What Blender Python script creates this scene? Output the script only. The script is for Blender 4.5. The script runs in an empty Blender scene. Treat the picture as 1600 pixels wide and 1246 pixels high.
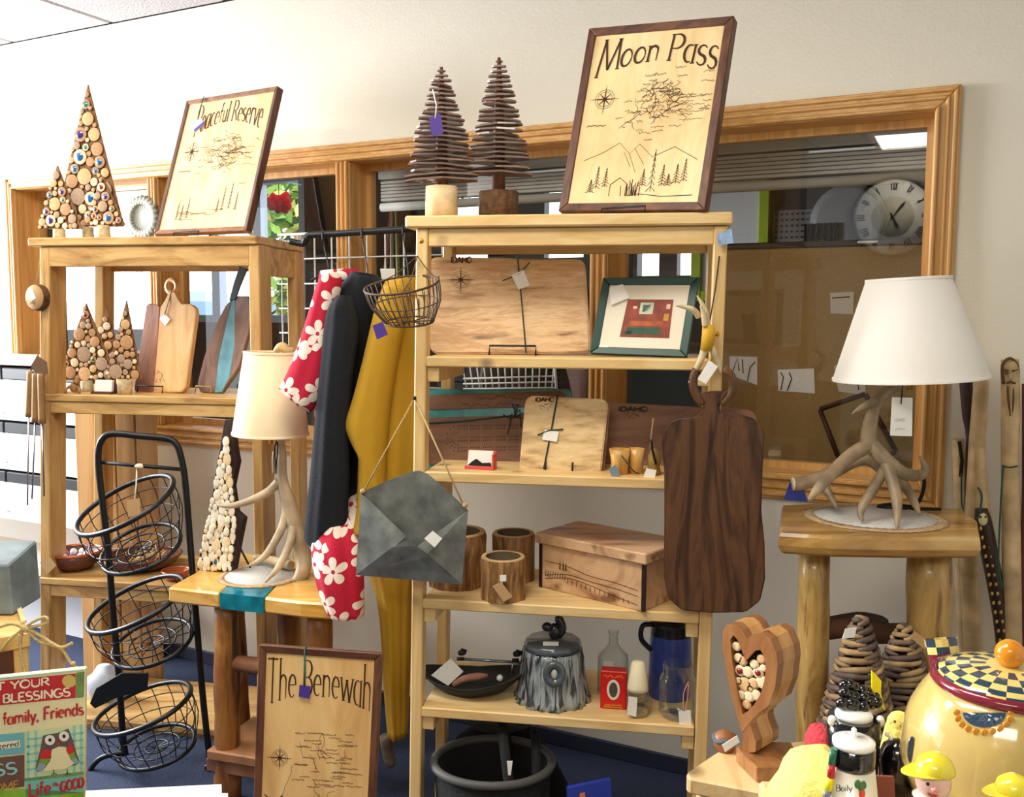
import bpy, bmesh, math, random
from mathutils import Vector as V, Matrix
R = math.radians
sc = bpy.context.scene
COL = sc.collection
# ---------------------------------------------------------------- camera
FPX, PITCH, ROLL, H = 1450.0, R(5.12), R(0.29), 1.42
CAM = V((0, 0, H))
_fw = V((0, math.cos(PITCH), -math.sin(PITCH)))
_up = V((0, math.sin(PITCH), math.cos(PITCH)))
_c, _s = math.cos(ROLL), math.sin(ROLL)
RX = V((1, 0, 0)) * _c + _up * _s
RY = V((1, 0, 0)) * -_s + _up * _c
cd = bpy.data.cameras.new('camera'); cam = bpy.data.objects.new('camera', cd); COL.objects.link(cam)
cd.sensor_fit = 'HORIZONTAL'; cd.sensor_width = 36; cd.lens = FPX * 36 / 1600
cd.clip_start = .05; cd.clip_end = 200
cam.matrix_world = Matrix((( RX.x, RY.x, -_fw.x, 0), (RX.y, RY.y, -_fw.y, 0), (RX.z, RY.z, -_fw.z, H), (0, 0, 0, 1)))
sc.camera = cam
# ---------------------------------------------------------------- world, exposure
sc.view_settings.view_transform = 'Standard'; sc.view_settings.look = 'None'
sc.view_settings.gamma = 1; sc.view_settings.use_curve_mapping = False
sc.view_settings.exposure = 0.46
w = bpy.data.worlds.new('sky'); sc.world = w; w.use_nodes = True
bg = w.node_tree.nodes['Background']; bg.inputs[0].default_value = (.90, .96, 1, 1); bg.inputs[1].default_value = 2.1
CEIL_LIGHT = 12.0      # fluorescent panels
WIN_LIGHT = 240.0      # daylight through the shop front window at the left end
def area(name, loc, target, sx, sy, power, col):
    l = bpy.data.lights.new(name, 'AREA'); l.shape = 'RECTANGLE'; l.size = sx; l.size_y = sy; l.energy = power; l.color = col
    o = bpy.data.objects.new(name, l); COL.objects.link(o); o.location = loc
    o.rotation_euler = (V(target) - V(loc)).to_track_quat('-Z', 'Y').to_euler(); return o
area('window_daylight', (-4.35, 2.6, 1.6), (0, 2.6, 1.2), 1.6, 1.1, WIN_LIGHT, (.95, .98, 1))

# ---------------------------------------------------------------- geometry helpers
def ray(px, py): return _fw + RX * ((px - 800) / FPX) - RY * ((py - 623) / FPX)
def P(px, py, Y):
    d = ray(px, py); return CAM + d * (Y / d.y)
def Pz(px, py, z):
    d = ray(px, py); return CAM + d * ((z - H) / d.z)
def PX(px, Y): return px / FPX * Y          # size in metres of px pixels at depth Y
class Fr:
    """upright frame: x along, y backwards, z up"""
    def __init__(s, O, yaw, keepz=False):
        a = R(yaw); s.yaw = yaw; s.O = V((O[0], O[1], O[2] if keepz else 0)); s.x = V((math.cos(a), -math.sin(a), 0)); s.y = V((math.sin(a), math.cos(a), 0)); s.z = V((0, 0, 1))
    def w(s, x, y, z): return s.O + s.x * x + s.y * y + s.z * z
    def hit(s, px, py, d=0.0):
        v = ray(px, py); t = (d + (s.O - CAM).dot(s.y)) / v.dot(s.y); q = CAM + v * t - s.O
        return V((q.dot(s.x), q.dot(s.y), q.z))
    def hz(s, px, py, z):
        q = Pz(px, py, z) - s.O; return V((q.dot(s.x), q.dot(s.y), q.z))
M = Fr(P(637, 338, 2.3), 9)
L = Fr(P(50, 373, 3.1), 10)
W = Fr((0, 3.05, 0), 26.776)
WORLD = Fr((0, 0, 0), 0)
class Pl:
    """leaning plane: u along, v up the slope, n towards the viewer"""
    def __init__(s, o, yaw, lean, roll=0):
        a = R(yaw); l = R(lean); b = V((math.sin(a), math.cos(a), 0)); u = V((math.cos(a), -math.sin(a), 0))
        s.o = V(o); vv = V((0, 0, math.cos(l))) + b * math.sin(l); s.n = -b * math.cos(l) + V((0, 0, math.sin(l)))
        q = Matrix.Rotation(R(roll), 3, s.n); s.u = q @ u; s.v = q @ vv
    def hit(s, px, py, off=0.0):
        d = ray(px, py); t = (s.o + s.n * off - CAM).dot(s.n) / d.dot(s.n); return CAM + d * t
    def uv(s, px, py):
        q = s.hit(px, py) - s.o; return q.dot(s.u), q.dot(s.v)
    def w(s, u, v, off=0.0): return s.o + s.u * u + s.v * v + s.n * off
def cat(pts, k=6):
    """Catmull-Rom through points (tuples of any dimension)"""
    pts = [tuple(p) for p in pts]
    if len(pts) < 3: return pts
    out = []; n = len(pts)
    for i in range(n - 1):
        p0 = pts[max(i - 1, 0)]; p1 = pts[i]; p2 = pts[i + 1]; p3 = pts[min(i + 2, n - 1)]
        for j in range(k):
            t = j / k
            out.append(tuple(.5 * (2 * b + (c - a) * t + (2 * a - 5 * b + 4 * c - d) * t * t + (-a + 3 * b - 3 * c + d) * t ** 3) for a, b, c, d in zip(p0, p1, p2, p3)))
    out.append(pts[-1]); return out
class MB:
    def __init__(s, fr=None): s.bm = bmesh.new(); s.fr = fr; s.mi = 0
    def T(s, p): return s.fr.w(*p) if s.fr else V(p)
    def hexa(s, p8, bev=0):
        """8 points: bottom ring then top ring"""
        b = bmesh.new(); vs = [b.verts.new(s.T(p)) for p in p8]
        for f in ((3, 2, 1, 0), (4, 5, 6, 7), (0, 1, 5, 4), (1, 2, 6, 5), (2, 3, 7, 6), (3, 0, 4, 7)): b.faces.new([vs[i] for i in f])
        s._fin(b, bev); return s
    def _fin(s, b, bev=0, seg=1):
        bmesh.ops.recalc_face_normals(b, faces=b.faces)
        if bev: bmesh.ops.bevel(b, geom=[e for e in b.edges if len(e.link_faces) == 2 and e.calc_face_angle(0) > .5], offset=bev, segments=seg, affect='EDGES', clamp_overlap=True)
        m = {}
        for v in b.verts: m[v] = s.bm.verts.new(v.co)
        for f in b.faces:
            try: nf = s.bm.faces.new([m[v] for v in f.verts]); nf.material_index = s.mi; nf.smooth = f.smooth
            except ValueError: pass
        b.free()
    def box(s, x0, x1, y0, y1, z0, z1, bev=0):
        return s.hexa([(x0, y0, z0), (x1, y0, z0), (x1, y1, z0), (x0, y1, z0), (x0, y0, z1), (x1, y0, z1), (x1, y1, z1), (x0, y1, z1)], bev)
    def slab(s, pts, th, bev=0, seg=1):
        """closed outline (front face) extruded by the vector th"""
        b = bmesh.new(); th = V(th); q = [s.T(p) for p in pts]; n = len(q)
        A = [b.verts.new(p) for p in q]; B = [b.verts.new(p + th) for p in q]
        b.faces.new(A); b.faces.new(B[::-1])
        for i in range(n): b.faces.new([A[i], B[i], B[(i + 1) % n], A[(i + 1) % n]])
        s._fin(b, bev, seg); return s
    def flat(s, pts):
        vs = [s.bm.verts.new(s.T(p)) for p in pts]
        f = s.bm.faces.new(vs); f.material_index = s.mi; return s
    def ribbon(s, pts, w, n):
        """flat stroke through world points, w width (number or list), n normal"""
        k = len(pts); pr = None
        for i in range(k):
            t = (V(pts[min(i + 1, k - 1)]) - V(pts[max(i - 1, 0)]))
            if t.length < 1e-9: continue
            sd = t.cross(n).normalized() * ((w[i] if isinstance(w, (list, tuple)) else w) / 2)
            a = s.bm.verts.new(V(pts[i]) + sd); c = s.bm.verts.new(V(pts[i]) - sd)
            if pr: f = s.bm.faces.new([pr[0], a, c, pr[1]]); f.material_index = s.mi
            pr = (a, c)
        return s
    def tube(s, pts, r, n=8, closed=False, sq=1.0, smooth=True):
        q = [s.T(p) for p in pts]; k = len(q); rings = []; prev = None
        for i in range(k):
            if closed: t = q[(i + 1) % k] - q[i - 1]
            else: t = q[min(i + 1, k - 1)] - q[max(i - 1, 0)]
            t.normalize()
            if prev is None:
                a = V((0, 0, 1)) if abs(t.z) < .9 else V((1, 0, 0)); x = t.cross(a).normalized()
            else:
                x = prev - t * prev.dot(t)
                x = x.normalized() if x.length > 1e-6 else t.orthogonal().normalized()
            prev = x; y = t.cross(x); rr = r[i] if isinstance(r, (list, tuple)) else r
            rings.append([s.bm.verts.new(q[i] + x * (rr * math.cos(2 * math.pi * j / n)) + y * (rr * sq * math.sin(2 * math.pi * j / n))) for j in range(n)])
        rg = range(k if closed else k - 1)
        for i in rg:
            A, B = rings[i], rings[(i + 1) % k]
            for j in range(n):
                f = s.bm.faces.new([A[j], A[(j + 1) % n], B[(j + 1) % n], B[j]]); f.smooth = smooth; f.material_index = s.mi
        if not closed:
            for g in (rings[0][::-1], rings[-1]):
                f = s.bm.faces.new(g); f.material_index = s.mi
        return s
    def loft(s, rings, cap=True, smooth=True):
        vs = [[s.bm.verts.new(s.T(p)) for p in r] for r in rings]; n = len(vs[0])
        for A, B in zip(vs, vs[1:]):
            for j in range(n):
                f = s.bm.faces.new([A[j], A[(j + 1) % n], B[(j + 1) % n], B[j]]); f.smooth = smooth; f.material_index = s.mi
        if cap:
            for g in (vs[0][::-1], vs[-1]):
                f = s.bm.faces.new(g); f.material_index = s.mi
        return s
    def lathe(s, c, prof, n=24, ax=None, fn=None, cap=True, sy=1.0):
        """profile (r, h) around axis ax through c; fn(angle, h) scales r"""
        c = V(c); ax = V(ax or (0, 0, 1)).normalized()
        x = V((1, 0, 0)) if abs(ax.z) > .9 else V((0, 0, 1)).cross(ax).normalized()
        x = (x - ax * x.dot(ax)).normalized(); y = ax.cross(x); fr = s.fr; s.fr = None
        c = fr.w(*c) if fr else c
        s.loft([[c + ax * h + (x * math.cos(a) + y * sy * math.sin(a)) * max(r, 1e-4) * (fn(a, h) if fn else 1) for a in (2 * math.pi * j / n for j in range(n))] for r, h in prof], cap)
        s.fr = fr; return s
    def ball(s, c, r, n=12, m=8, sc=(1, 1, 1)):
        c = s.T(c); fr = s.fr; s.fr = None
        s.loft([[c + V((sc[0] * r * math.sin(t) * math.cos(2 * math.pi * j / n), sc[1] * r * math.sin(t) * math.sin(2 * math.pi * j / n), -sc[2] * r * math.cos(t))) for j in range(n)] for t in (max(.03, min(math.pi - .03, math.pi * i / m)) for i in range(m + 1))])
        s.fr = fr; return s
    def build(s, name, mats, parent=None, **tagd):
        me = bpy.data.meshes.new(name)
        bmesh.ops.recalc_face_normals(s.bm, faces=s.bm.faces)
        if parent is None:
            vs = [v.co for v in s.bm.verts]
            if vs: o0 = V((sum(v.x for v in vs) / len(vs), sum(v.y for v in vs) / len(vs), min(v.z for v in vs)))
            else: o0 = V((0, 0, 0))
        else:
            o0 = V((0, 0, 0)); q = parent
            while q: o0 = o0 + q.location; q = q.parent
        for v in s.bm.verts: v.co -= o0
        s.bm.to_mesh(me); s.bm.free()
        for m in (mats if isinstance(mats, (list, tuple)) else [mats]): me.materials.append(m)
        o = bpy.data.objects.new(name, me); COL.objects.link(o)
        if parent is None: o.location = o0
        else: o.parent = parent
        for k, v in tagd.items():
            if v: o[k] = v
        return o
def thing(name, label, cat_, loc, group=None):
    o = bpy.data.objects.new(name, None); COL.objects.link(o); o.location = V(loc); o['label'] = label; o['category'] = cat_
    o.empty_display_size = .05
    if group: o['group'] = group
    return o
def struct(name, mb, m): return mb.build(name, m, kind='structure')
def part(name, me, mtx, parent):
    """object sharing mesh me placed at world matrix mtx under a translation-only parent"""
    o = bpy.data.objects.new(name, me); COL.objects.link(o); o.parent = parent
    o.matrix_local = Matrix.Translation(-parent.location) @ mtx; return o
def basis(o, x, y, z, sx=1, sy=1, sz=1):
    x = x.normalized() * sx; y = y.normalized() * sy; z = z.normalized() * sz
    return Matrix(((x.x, y.x, z.x, o.x), (x.y, y.y, z.y, o.y), (x.z, y.z, z.z, o.z), (0, 0, 0, 1)))

# ---------------------------------------------------------------- materials
def lin(c):
    return tuple(((v / 255) / 12.92 if v / 255 <= .04045 else ((v / 255 + .055) / 1.055) ** 2.4) for v in c) + (1,)
MATS = {}
def base(name):
    m = bpy.data.materials.new(name); m.use_nodes = True; nt = m.node_tree; b = nt.nodes['Principled BSDF']; return m, nt, b
def plain(name, c, rough=.6, metal=0, var=0, bump=0, sc_=20, spec=.5, coat=0):
    if name in MATS: return MATS[name]
    m, nt, b = base(name); c = lin(c)
    b.inputs['Base Color'].default_value = c; b.inputs['Roughness'].default_value = rough; b.inputs['Metallic'].default_value = metal
    b.inputs['Specular IOR Level'].default_value = spec; b.inputs['Coat Weight'].default_value = coat
    if var or bump:
        tc = nt.nodes.new('ShaderNodeTexCoord'); nz = nt.nodes.new('ShaderNodeTexNoise'); nz.inputs['Scale'].default_value = sc_; nz.inputs['Detail'].default_value = 5
        nt.links.new(tc.outputs['Object'], nz.inputs['Vector'])
        if var:
            rp = nt.nodes.new('ShaderNodeValToRGB'); rp.color_ramp.elements[0].position = .3; rp.color_ramp.elements[1].position = .7
            rp.color_ramp.elements[0].color = tuple(v * (1 - var) for v in c[:3]) + (1,); rp.color_ramp.elements[1].color = tuple(min(1, v * (1 + var)) for v in c[:3]) + (1,)
            nt.links.new(nz.outputs[0], rp.inputs[0]); nt.links.new(rp.outputs[0], b.inputs['Base Color'])
        if bump:
            bp = nt.nodes.new('ShaderNodeBump'); bp.inputs['Strength'].default_value = bump; bp.inputs['Distance'].default_value = .01
            nt.links.new(nz.outputs[0], bp.inputs['Height']); nt.links.new(bp.outputs[0], b.inputs['Normal'])
    MATS[name] = m; return m
def wood(name, cols, axis='X', along=1.5, across=22, rough=.45, knots=0, warp=1.0, bump=.15, coat=0, streak=None):
    """grain along an axis, colours from dark to light; optional knots"""
    if name in MATS: return MATS[name]
    m, nt, b = base(name); N = nt.nodes.new; K = nt.links.new
    tc = N('ShaderNodeTexCoord'); mp = N('ShaderNodeMapping')
    s = {'X': (along, across, across), 'Y': (across, along, across), 'Z': (across, across, along)}[axis]
    mp.inputs['Scale'].default_value = s; K(tc.outputs['Object'], mp.inputs[0])
    oi = N('ShaderNodeObjectInfo'); ad = N('ShaderNodeVectorMath'); ad.operation = 'ADD'
    ml = N('ShaderNodeMath'); ml.operation = 'MULTIPLY'; ml.inputs[1].default_value = 40; K(oi.outputs['Random'], ml.inputs[0])
    K(mp.outputs[0], ad.inputs[0]); K(ml.outputs[0], ad.inputs[1])
    nz = N('ShaderNodeTexNoise'); nz.inputs['Scale'].default_value = 1; nz.inputs['Detail'].default_value = 6; nz.inputs['Roughness'].default_value = .6; nz.inputs['Distortion'].default_value = warp
    K(ad.outputs[0], nz.inputs['Vector'])
    rp = N('ShaderNodeValToRGB'); e = rp.color_ramp.elements
    while len(e) < len(cols): e.new(.5)
    for i, c in enumerate(cols): e[i].position = .3 + .4 * i / (len(cols) - 1); e[i].color = lin(c)
    K(nz.outputs[0], rp.inputs[0]); out = rp.outputs[0]
    if knots:
        vo = N('ShaderNodeTexVoronoi'); vo.inputs['Scale'].default_value = knots; K(tc.outputs['Object'], vo.inputs['Vector'])
        kr = N('ShaderNodeValToRGB'); kr.color_ramp.elements[0].position = .05; kr.color_ramp.elements[0].color = (.25, .25, .25, 1); kr.color_ramp.elements[1].position = .13
        kr.color_ramp.elements[1].color = (1, 1, 1, 1); K(vo.outputs['Distance'], kr.inputs[0])
        mx = N('ShaderNodeMix'); mx.data_type = 'RGBA'; mx.blend_type = 'MULTIPLY'; mx.inputs[0].default_value = .8
        K(out, mx.inputs[6]); K(kr.outputs[0], mx.inputs[7]); out = mx.outputs[2]
    if streak:
        m2 = N('ShaderNodeMapping'); k_ = streak[0]; m2.inputs['Scale'].default_value = {'X': (k_ * .12, k_, k_), 'Y': (k_, k_ * .12, k_), 'Z': (k_, k_, k_ * .12)}[axis]; K(tc.outputs['Object'], m2.inputs[0])
        a2 = N('ShaderNodeVectorMath'); a2.operation = 'ADD'; K(m2.outputs[0], a2.inputs[0]); K(ml.outputs[0], a2.inputs[1])
        n2 = N('ShaderNodeTexNoise'); n2.inputs['Scale'].default_value = 1; n2.inputs['Detail'].default_value = 3; K(a2.outputs[0], n2.inputs['Vector'])
        r2 = N('ShaderNodeValToRGB'); r2.color_ramp.elements[0].position = streak[2]; r2.color_ramp.elements[0].color = (0, 0, 0, 1); r2.color_ramp.elements[1].position = streak[2] + .1; r2.color_ramp.elements[1].color = (1, 1, 1, 1); K(n2.outputs[0], r2.inputs[0])
        x2 = N('ShaderNodeMix'); x2.data_type = 'RGBA'; K(r2.outputs[0], x2.inputs[0]); K(out, x2.inputs[6]); x2.inputs[7].default_value = lin(streak[1]); out = x2.outputs[2]
    K(out, b.inputs['Base Color']); b.inputs['Roughness'].default_value = rough; b.inputs['Coat Weight'].default_value = coat
    bp = N('ShaderNodeBump'); bp.inputs['Strength'].default_value = bump; bp.inputs['Distance'].default_value = .004; K(nz.outputs[0], bp.inputs['Height']); K(bp.outputs[0], b.inputs['Normal'])
    MATS[name] = m; return m
def thin(name, c, t=.6):
    """thin paper or cloth that lets light through"""
    m, nt, b = base(name); b.inputs['Base Color'].default_value = lin(c); b.inputs['Roughness'].default_value = .8
    tr = nt.nodes.new('ShaderNodeBsdfTranslucent'); tr.inputs[0].default_value = lin(c); mx = nt.nodes.new('ShaderNodeMixShader'); mx.inputs[0].default_value = t
    nt.links.new(b.outputs[0], mx.inputs[1]); nt.links.new(tr.outputs[0], mx.inputs[2]); nt.links.new(mx.outputs[0], nt.nodes['Material Output'].inputs[0]); MATS[name] = m; return m
def emit(name, c, s):
    m = bpy.data.materials.new(name); m.use_nodes = True; nt = m.node_tree; nt.nodes.clear()
    e = nt.nodes.new('ShaderNodeEmission'); e.inputs[0].default_value = lin(c); e.inputs[1].default_value = s; o = nt.nodes.new('ShaderNodeOutputMaterial'); nt.links.new(e.outputs[0], o.inputs[0]); return m
def pane(name, refl, tint=(1, 1, 1, 1)):
    m = bpy.data.materials.new(name); m.use_nodes = True; nt = m.node_tree; nt.nodes.clear()
    t = nt.nodes.new('ShaderNodeBsdfTransparent'); t.inputs[0].default_value = tint; g = nt.nodes.new('ShaderNodeBsdfGlossy'); g.inputs['Roughness'].default_value = 0
    mx = nt.nodes.new('ShaderNodeMixShader'); mx.inputs[0].default_value = refl; o = nt.nodes.new('ShaderNodeOutputMaterial')
    nt.links.new(t.outputs[0], mx.inputs[1]); nt.links.new(g.outputs[0], mx.inputs[2]); nt.links.new(mx.outputs[0], o.inputs[0]); return m
def jar_glass(name, tint):
    m = bpy.data.materials.new(name); m.use_nodes = True; nt = m.node_tree; nt.nodes.clear()
    t = nt.nodes.new('ShaderNodeBsdfTransparent'); t.inputs[0].default_value = tint; g = nt.nodes.new('ShaderNodeBsdfGlossy'); g.inputs['Roughness'].default_value = .05
    fr = nt.nodes.new('ShaderNodeLayerWeight'); fr.inputs[0].default_value = .35
    mx = nt.nodes.new('ShaderNodeMixShader'); o = nt.nodes.new('ShaderNodeOutputMaterial')
    nt.links.new(fr.outputs['Facing'], mx.inputs[0]); nt.links.new(t.outputs[0], mx.inputs[1]); nt.links.new(g.outputs[0], mx.inputs[2]); nt.links.new(mx.outputs[0], o.inputs[0]); return m
PINE = [(214, 172, 108), (230, 196, 136), (238, 212, 158)]
pineX = wood('pine_along', PINE, 'X', 1.2, 26, knots=5)
pineZ = wood('pine_upright', PINE, 'Z', 1.2, 26, knots=5)
OLD = [(150, 108, 58), (200, 158, 96), (222, 186, 124)]
oldX = wood('aged_pine_along', OLD, 'X', 2, 20, knots=4)
oldZ = wood('aged_pine_upright', OLD, 'Z', 2, 20, knots=4)
OAK = [(186, 134, 70), (208, 158, 92), (222, 178, 112)]
oakX = wood('varnished_trim_along', OAK, 'X', 1.5, 30, rough=.35)
oakZ = wood('varnished_trim_upright', OAK, 'Z', 1.5, 30, rough=.35)
walnutX = wood('walnut_along', [(48, 28, 20), (84, 52, 36), (112, 72, 50)], 'X', 3, 40)
walnutZ = wood('walnut_upright', [(48, 28, 20), (84, 52, 36), (112, 72, 50)], 'Z', 3, 40)
maple = wood('maple_panel', [(222, 186, 126), (236, 206, 150), (244, 220, 170)], 'Z', 2, 14)
white_card = plain('white_card', (244, 243, 238), .7)
purple_card = plain('purple_card', (72, 44, 140), .6)
kraft = plain('kraft_card', (196, 158, 112), .8)
black_metal = plain('black_metal', (26, 27, 30), .4, .3)
dark_ink = plain('burnt_line', (70, 42, 22), .9)
black_ink = plain('black_ink', (20, 18, 18), .8)
twine = plain('twine', (190, 160, 112), .95, bump=.5, sc_=400)
green_cord = plain('green_cord', (24, 62, 56), .8)
bark = plain('bark', (92, 64, 40), .95, var=.5, bump=.8, sc_=60)
teal_resin = plain('teal_resin', (18, 122, 140), .15, var=.35, sc_=25)
gold = plain('brass', (200, 150, 50), .3, .8)
# ================================================================ SETTING
CEIL = 2.585
wall_m = plain('cream_wall', (226, 219, 203), .9, bump=.12, sc_=120)
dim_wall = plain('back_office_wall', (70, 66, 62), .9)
carpet = plain('blue_carpet', (44, 56, 84), 1, var=.3, bump=.5, sc_=160)
def wbox(name, m, *a, bev=0): return struct(name, MB(W).box(*a, bev=bev), m)
T0, T1, ZB, ZT = -2.507, 1.301, .895, 2.02
wt = .14
wl = MB(W); wl.box(-4.2, T0 + .03, 0, wt, 0, CEIL).box(T1 - .03, 3.2, 0, wt, 0, CEIL).box(T0 + .03, T1 - .03, 0, wt, ZT - .03, CEIL).box(T0 + .03, T1 - .03, 0, wt, 0, ZB + .03)
struct('wall_back', wl, wall_m)
struct('floor', MB(W).box(-4.2, 3.2, -4.05, wt, -.05, 0), carpet)
struct('wall_right', MB(W).box(3.2, 3.3, -4.05, wt, 0, CEIL), wall_m)
struct('wall_front', MB(W).box(-4.2, 3.2, -4.15, -4.05, 0, CEIL), plain('front_wall_paint', (120, 114, 104), .9))
lw = MB(W); lw.box(-4.3, -4.2, -4.05, -3.5, 0, CEIL).box(-4.3, -4.2, -.35, wt, 0, CEIL).box(-4.3, -4.2, -3.5, -.35, 0, .6).box(-4.3, -4.2, -3.5, -.35, 2.4, CEIL)
struct('wall_left', lw, wall_m)
w4 = struct('window_4', MB(W).box(-4.27, -4.23, -3.5, -3.44, .6, 2.4).box(-4.27, -4.23, -.41, -.35, .6, 2.4).box(-4.27, -4.23, -3.44, -.41, .6, .66).box(-4.27, -4.23, -3.44, -.41, 2.34, 2.4).box(-4.27, -4.23, -1.95, -1.89, .66, 2.34), plain('white_frame', (230, 230, 226), .5))
bpy.data.objects['window_daylight'].location = W.w(-4.15, -1.25, 1.85)
bpy.data.objects['window_daylight'].rotation_euler = (W.w(-1, -.6, 1.35) - W.w(-4.15, -1.25, 1.85)).to_track_quat('-Z', 'Y').to_euler()
struct('baseboard_back', MB(W).box(-4.2, 3.2, -.012, 0, 0, .052, .003), plain('navy_baseboard', (40, 46, 66), .6))
# ceiling with lay-in tiles
ceil = struct('ceiling', MB(W).box(-4.2, 3.2, -4.05, wt, CEIL + .012, CEIL + .06), plain('ceiling_backing', (84, 82, 82), .9))
tile_m = plain('ceiling_tile', (190, 186, 190), .95, var=.08, bump=.5, sc_=90)
tb = MB(); tb.box(-.298, .298, -.298, .298, 0, .012, .006); tile0 = tb.build('ceiling_tile', tile_m, ceil); tme = tile0.data
for v in tme.vertices: v.co += ceil.location
first = True
_t = W.hz(171, 35, CEIL).x
for i in range(-7, 9):
    for j in range(0, 7):
        x = _t + .305 + .61 * i; y = -.305 - .61 * j
        if x < -4.0 or x > 3.0 or y < -3.8: continue
        mt = basis(W.w(x, y, CEIL), W.x, W.y, V((0, 0, 1)))
        if first: tile0.matrix_local = Matrix.Translation(-ceil.location) @ mt; first = False
        else: part('ceiling_tile', tme, mt, ceil)
# fluorescent panels
def mirror(px, py, d=.1):
    v = ray(px, py); h = W.w(*W.hit(px, py, d)); return h, v - W.y * (2 * v.dot(W.y))
panel_m = emit('fluorescent_panel', (255, 248, 232), CEIL_LIGHT)
h, v = mirror(1440, 212); q = h + v * ((CEIL - h.z) / v.z) - W.O
lx, ly = q.dot(W.x) + .32, q.dot(W.y)
def ceiling_light(x, y, label):
    t = thing('ceiling_light', label, 'light', W.w(x, y, CEIL - .03), 'fluorescent ceiling panels')
    f = MB(W)
    for a in ((-.61, -.58, -.31, .31), (.58, .61, -.31, .31), (-.58, .58, -.31, -.28), (-.58, .58, .28, .31)): f.box(x + a[0], x + a[1], y + a[2], y + a[3], CEIL - .03, CEIL)
    f.build('frame', white_card, t)
    MB(W).box(x - .58, x + .58, y - .28, y + .28, CEIL - .02, CEIL - .008).build('diffuser', panel_m, t)
ceiling_light(lx, ly, 'fluorescent ceiling panel mirrored in the top right corner of the window')
ceiling_light(-1.3, -1.55, 'fluorescent ceiling panel over the left display unit, behind the viewer')
ceiling_light(.35, -1.75, 'fluorescent ceiling panel over the middle of the shop, behind the viewer')
# ---------------- window: casing, jambs, mullions, glass
def casing(name, x0, x1, z0, z1, vertical):
    m = oakZ if vertical else oakX
    o = struct(name, MB(W).box(x0, x1, -.016, 0, z0, z1, .004), m)
    b = MB(W)
    if vertical:
        for k in (.12, .42, .8): b.box(x0 + (x1 - x0) * k, x0 + (x1 - x0) * (k + .16), -.024 - .006 * (k > .5), -.014, z0, z1, .003)
    else:
        for k in (.12, .42, .8): b.box(x0, x1, -.024 - .006 * (k > .5), -.014, z0 + (z1 - z0) * k, z0 + (z1 - z0) * (k + .16), .003)
    b.build('moulding', m, o); return o
CW = .062
def mitred(k0, k1, y0, y1, name=None, parents=None):
    """four mitred strips between outer offsets k0..k1 (fractions of the casing width)"""
    def cn(k): return [(T0 + CW * k, ZB + .075 * k), (T1 - CW * k, ZB + .075 * k), (T1 - CW * k, ZT - CW * k), (T0 + CW * k, ZT - CW * k)]
    A, B = cn(k0), cn(k1); out = []
    for i in range(4):
        j = (i + 1) % 4; q = [A[i], A[j], B[j], B[i]]; e = MB(W); m = oakX if i % 2 == 0 else oakZ
        e.hexa([(x, y1, z) for x, z in q] + [(x, y0, z) for x, z in q], .003)
        out.append(struct('trim_%d' % (i + 1), e, m) if parents is None else e.build('moulding', m, parents[i]))
    return out
trims = mitred(0, 1, -.016, 0)
for k in (.12, .42, .8): mitred(k, k + .16, -.024 - .006 * (k > .5), -.014, parents=trims)
zi0, zi1 = ZB + .075, ZT - CW
jm = oakZ
def tx(px, py): return W.hit(px, py).x
ma, mb_ = (tx(235, 300), tx(251, 300)), (tx(528, 300), tx(550, 300))
mc = (tx(923, 500), tx(951, 500))
n = 5
for a, b in (ma, mb_, mc):
    casing('trim_%d' % n, a, b, zi0, zi1, True); n += 1
    struct('trim_%d' % n, MB(W).box(a, b, 0, wt, zi0, zi1), jm); n += 1
struct('trim_%d' % n, MB(W).box(T0 + .03, T0 + CW, 0, wt, zi0, zi1).box(T1 - CW, T1 - .03, 0, wt, zi0, zi1), jm); n += 1
struct('trim_%d' % n, MB(W).box(T0 + .03, T1 - .03, 0, wt, zi1, ZT - .03).box(T0 + .03, T1 - .03, 0, wt, ZB + .03, zi0), oakX)
gl = pane('window_glass', .10)
ops = [(T0 + CW, ma[0]), (ma[1], mb_[0]), (mb_[1], mc[0]), (mc[1], T1 - CW)]
for i, (a, b) in enumerate(ops):
    f = MB(W); s_ = .022
    f.box(a, a + s_, .085, .115, zi0, zi1).box(b - s_, b, .085, .115, zi0, zi1).box(a + s_, b - s_, .085, .115, zi0, zi0 + s_).box(a + s_, b - s_, .085, .115, zi1 - s_, zi1)
    wo = struct('window_%d' % (i + 1 if i < 3 else 5), f, oakZ)
    g = MB(W); g.flat([(a + s_, .1, zi0 + s_), (b - s_, .1, zi0 + s_), (b - s_, .1, zi1 - s_), (a + s_, .1, zi1 - s_)]); g.build('pane', gl, wo)
# ---------------- the office behind the glass
D2 = 2.3
def hx(px, py, d=D2): return W.hit(px, py, d).x
def hzz(px, py, d=D2): return W.hit(px, py, d).z
zt2 = hzz(300, 284); zb2 = hzz(200, 502)
fw_ = [(hx(20, 400), hx(478, 400)), (hx(690, 400), hx(925, 400)), (hx(983, 420), hx(1120, 420))]
far = MB(W); xs = [-4.6] + [v for p in fw_ for v in p] + [3.2]
for k in range(0, len(xs), 2): far.box(xs[k], xs[k + 1], D2, D2 + .12, 0, 2.5)
zbs = [zb2, hzz(800, 418), hzz(1050, 445)]
for (a, b), zb_ in zip(fw_, zbs): far.box(a, b, D2, D2 + .12, 0, zb_).box(a, b, D2, D2 + .12, zt2, 2.5)
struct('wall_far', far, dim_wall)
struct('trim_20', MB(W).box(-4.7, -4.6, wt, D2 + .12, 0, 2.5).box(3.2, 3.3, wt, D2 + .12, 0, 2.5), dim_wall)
struct('trim_21', MB(W).box(-4.6, 3.2, wt, D2 + .12, 2.5, 2.55), plain('office_ceiling', (150, 148, 142), .9))
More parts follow.
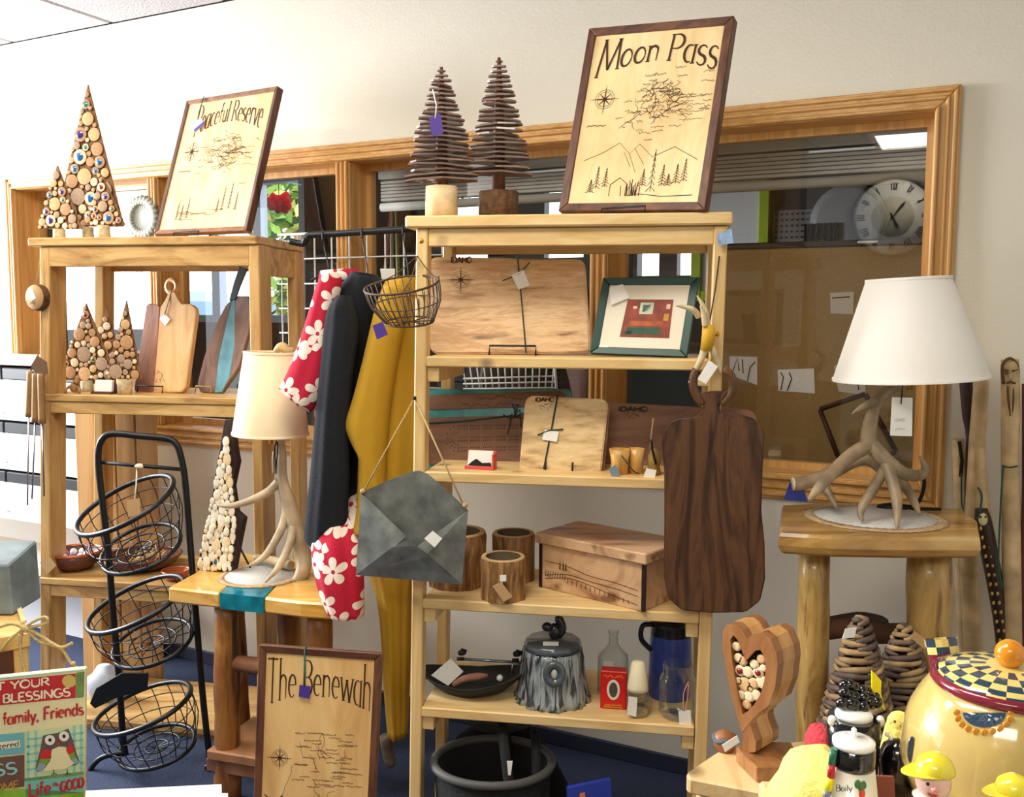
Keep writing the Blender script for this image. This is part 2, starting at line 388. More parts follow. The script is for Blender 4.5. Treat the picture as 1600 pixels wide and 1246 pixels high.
struct('trim_22', MB(W).box(-4.6, 3.2, wt, D2 + .12, -.05, 0), plain('office_floor', (70, 66, 62), .9))
alu = plain('pale_aluminium', (176, 190, 206), .4, .3)
darkf = plain('dark_window_frame', (58, 58, 64), .5)
for i, ((a, b), mul) in enumerate(zip(fw_, ([(204, 217), (330, 342), (396, 408)], [(762, 850)], [(1030, 1058)]))):
    zb2 = zbs[i]; f = MB(W); f.box(a, a + .05, D2 - .01, D2 + .08, zb2, zt2).box(b - .05, b, D2 - .01, D2 + .08, zb2, zt2).box(a, b, D2 - .01, D2 + .08, zt2 - .05, zt2).box(a, b, D2 - .01, D2 + .08, zb2, zb2 + .05)
    o = struct('window_%d' % (6 + i), f, alu if i == 0 else darkf)
    for p0, p1 in mul: MB(W).box(hx(p0, 400), hx(p1, 400), D2, D2 + .07, zb2, zt2).build('mullion', alu if i == 0 else darkf, o)
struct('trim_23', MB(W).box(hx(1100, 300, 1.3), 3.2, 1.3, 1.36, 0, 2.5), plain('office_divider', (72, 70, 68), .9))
# valance and roller tube behind the right-hand panes
bl_m = plain('blind_grey', (168, 168, 160), .7)
def blind(px0, px1, label):
    d = .2; a, b = hx(px0, 260, d), hx(px1, 260, d); z1 = zi1 + .02
    t = thing('window_blind', label, 'blind', W.w((a + b) / 2, d, z1 - .16), 'raised blinds behind the glass')
    MB(W).box(a, b, d, d + .05, z1 - .055, z1 + .005, .004).build('head_rail', bl_m, t)
    s = .0125
    for k in range(6): MB(W).box(a + .01, b - .01, d + .004, d + .046, z1 - .068 - s * k - .004, z1 - .062 - s * k, .001).build('slat', bl_m, t)
    MB(W).tube([(a, d + .025, z1 - .155), (b, d + .025, z1 - .155)], .016, 10).build('bottom_rail', bl_m, t)
blind(590, 915, 'raised grey blind behind the window pane left of the framed mountain map')
blind(978, 1480, 'raised grey blind behind the right window pane, above the wall clock')
# cork partition with pinned papers
d = .42
pa, pb, pz = hx(1128, 500, d), hx(1500, 500, d), hzz(1300, 376, d)
pt = thing('partition', 'brown fabric office partition standing behind the right window pane', 'partition', W.w((pa + pb) / 2, d, 0))
MB(W).box(pa, pb, d, d + .04, .05, pz - .02, .004).build('panel', plain('brown_fabric', (168, 138, 86), .95, var=.12, bump=.3, sc_=200), pt)
MB(W).box(pa - .01, pb + .01, d - .005, d + .045, pz - .02, pz, .003).build('top_rail', plain('dark_rail', (60, 46, 34), .5), pt)
for x in (pa + .1, pb - .1): MB(W).box(x - .15, x + .15, d - .06, d + .1, 0, .05, .005).build('foot', black_metal, pt)
def sheet(name, label, pts, dd, m, extra=None, group='papers pinned on the brown partition'):
    o = MB(); q = [W.w(*W.hit(x, y, dd)) for x, y in pts]; o.slab(q, W.y * .002)
    ob = o.build(name, m); ob['label'] = label; ob['category'] = 'paper'; ob['group'] = group
    if extra:
        e = MB()
        for ln in extra: e.ribbon([W.w(*W.hit(x, y, dd - .001)) for x, y in ln], .004, W.y)
        e.build('drawing', dark_ink, ob)
    return ob
sheet('pinned_paper', 'white paper with a barn sketch pinned on the partition, left beside the shelf post', [(1140, 557), (1183, 558), (1183, 602), (1140, 586)], d - .002, white_card, [[(1145, 580), (1152, 560), (1155, 580)], [(1160, 562), (1161, 584)], [(1168, 596), (1172, 574), (1180, 566)]])
sheet('pinned_paper', 'white paper with curved sketch lines, middle one pinned on the brown partition', [(1215, 578), (1272, 576), (1273, 615), (1216, 611)], d - .002, white_card, [[(1220, 610), (1224, 590), (1220, 582)], [(1230, 611), (1237, 592), (1233, 582)]])
sheet('pinned_paper', 'pale paper with a notched corner pinned high on the partition above the others', [(1297, 458), (1334, 456), (1333, 491), (1298, 490)], d - .002, plain('dull_paper', (214, 206, 186), .8), [[(1300, 466), (1328, 464)]])
sheet('pinned_paper', 'pale paper half hidden behind the right lamp shade on the partition', [(1303, 572), (1352, 566), (1352, 618), (1310, 612)], d - .002, MATS['dull_paper'], [[(1320, 600), (1340, 598), (1342, 610)]])
# small clip on the partition rail
o = MB(W); q0 = W.hit(1340, 381, d); q1 = W.hit(1373, 376, d); o.box(q0.x, q1.x, d - .012, d - .006, q0.z, q1.z, .002)
o = o.build('name_clip', white_card); o['label'] = 'small white clip on the top rail of the brown partition'; o['category'] = 'clip'
# rails before the partition, imitating the reflection of a tilted empty frame
fr_pts = [W.w(*W.hit(x, y, .36)) for x, y in ((1281, 640), (1352, 616), (1400, 706), (1322, 745))]
fr_m = plain('dark_red_frame', (74, 34, 24), .5)
t = thing('frame_reflection', 'dark red rails imitating the reflection of a tilted frame beside the right lamp', 'frame', fr_pts[3])
for i in range(4):
    MB().tube([fr_pts[i], fr_pts[(i + 1) % 4]], .008, 4).build('frame_rail', fr_m, t)
# whiteboard with a lime frame on the office divider
d = 1.26; q0 = W.hit(1080, 380, d); q1 = W.hit(1204, 266, d)
t = thing('whiteboard', 'whiteboard in a lime green frame on the office wall behind the glass', 'whiteboard', W.w((q0.x + q1.x) / 2, d, q0.z - .25))
lime = plain('lime_frame', (170, 196, 40), .5); z0 = q0.z - .25; s_ = .045
MB(W).box(q0.x + s_, q1.x - s_, d + .012, d + .03, z0 + s_, q1.z - s_).build('board', plain('board_white', (226, 232, 236), .4), t)
for a in ((q0.x, q0.x + s_, z0, q1.z), (q1.x - s_, q1.x, z0, q1.z), (q0.x + s_, q1.x - s_, z0, z0 + s_), (q0.x + s_, q1.x - s_, q1.z - s_, q1.z)):
    MB(W).box(a[0], a[1], d, d + .035, a[2], a[3], .004).build('frame_rail', lime, t)
# pegboard with tools, and a pale disc imitating a reflection in the pane
q0 = W.hit(1206, 400, 1.28); q1 = W.hit(1282, 326, 1.28)
t = thing('pegboard', 'grey pegboard with dark hanging tools on the office wall beside the lime frame', 'pegboard', W.w(q0.x, 1.28, q0.z))
MB(W).box(q0.x, q1.x, 1.285, 1.3, q0.z, q1.z).build('board', plain('peg_grey', (128, 126, 122), .8), t)
e = MB(W)
for i in range(14):
    for j in range(9): e.box(q0.x + .01 + i * .021, q0.x + .017 + i * .021, 1.282, 1.285, q1.z - .02 - j * .024, q1.z - .013 - j * .024)
e = e.build('hole_pattern', black_ink, t); e['kind'] = 'stuff'
for i in range(6): MB(W).box(q0.x + .13 + i * .024, q0.x + .142 + i * .024, 1.262, 1.282, q1.z - .17 + .02 * (i % 3), q1.z - .06, .003).build('tool', black_metal, t)
q = W.hit(1325, 345, 1.27)
o = MB(); o.lathe(W.w(q.x, 1.29, q.z), [(.0, 0), (.14, 0), (.15, .008), (.12, .012), (0, .014)], 32, -W.y)
o = o.build('disc_reflection', plain('disc_grey', (150, 152, 156), .5)); o['label'] = 'pale grey disc imitating a reflection in the pane, left of the clock'; o['category'] = 'tray'
# clock on the shop wall behind the viewer (seen mirrored in the pane)
h, v = mirror(1395, 339); k = (-4.05 + .03 - (h - W.O).dot(W.y)) / v.dot(W.y); cc = h + v * k
rad = 62 / FPX * ((h - CAM).dot(_fw) + (cc - h).length * .93)
t = thing('wall_clock', 'round wall clock with roman numerals, mirrored in the window above the right lamp', 'clock', cc)
MB().lathe(cc, [(rad, -.02), (rad, .012), (rad * .95, .02), (rad * .93, .012), (rad * .93, -.02)], 48, W.y, cap=False).build('rim', black_metal, t)
MB().lathe(cc, [(0, -.0), (rad * .94, 0), (rad * .94, .006), (0, .006)], 48, W.y).build('dial', plain('dial_ivory', (238, 234, 222), .6), t)
def cp(a, r, o=.008): return cc + (-W.x * math.sin(a) + V((0, 0, 1)) * math.cos(a)) * rad * r + W.y * o
e = MB(); ROM = ['XII', 'I', 'II', 'III', 'IIII', 'V', 'VI', 'VII', 'VIII', 'IX', 'X', 'XI']
for i, s in enumerate(ROM):
    a = i * math.pi / 6; wd = .05; off = -(len(s) - 1) / 2
    for j, ch in enumerate(s):
        b = a + (off + j) * .075
        if ch == 'I': e.ribbon([cp(b, .66), cp(b, .84)], rad * .028, W.y)
        if ch == 'V': e.ribbon([cp(b - .045, .84), cp(b, .66)], rad * .03, W.y).ribbon([cp(b, .66), cp(b + .045, .84)], rad * .018, W.y)
        if ch == 'X': e.ribbon([cp(b - .04, .84), cp(b + .04, .66)], rad * .03, W.y).ribbon([cp(b - .04, .66), cp(b + .04, .84)], rad * .018, W.y)
e.build('numerals', black_ink, t)
MB().lathe(cc + W.y * .0065, [(0, 0), (rad * .5, 0), (rad * .5, .0008), (0, .0008)], 40, W.y).build('inner_dial', plain('inner_dial', (206, 198, 176), .7), t)
for a, r_ in ((R(-38), .46), (R(205), .34)):
    MB().ribbon([cp(a + 3.14, .12, .011), cp(a, r_ * .3, .011), cp(a, r_ * .75, .011), cp(a, r_, .011)], [rad * .03, rad * .03, rad * .08, .001], W.y).build('hand', black_ink, t)
# dark shop-wall section behind the clock is the plain front wall
# ---------------- outdoors beyond the far windows
struct('ground', MB(W).box(-14, 8, D2 + .12, 22, -.15, -.1), plain('street_asphalt', (110, 110, 116), .9, var=.15))
q = W.hit(225, 456, 5.0)
cx_, cz_ = q.x, q.z
def car():
    t = thing('parked_car', 'pale blue car parked outside, seen through the left window panes', 'car', W.w(cx_, 5.2, -.1))
    paint = plain('blue_car_paint', (104, 138, 176), .35, 0); dark = plain('car_glass', (24, 28, 34), .3); tyre = plain('tyre', (24, 24, 26), .8)
    y0, y1 = 4.5, 6.2
    side = [(-2.1, .25), (-2.15, .6), (-1.95, .82), (-1.2, .95), (-.75, 1.42), (-.4, 1.5), (.7, 1.5), (1.1, 1.4), (1.6, .98), (2.05, .88), (2.15, .6), (2.1, .25)]
    k = (cz_ + .1) / 1.5
    MB(W).slab([(cx_ + x, y0, -.1 + z * k) for x, z in side], W.y * (y1 - y0), .06, 2).build('body', paint, t)
    for a, b in ((-.98, -.05), (.05, 1.15)):
        s0, s1 = (.34, .0) if a < -.5 else (.0, .36)
        MB(W).slab([(cx_ + a, y0 - .012, -.1 + .99 * k), (cx_ + b, y0 - .012, -.1 + .99 * k), (cx_ + b - s1, y0 - .012, -.1 + 1.38 * k), (cx_ + a + s0, y0 - .012, -.1 + 1.38 * k)], W.y * .02).build('side_window', dark, t)
    for x in (-1.35, 1.35):
        for y in (y0 - .02, y1 - .18):
            wh = MB(); wh.lathe(W.w(cx_ + x, y, .2), [(0, 0), (.2, 0), (.3, .02), (.31, .1), (.3, .2), (0, .2)], 24, W.y); wo = wh.build('wheel', tyre, t)
            MB().lathe(W.w(cx_ + x, y - .005, .2), [(0, 0), (.18, 0), (.18, .02), (0, .02)], 16, W.y).build('hub_cap', alu, wo)
car()
rnd = random.Random(3)
def leafy_tree(px, py0, py1, pxw, d, label, n):
    q0 = W.hit(px, py0, d); q1 = W.hit(px, py1, d); c = W.w(q0.x, d, (q0.z + q1.z) / 2); hz_ = abs(q0.z - q1.z) / 2; hx_ = abs(W.hit(px + pxw, py0, d).x - q0.x)
    t = thing('leafy_tree', label, 'tree', W.w(q0.x, d, -.1))
    MB(W).tube([(q0.x, d, -.1), (q0.x + .05, d, 1), (q0.x, d, c.z)], [.07, .06, .03], 8).build('trunk', bark, t)
    for k, m in enumerate((plain('leaf_light', (150, 190, 80), .6), plain('leaf_dark', (70, 120, 60), .6), plain('leaf_yellow', (214, 216, 120), .6))):
        e = MB()
        for i in range(n):
            a = rnd.uniform(0, 6.28); r_ = rnd.random() ** .4; zz = rnd.uniform(-1, 1)
            p = c + W.x * (hx_ * r_ * math.cos(a) * (1.1 - .3 * abs(zz))) + W.y * (.5 * r_ * math.sin(a)) + V((0, 0, hz_ * zz))
            u = V((rnd.uniform(-1, 1), rnd.uniform(-1, 1), rnd.uniform(-1, 1))).normalized() * .09; v2 = u.orthogonal().normalized() * .045
            e.flat([p - u, p + v2, p + u, p - v2])
        o = e.build('foliage', m, t); o['kind'] = 'stuff'
leafy_tree(455, 258, 375, 38, 4.2, 'sunlit leafy tree outside, above the clothes rail', 130)
leafy_tree(490, 430, 540, 40, 3.6, 'sunlit bush outside, behind the wire grid and red shirt', 110)
# red paper bloom hanging in the office
c = W.w(*W.hit(436, 318, 2.75)); t = thing('paper_bloom', 'red crumpled paper bloom hanging outside the office window before the leafy tree', 'decoration', c)
e = MB(); rr = PX(27, 5.6)
for i in range(26):
    a = rnd.uniform(0, 6.28); b = rnd.uniform(-1, 1); u = V((math.cos(a), math.sin(a), b)).normalized(); s2 = u.orthogonal().normalized(); s3 = u.cross(s2); L_ = rr * rnd.uniform(.8, 1.15)
    e.loft([[c + u * L_ * k + (s2 * math.cos(x) + s3 * math.sin(x)) * (rr * .38 * w_) for x in (0, 1.26, 2.5, 3.8, 5.0)] for k, w_ in ((0, .2), (.5, .9), (1, .5))])
e.build('petals', thin('red_paper', (214, 30, 48), .7), t)
MB().tube([c, V((c.x, c.y, 2.6))], .003, 4).build('cord', black_ink, t)
# banner with house number in the far middle window
o = MB(); dd = D2 - .03; a = W.hit(696, 334, dd); b = W.hit(766, 278, dd)
o.box(a.x, b.x, dd, dd + .004, a.z, b.z); o = o.build('paper_sign', white_card); o['label'] = 'white paper sign with black digits in the far office window'; o['category'] = 'sign'
numq = (a, b, dd, o)
# rods leaning in the office, seen left of the shelf top
for k, (x0, y0, x1, y1, m) in enumerate(((600, 440, 614, 300, plain('red_rod', (150, 60, 44), .5)), (612, 440, 612, 290, plain('grey_rod', (150, 150, 140), .5)), (622, 430, 618, 300, plain('olive_rod', (140, 140, 60), .5)))):
    a = W.w(*W.hit(x0, y0, .5)); b = W.w(*W.hit(x1, y1, .5)); dv = (a - b) / (b.z - a.z)
    o = MB(); g = a + dv * a.z; o.tube([g, a, b], [.009, .008, .004], 8)
    o = o.build('fishing_rod', m); o['category'] = 'rod'; o['group'] = 'rods behind the glass'
    o['label'] = ['reddish slanting rod behind the glass left of the shelf top', 'grey upright rod behind the glass left of the shelf top', 'olive rod behind the glass nearest the shelf top'][k]
# ================================================================ lettering and engraving
def arc(cx, cy, rx, ry, a0, a1, n=10): return [(cx + rx * math.cos(R(a0 + (a1 - a0) * i / n)), cy + ry * math.sin(R(a0 + (a1 - a0) * i / n))) for i in range(n + 1)]
_l = lambda *p: list(p)
G = {
'A': (.8, [_l((.02, 0), (.4, 1)), _l((.4, 1), (.78, 0)), _l((.17, .36), (.63, .36))]),
'B': (.66, [_l((.1, 0), (.1, 1)), [(.1, 1)] + arc(.3, .76, .25, .24, 90, -90) + [(.1, .52)], [(.1, .52)] + arc(.32, .26, .28, .26, 90, -90) + [(.1, 0)]]),
'C': (.76, [arc(.42, .5, .36, .5, 45, 315, 14)]),
'D': (.78, [_l((.1, 0), (.1, 1)), [(.1, 1)] + arc(.3, .5, .4, .5, 90, -90, 12) + [(.1, 0)]]),
'E': (.62, [_l((.1, 0), (.1, 1)), _l((.1, 1), (.55, 1)), _l((.1, .52), (.46, .52)), _l((.1, 0), (.58, 0))]),
'F': (.58, [_l((.1, 0), (.1, 1)), _l((.1, 1), (.55, 1)), _l((.1, .52), (.44, .52))]),
'G': (.8, [arc(.42, .5, .36, .5, 45, 340, 14), _l((.48, .42), (.76, .42), (.76, .1))]),
'H': (.8, [_l((.1, 0), (.1, 1)), _l((.7, 0), (.7, 1)), _l((.1, .52), (.7, .52))]),
'I': (.26, [_l((.13, 0), (.13, 1))]),
'K': (.7, [_l((.1, 0), (.1, 1)), _l((.1, .42), (.62, 1)), _l((.26, .58), (.66, 0))]),
'L': (.58, [_l((.1, 0), (.1, 1)), _l((.1, 0), (.54, 0))]),
'M': (1.0, [_l((.05, 0), (.16, 1)), _l((.16, 1), (.5, .08)), _l((.5, .08), (.84, 1)), _l((.84, 1), (.95, 0))]),
'N': (.8, [_l((.1, 0), (.1, 1)), _l((.1, 1), (.7, 0)), _l((.7, 0), (.7, 1))]),
'O': (.82, [arc(.41, .5, .36, .5, 0, 360, 18)]),
'P': (.64, [_l((.1, 0), (.1, 1)), [(.1, 1)] + arc(.3, .73, .28, .27, 90, -90) + [(.1, .46)]]),
'R': (.7, [_l((.1, 0), (.1, 1)), [(.1, 1)] + arc(.3, .75, .26, .25, 90, -90) + [(.1, .5)], _l((.3, .5), (.66, 0))]),
'S': (.6, [arc(.3, .75, .23, .25, 30, 270, 9) + arc(.3, .25, .25, .25, 90, -150, 9)[1:]]),
'T': (.74, [_l((.37, 0), (.37, 1)), _l((.04, .98), (.7, .98))]),
'U': (.76, [_l((.1, 1), (.1, .35)) + arc(.38, .32, .28, .32, 180, 360) + [(.66, 1)]]),
'Y': (.74, [_l((.04, 1), (.37, .5)), _l((.7, 1), (.37, .5)), _l((.37, .5), (.37, 0))]),
'a': (.56, [arc(.26, .3, .2, .3, 60, 300, 10), _l((.46, .6), (.46, 0))]),
'b': (.56, [_l((.1, 0), (.1, 1)), arc(.28, .3, .2, .3, 150, -150, 10)]),
'c': (.5, [arc(.28, .3, .22, .3, 50, 310, 10)]),
'd': (.58, [arc(.26, .3, .2, .3, 40, 320, 10), _l((.46, 1), (.46, 0))]),
'e': (.54, [[(.06, .33), (.47, .33)] + arc(.27, .3, .21, .3, 8, 310, 10)]),
'f': (.38, [_l((.16, 0), (.16, .8)) + arc(.28, .82, .12, .16, 180, 60, 5), _l((.02, .58), (.34, .58))]),
'h': (.58, [_l((.1, 0), (.1, 1)), [(.1, .4)] + arc(.28, .42, .18, .18, 170, 0, 6) + [(.46, 0)]]),
'i': (.24, [_l((.12, 0), (.12, .6)), _l((.12, .74), (.12, .84))]),
'l': (.24, [_l((.12, 0), (.12, 1))]),
'm': (.86, [_l((.1, 0), (.1, .6)), [(.1, .4)] + arc(.26, .42, .16, .18, 170, 0, 6) + [(.42, 0)], [(.42, .4)] + arc(.58, .42, .16, .18, 170, 0, 6) + [(.74, 0)]]),
'n': (.58, [_l((.1, 0), (.1, .6)), [(.1, .4)] + arc(.28, .42, .18, .18, 170, 0, 6) + [(.46, 0)]]),
'o': (.58, [arc(.29, .3, .22, .3, 0, 360, 14)]),
'r': (.42, [_l((.1, 0), (.1, .6)), [(.1, .38)] + arc(.27, .42, .17, .18, 170, 40, 5)]),
's': (.46, [arc(.23, .45, .17, .15, 30, 270, 7) + arc(.23, .15, .18, .15, 90, -150, 7)[1:]]),
't': (.4, [_l((.18, .85), (.18, .1)) + arc(.28, .1, .1, .1, 180, 320, 5), _l((.02, .6), (.36, .6))]),
'u': (.56, [_l((.1, .6), (.1, .2)) + arc(.27, .2, .17, .2, 180, 360, 6) + [(.44, .6)], _l((.44, .6), (.44, 0))]),
'v': (.54, [_l((.04, .6), (.27, 0)), _l((.27, 0), (.5, .6))]),
'w': (.8, [_l((.04, .6), (.22, 0)), _l((.22, 0), (.4, .55)), _l((.4, .55), (.58, 0)), _l((.58, 0), (.76, .6))]),
'y': (.54, [_l((.04, .6), (.27, .02)), _l((.5, .6), (.16, -.3))]),
',': (.24, [_l((.14, .08), (.06, -.14))]), "'": (.2, [_l((.1, 1), (.1, .8))]), '&': (.7, [arc(.3, .75, .16, .2, -40, 220, 8) + [(.6, 0)], arc(.28, .24, .22, .24, 120, 380, 9)]),
'9': (.58, [arc(.29, .7, .2, .28, 0, 360, 12), _l((.49, .7), (.4, 0))]), '6': (.58, [arc(.29, .28, .2, .28, 0, 360, 12), _l((.09, .3), (.36, 1))]),
' ': (.34, [])}
def text(mb, s, mp, u0, u1, base_, hgt, st, n, serif=True, slant=0):
    """write s from u0 to u1; base_(t), hgt(t) for t in 0..1; mp(u, v) gives the world point"""
    adv = [G[c][0] for c in s]; tot = sum(adv); x = 0
    for c, a in zip(s, adv):
        for pl in G[c][1]:
            q = []
            for gx, gy in pl:
                t = (x + gx) / tot; q.append(mp(u0 + (u1 - u0) * t + slant * gy * hgt(t), base_(t) + gy * hgt(t)))
            q2 = [q[0]] + [p for p, o in zip(q[1:], q) if (p - o).length > 1e-5]
            wd = st
            if len(pl) > 4: wd = [st * (.45 + .75 * abs(math.sin(math.pi * i / (len(q2) - 1)))) for i in range(len(q2))]
            mb.ribbon(q2, wd, n)
            if serif and len(pl) == 2 and abs(pl[0][0] - pl[1][0]) < .2:
                for gx, gy in pl:
                    if .02 < gy < .5 : continue
                    t0 = (x + gx - .09) / tot; t1 = (x + gx + .09) / tot; t = (x + gx) / tot
                    mb.ribbon([mp(u0 + (u1 - u0) * t0 + slant * gy * hgt(t), base_(t) + gy * hgt(t)), mp(u0 + (u1 - u0) * t1 + slant * gy * hgt(t), base_(t) + gy * hgt(t))], st * .55, n)
        x += a
def flatc(v): return lambda t: v
def squiggle(mb, mp, u, v, w_, h, st, n, rnd):
    """a run of small unreadable script"""
    k = max(5, int(w_ / h * 2.2)); mb.ribbon([mp(u + w_ * i / k, v + h * rnd.uniform(-.5, .5)) for i in range(k + 1)], st, n)
def compass(mb, mp, u, v, r, ar, st, n):
    for k in range(8):
        a = k * math.pi / 4; l = r * (1.25 if k % 2 == 0 else .7)
        mb.ribbon([mp(u, v), mp(u + l * math.cos(a) * .5, v + l * math.sin(a) * ar * .5), mp(u + l * math.cos(a), v + l * math.sin(a) * ar)], [st * 2.4, st * 1.6, st * .3], n)
    for q in (.62, .8): mb.ribbon([mp(u + r * q * math.cos(a / 10 * math.pi), v + r * q * ar * math.sin(a / 10 * math.pi)) for a in range(21)], st * .6, n)
def fir(mb, mp, u, v, w_, h, st, n, rnd):
    mb.ribbon([mp(u, v), mp(u, v + h)], st, n)
    k = 7
    for i in range(k):
        f = i / k; ww = w_ * (1 - f) * rnd.uniform(.7, 1.1)
        mb.ribbon([mp(u - ww, v + h * f), mp(u, v + h * (f + .13)), mp(u + ww, v + h * f)], st * 1.2, n)
class Quad:
    """bilinear patch over four pixel corners (tl, tr, br, bl) taken on a plane"""
    def __init__(s, pl, tl, tr, br, bl):
        s.pl = pl; s.n = pl.n; s.c = [pl.hit(*p) for p in (bl, br, tr, tl)]
    def __call__(s, u, v, off=0.0):
        a, b, c, d = s.c; return a * (1 - u) * (1 - v) + b * u * (1 - v) + c * u * v + d * (1 - u) * v + s.n * off
def stand(fr, px, py, z, lo, hi):
    d = min(hi, max(lo, fr.hz(px, py, z).y)); return fr.w(fr.hit(px, py, d).x, d, z)
def rrpx(c, r, n=4):
    """rounded rectangle in pixels through corners tl, tr, br, bl"""
    out = []
    for i in range(4):
        p = V(c[i]).to_2d() if len(c[i]) > 2 else V((c[i][0], c[i][1], 0)); a = V((*c[i - 1], 0)); b = V((*c[(i + 1) % 4], 0)); p = V((*c[i], 0))
        ra = r[i] if isinstance(r, (list, tuple)) else r
        s0 = p + (a - p).normalized() * ra; s1 = p + (b - p).normalized() * ra
        for k in range(n + 1):
            t = k / n; q = s0 * (1 - t) ** 2 + p * 2 * t * (1 - t) + s1 * t * t; out.append((q.x, q.y))
    return out
def pxslab(mb, px, pl, th, bev=0, off=0, seg=1): return mb.slab([pl.hit(x, y, off) for x, y in px], pl.n * -th, bev, seg)
def tag_card(parent, pl_or_pts, m, string=None, name='tag'):
    o = MB(); o.slab(pl_or_pts, V((0, .0012, 0))); ob = o.build(name, m, parent)
    if string: MB().tube(string, .0013, 5).build('tag_string', black_ink if m is not kraft else twine, parent)
    return ob
def easel(pl, u0, u1, h, depth, label, m=None, group=None):
    """wire display easel under a leaning board on plane pl"""
    m = m or black_metal
    t = thing('display_easel', label, 'easel', pl.w((u0 + u1) / 2, -.004, -.02), group)
    r = .0028; f = .014
    MB().tube([pl.w(u0, -.004, -depth), pl.w(u0, -.004, f), pl.w(u0, h, f), pl.w(u1, h, f), pl.w(u1, -.004, f), pl.w(u1, -.004, -depth)], r, 6).build('front_hook', m, t)
    zb = pl.w(0, -.004, 0).z
    for u in (u0, u1):
        a = pl.w(u, -.004, -depth); b = pl.w(u, h * 4.5, -depth * .9)
        MB().tube([a, b], r, 6).build('upright', m, t)
    um = (u0 + u1) / 2; b = pl.w(um, h * 4.4, -depth * .9); bk = -V((pl.n.x, pl.n.y, 0)).normalized()
    MB().tube([pl.w(u0, h * 4.5, -depth * .9), pl.w(u1, h * 4.5, -depth * .9)], r, 6).build('cross_bar', m, t)
    g = b + bk * .05; MB().tube([b, V((g.x, g.y, zb + .003))], r, 6).build('back_leg', m, t)
    return t
# ================================================================ SHELF UNITS
def zM(px, py): return M.hit(px, py).z
zs = [zM(660, 557), zM(660, 737), zM(655, 936), zM(650, 1105)]
ZTM = zM(637, 338)
u = thing('shelf_unit', 'tall pine shelf unit in the middle, mountain map and slat trees on top', 'shelf', M.w(.39, .17, 0))
dM = .33
MB(M).box(-.004, .776, -.012, dM + .012, ZTM - .029, ZTM, .004).build('top_board', pineX, u)
MB(M).box(.05, .735, .006, .026, zM(660, 385), ZTM - .03, .002).build('front_apron', pineX, u)
MB(M).box(.05, .735, dM - .026, dM - .006, zM(660, 385), ZTM - .03, .002).build('back_apron', pineX, u)
for xa, xb in ((.021, .05), (.735, .766)):
    for ya, yb in ((0, .045), (dM - .045, dM)):
        k = -.028 if xa < .1 else -.022
        o = MB(M); o.hexa([(xa + k, ya, 0), (xb + k, ya, 0), (xb + k, yb, 0), (xa + k, yb, 0), (xa, ya, ZTM - .03), (xb, ya, ZTM - .03), (xb, yb, ZTM - .03), (xa, yb, ZTM - .03)], .003); po = o.build('post', pineZ, u)
        if ya == 0:
            for zz in ([ZTM - .06, zM(1120, 522), zM(648, 622)] if xa > .1 else [ZTM - .06]):
                MB().ball(M.w((xa + xb) / 2 + k * (1 - zz / ZTM), -.001, zz), .006, 8, 5, (1, .5, 1)).build('screw', gold, po)
for i, z in enumerate(zs):
    k = -.028 * (1 - z / ZTM)
    MB(M).box(.05 + k, .737 + k, .0, dM, z - .026, z, .003).build('shelf_board', pineX, u)
    for x in (.05 + k, .707 + k): MB(M).box(x, x + .03, .012, dM - .01, z - .064, z - .0265, .002).build('cleat', pineX, u)
# --- left unit
def zL(px, py): return L.hit(px, py).z
ZTL = zL(46, 372); dL = .365
zl = [zL(75, 616), zL(61, 902), zL(135, 1122)]
uL = thing('shelf_unit', 'aged pine shelf unit at left, tall twig tree and framed map on top', 'shelf', L.w(.39, .18, 0))
MB(L).box(-.01, .795, -.01, dL + .01, ZTL - .028, ZTL, .004).build('top_board', oldX, uL)
MB(L).box(.06, .765, .0, .022, zL(75, 417), ZTL - .029, .002).build('front_apron', oldX, uL)
MB(L).box(.06, .765, dL - .022, dL, zL(75, 417), ZTL - .029, .002).build('back_apron', oldX, uL)
MB(L).box(.768, .79, .092, dL - .06, zL(75, 430), ZTL - .029, .002).build('side_apron', oldX, uL)
for xa, xb in ((.026, .062), (.762, .798)):
    for ya, yb in ((0, .09), (dL - .07, dL)):
        k = -.07 if xa < .1 else .0
        MB(L).hexa([(xa + k, ya, 0), (xb + k, ya, 0), (xb + k, yb, 0), (xa + k, yb, 0), (xa, ya, ZTL - .029), (xb, ya, ZTL - .029), (xb, yb, ZTL - .029), (xa, yb, ZTL - .029)], .003).build('post', oldZ, uL)
for z in zl:
    k = -.07 * (1 - z / ZTL)
    MB(L).box(.027 + k, .762, -.004, dL - .002, z - .024, z, .003).build('shelf_board', oldX, uL)
    MB(L).box(.062 + k, .762, .002, .022, z - .064, z - .0245, .002).build('front_rail', oldX, uL)
# knotty boards behind the left unit
for i in range(4):
    a = L.hit(128 + i * 31, 900, dL + .03).x; b = L.hit(128 + (i + 1) * 31 - 1, 900, dL + .03).x
    if i == 0: pk = thing('board_screen', 'knotty pine board screen standing behind the left shelf unit', 'screen', L.w(a, dL + .03, 0))
    MB(L).box(a, b - .002, dL + .02, dL + .04, 0, zL(75, 640), .003).build('board', wood('knotty_board', [(158, 116, 70), (200, 158, 104), (212, 174, 122)], 'Z', 1.5, 14, knots=6), pk)
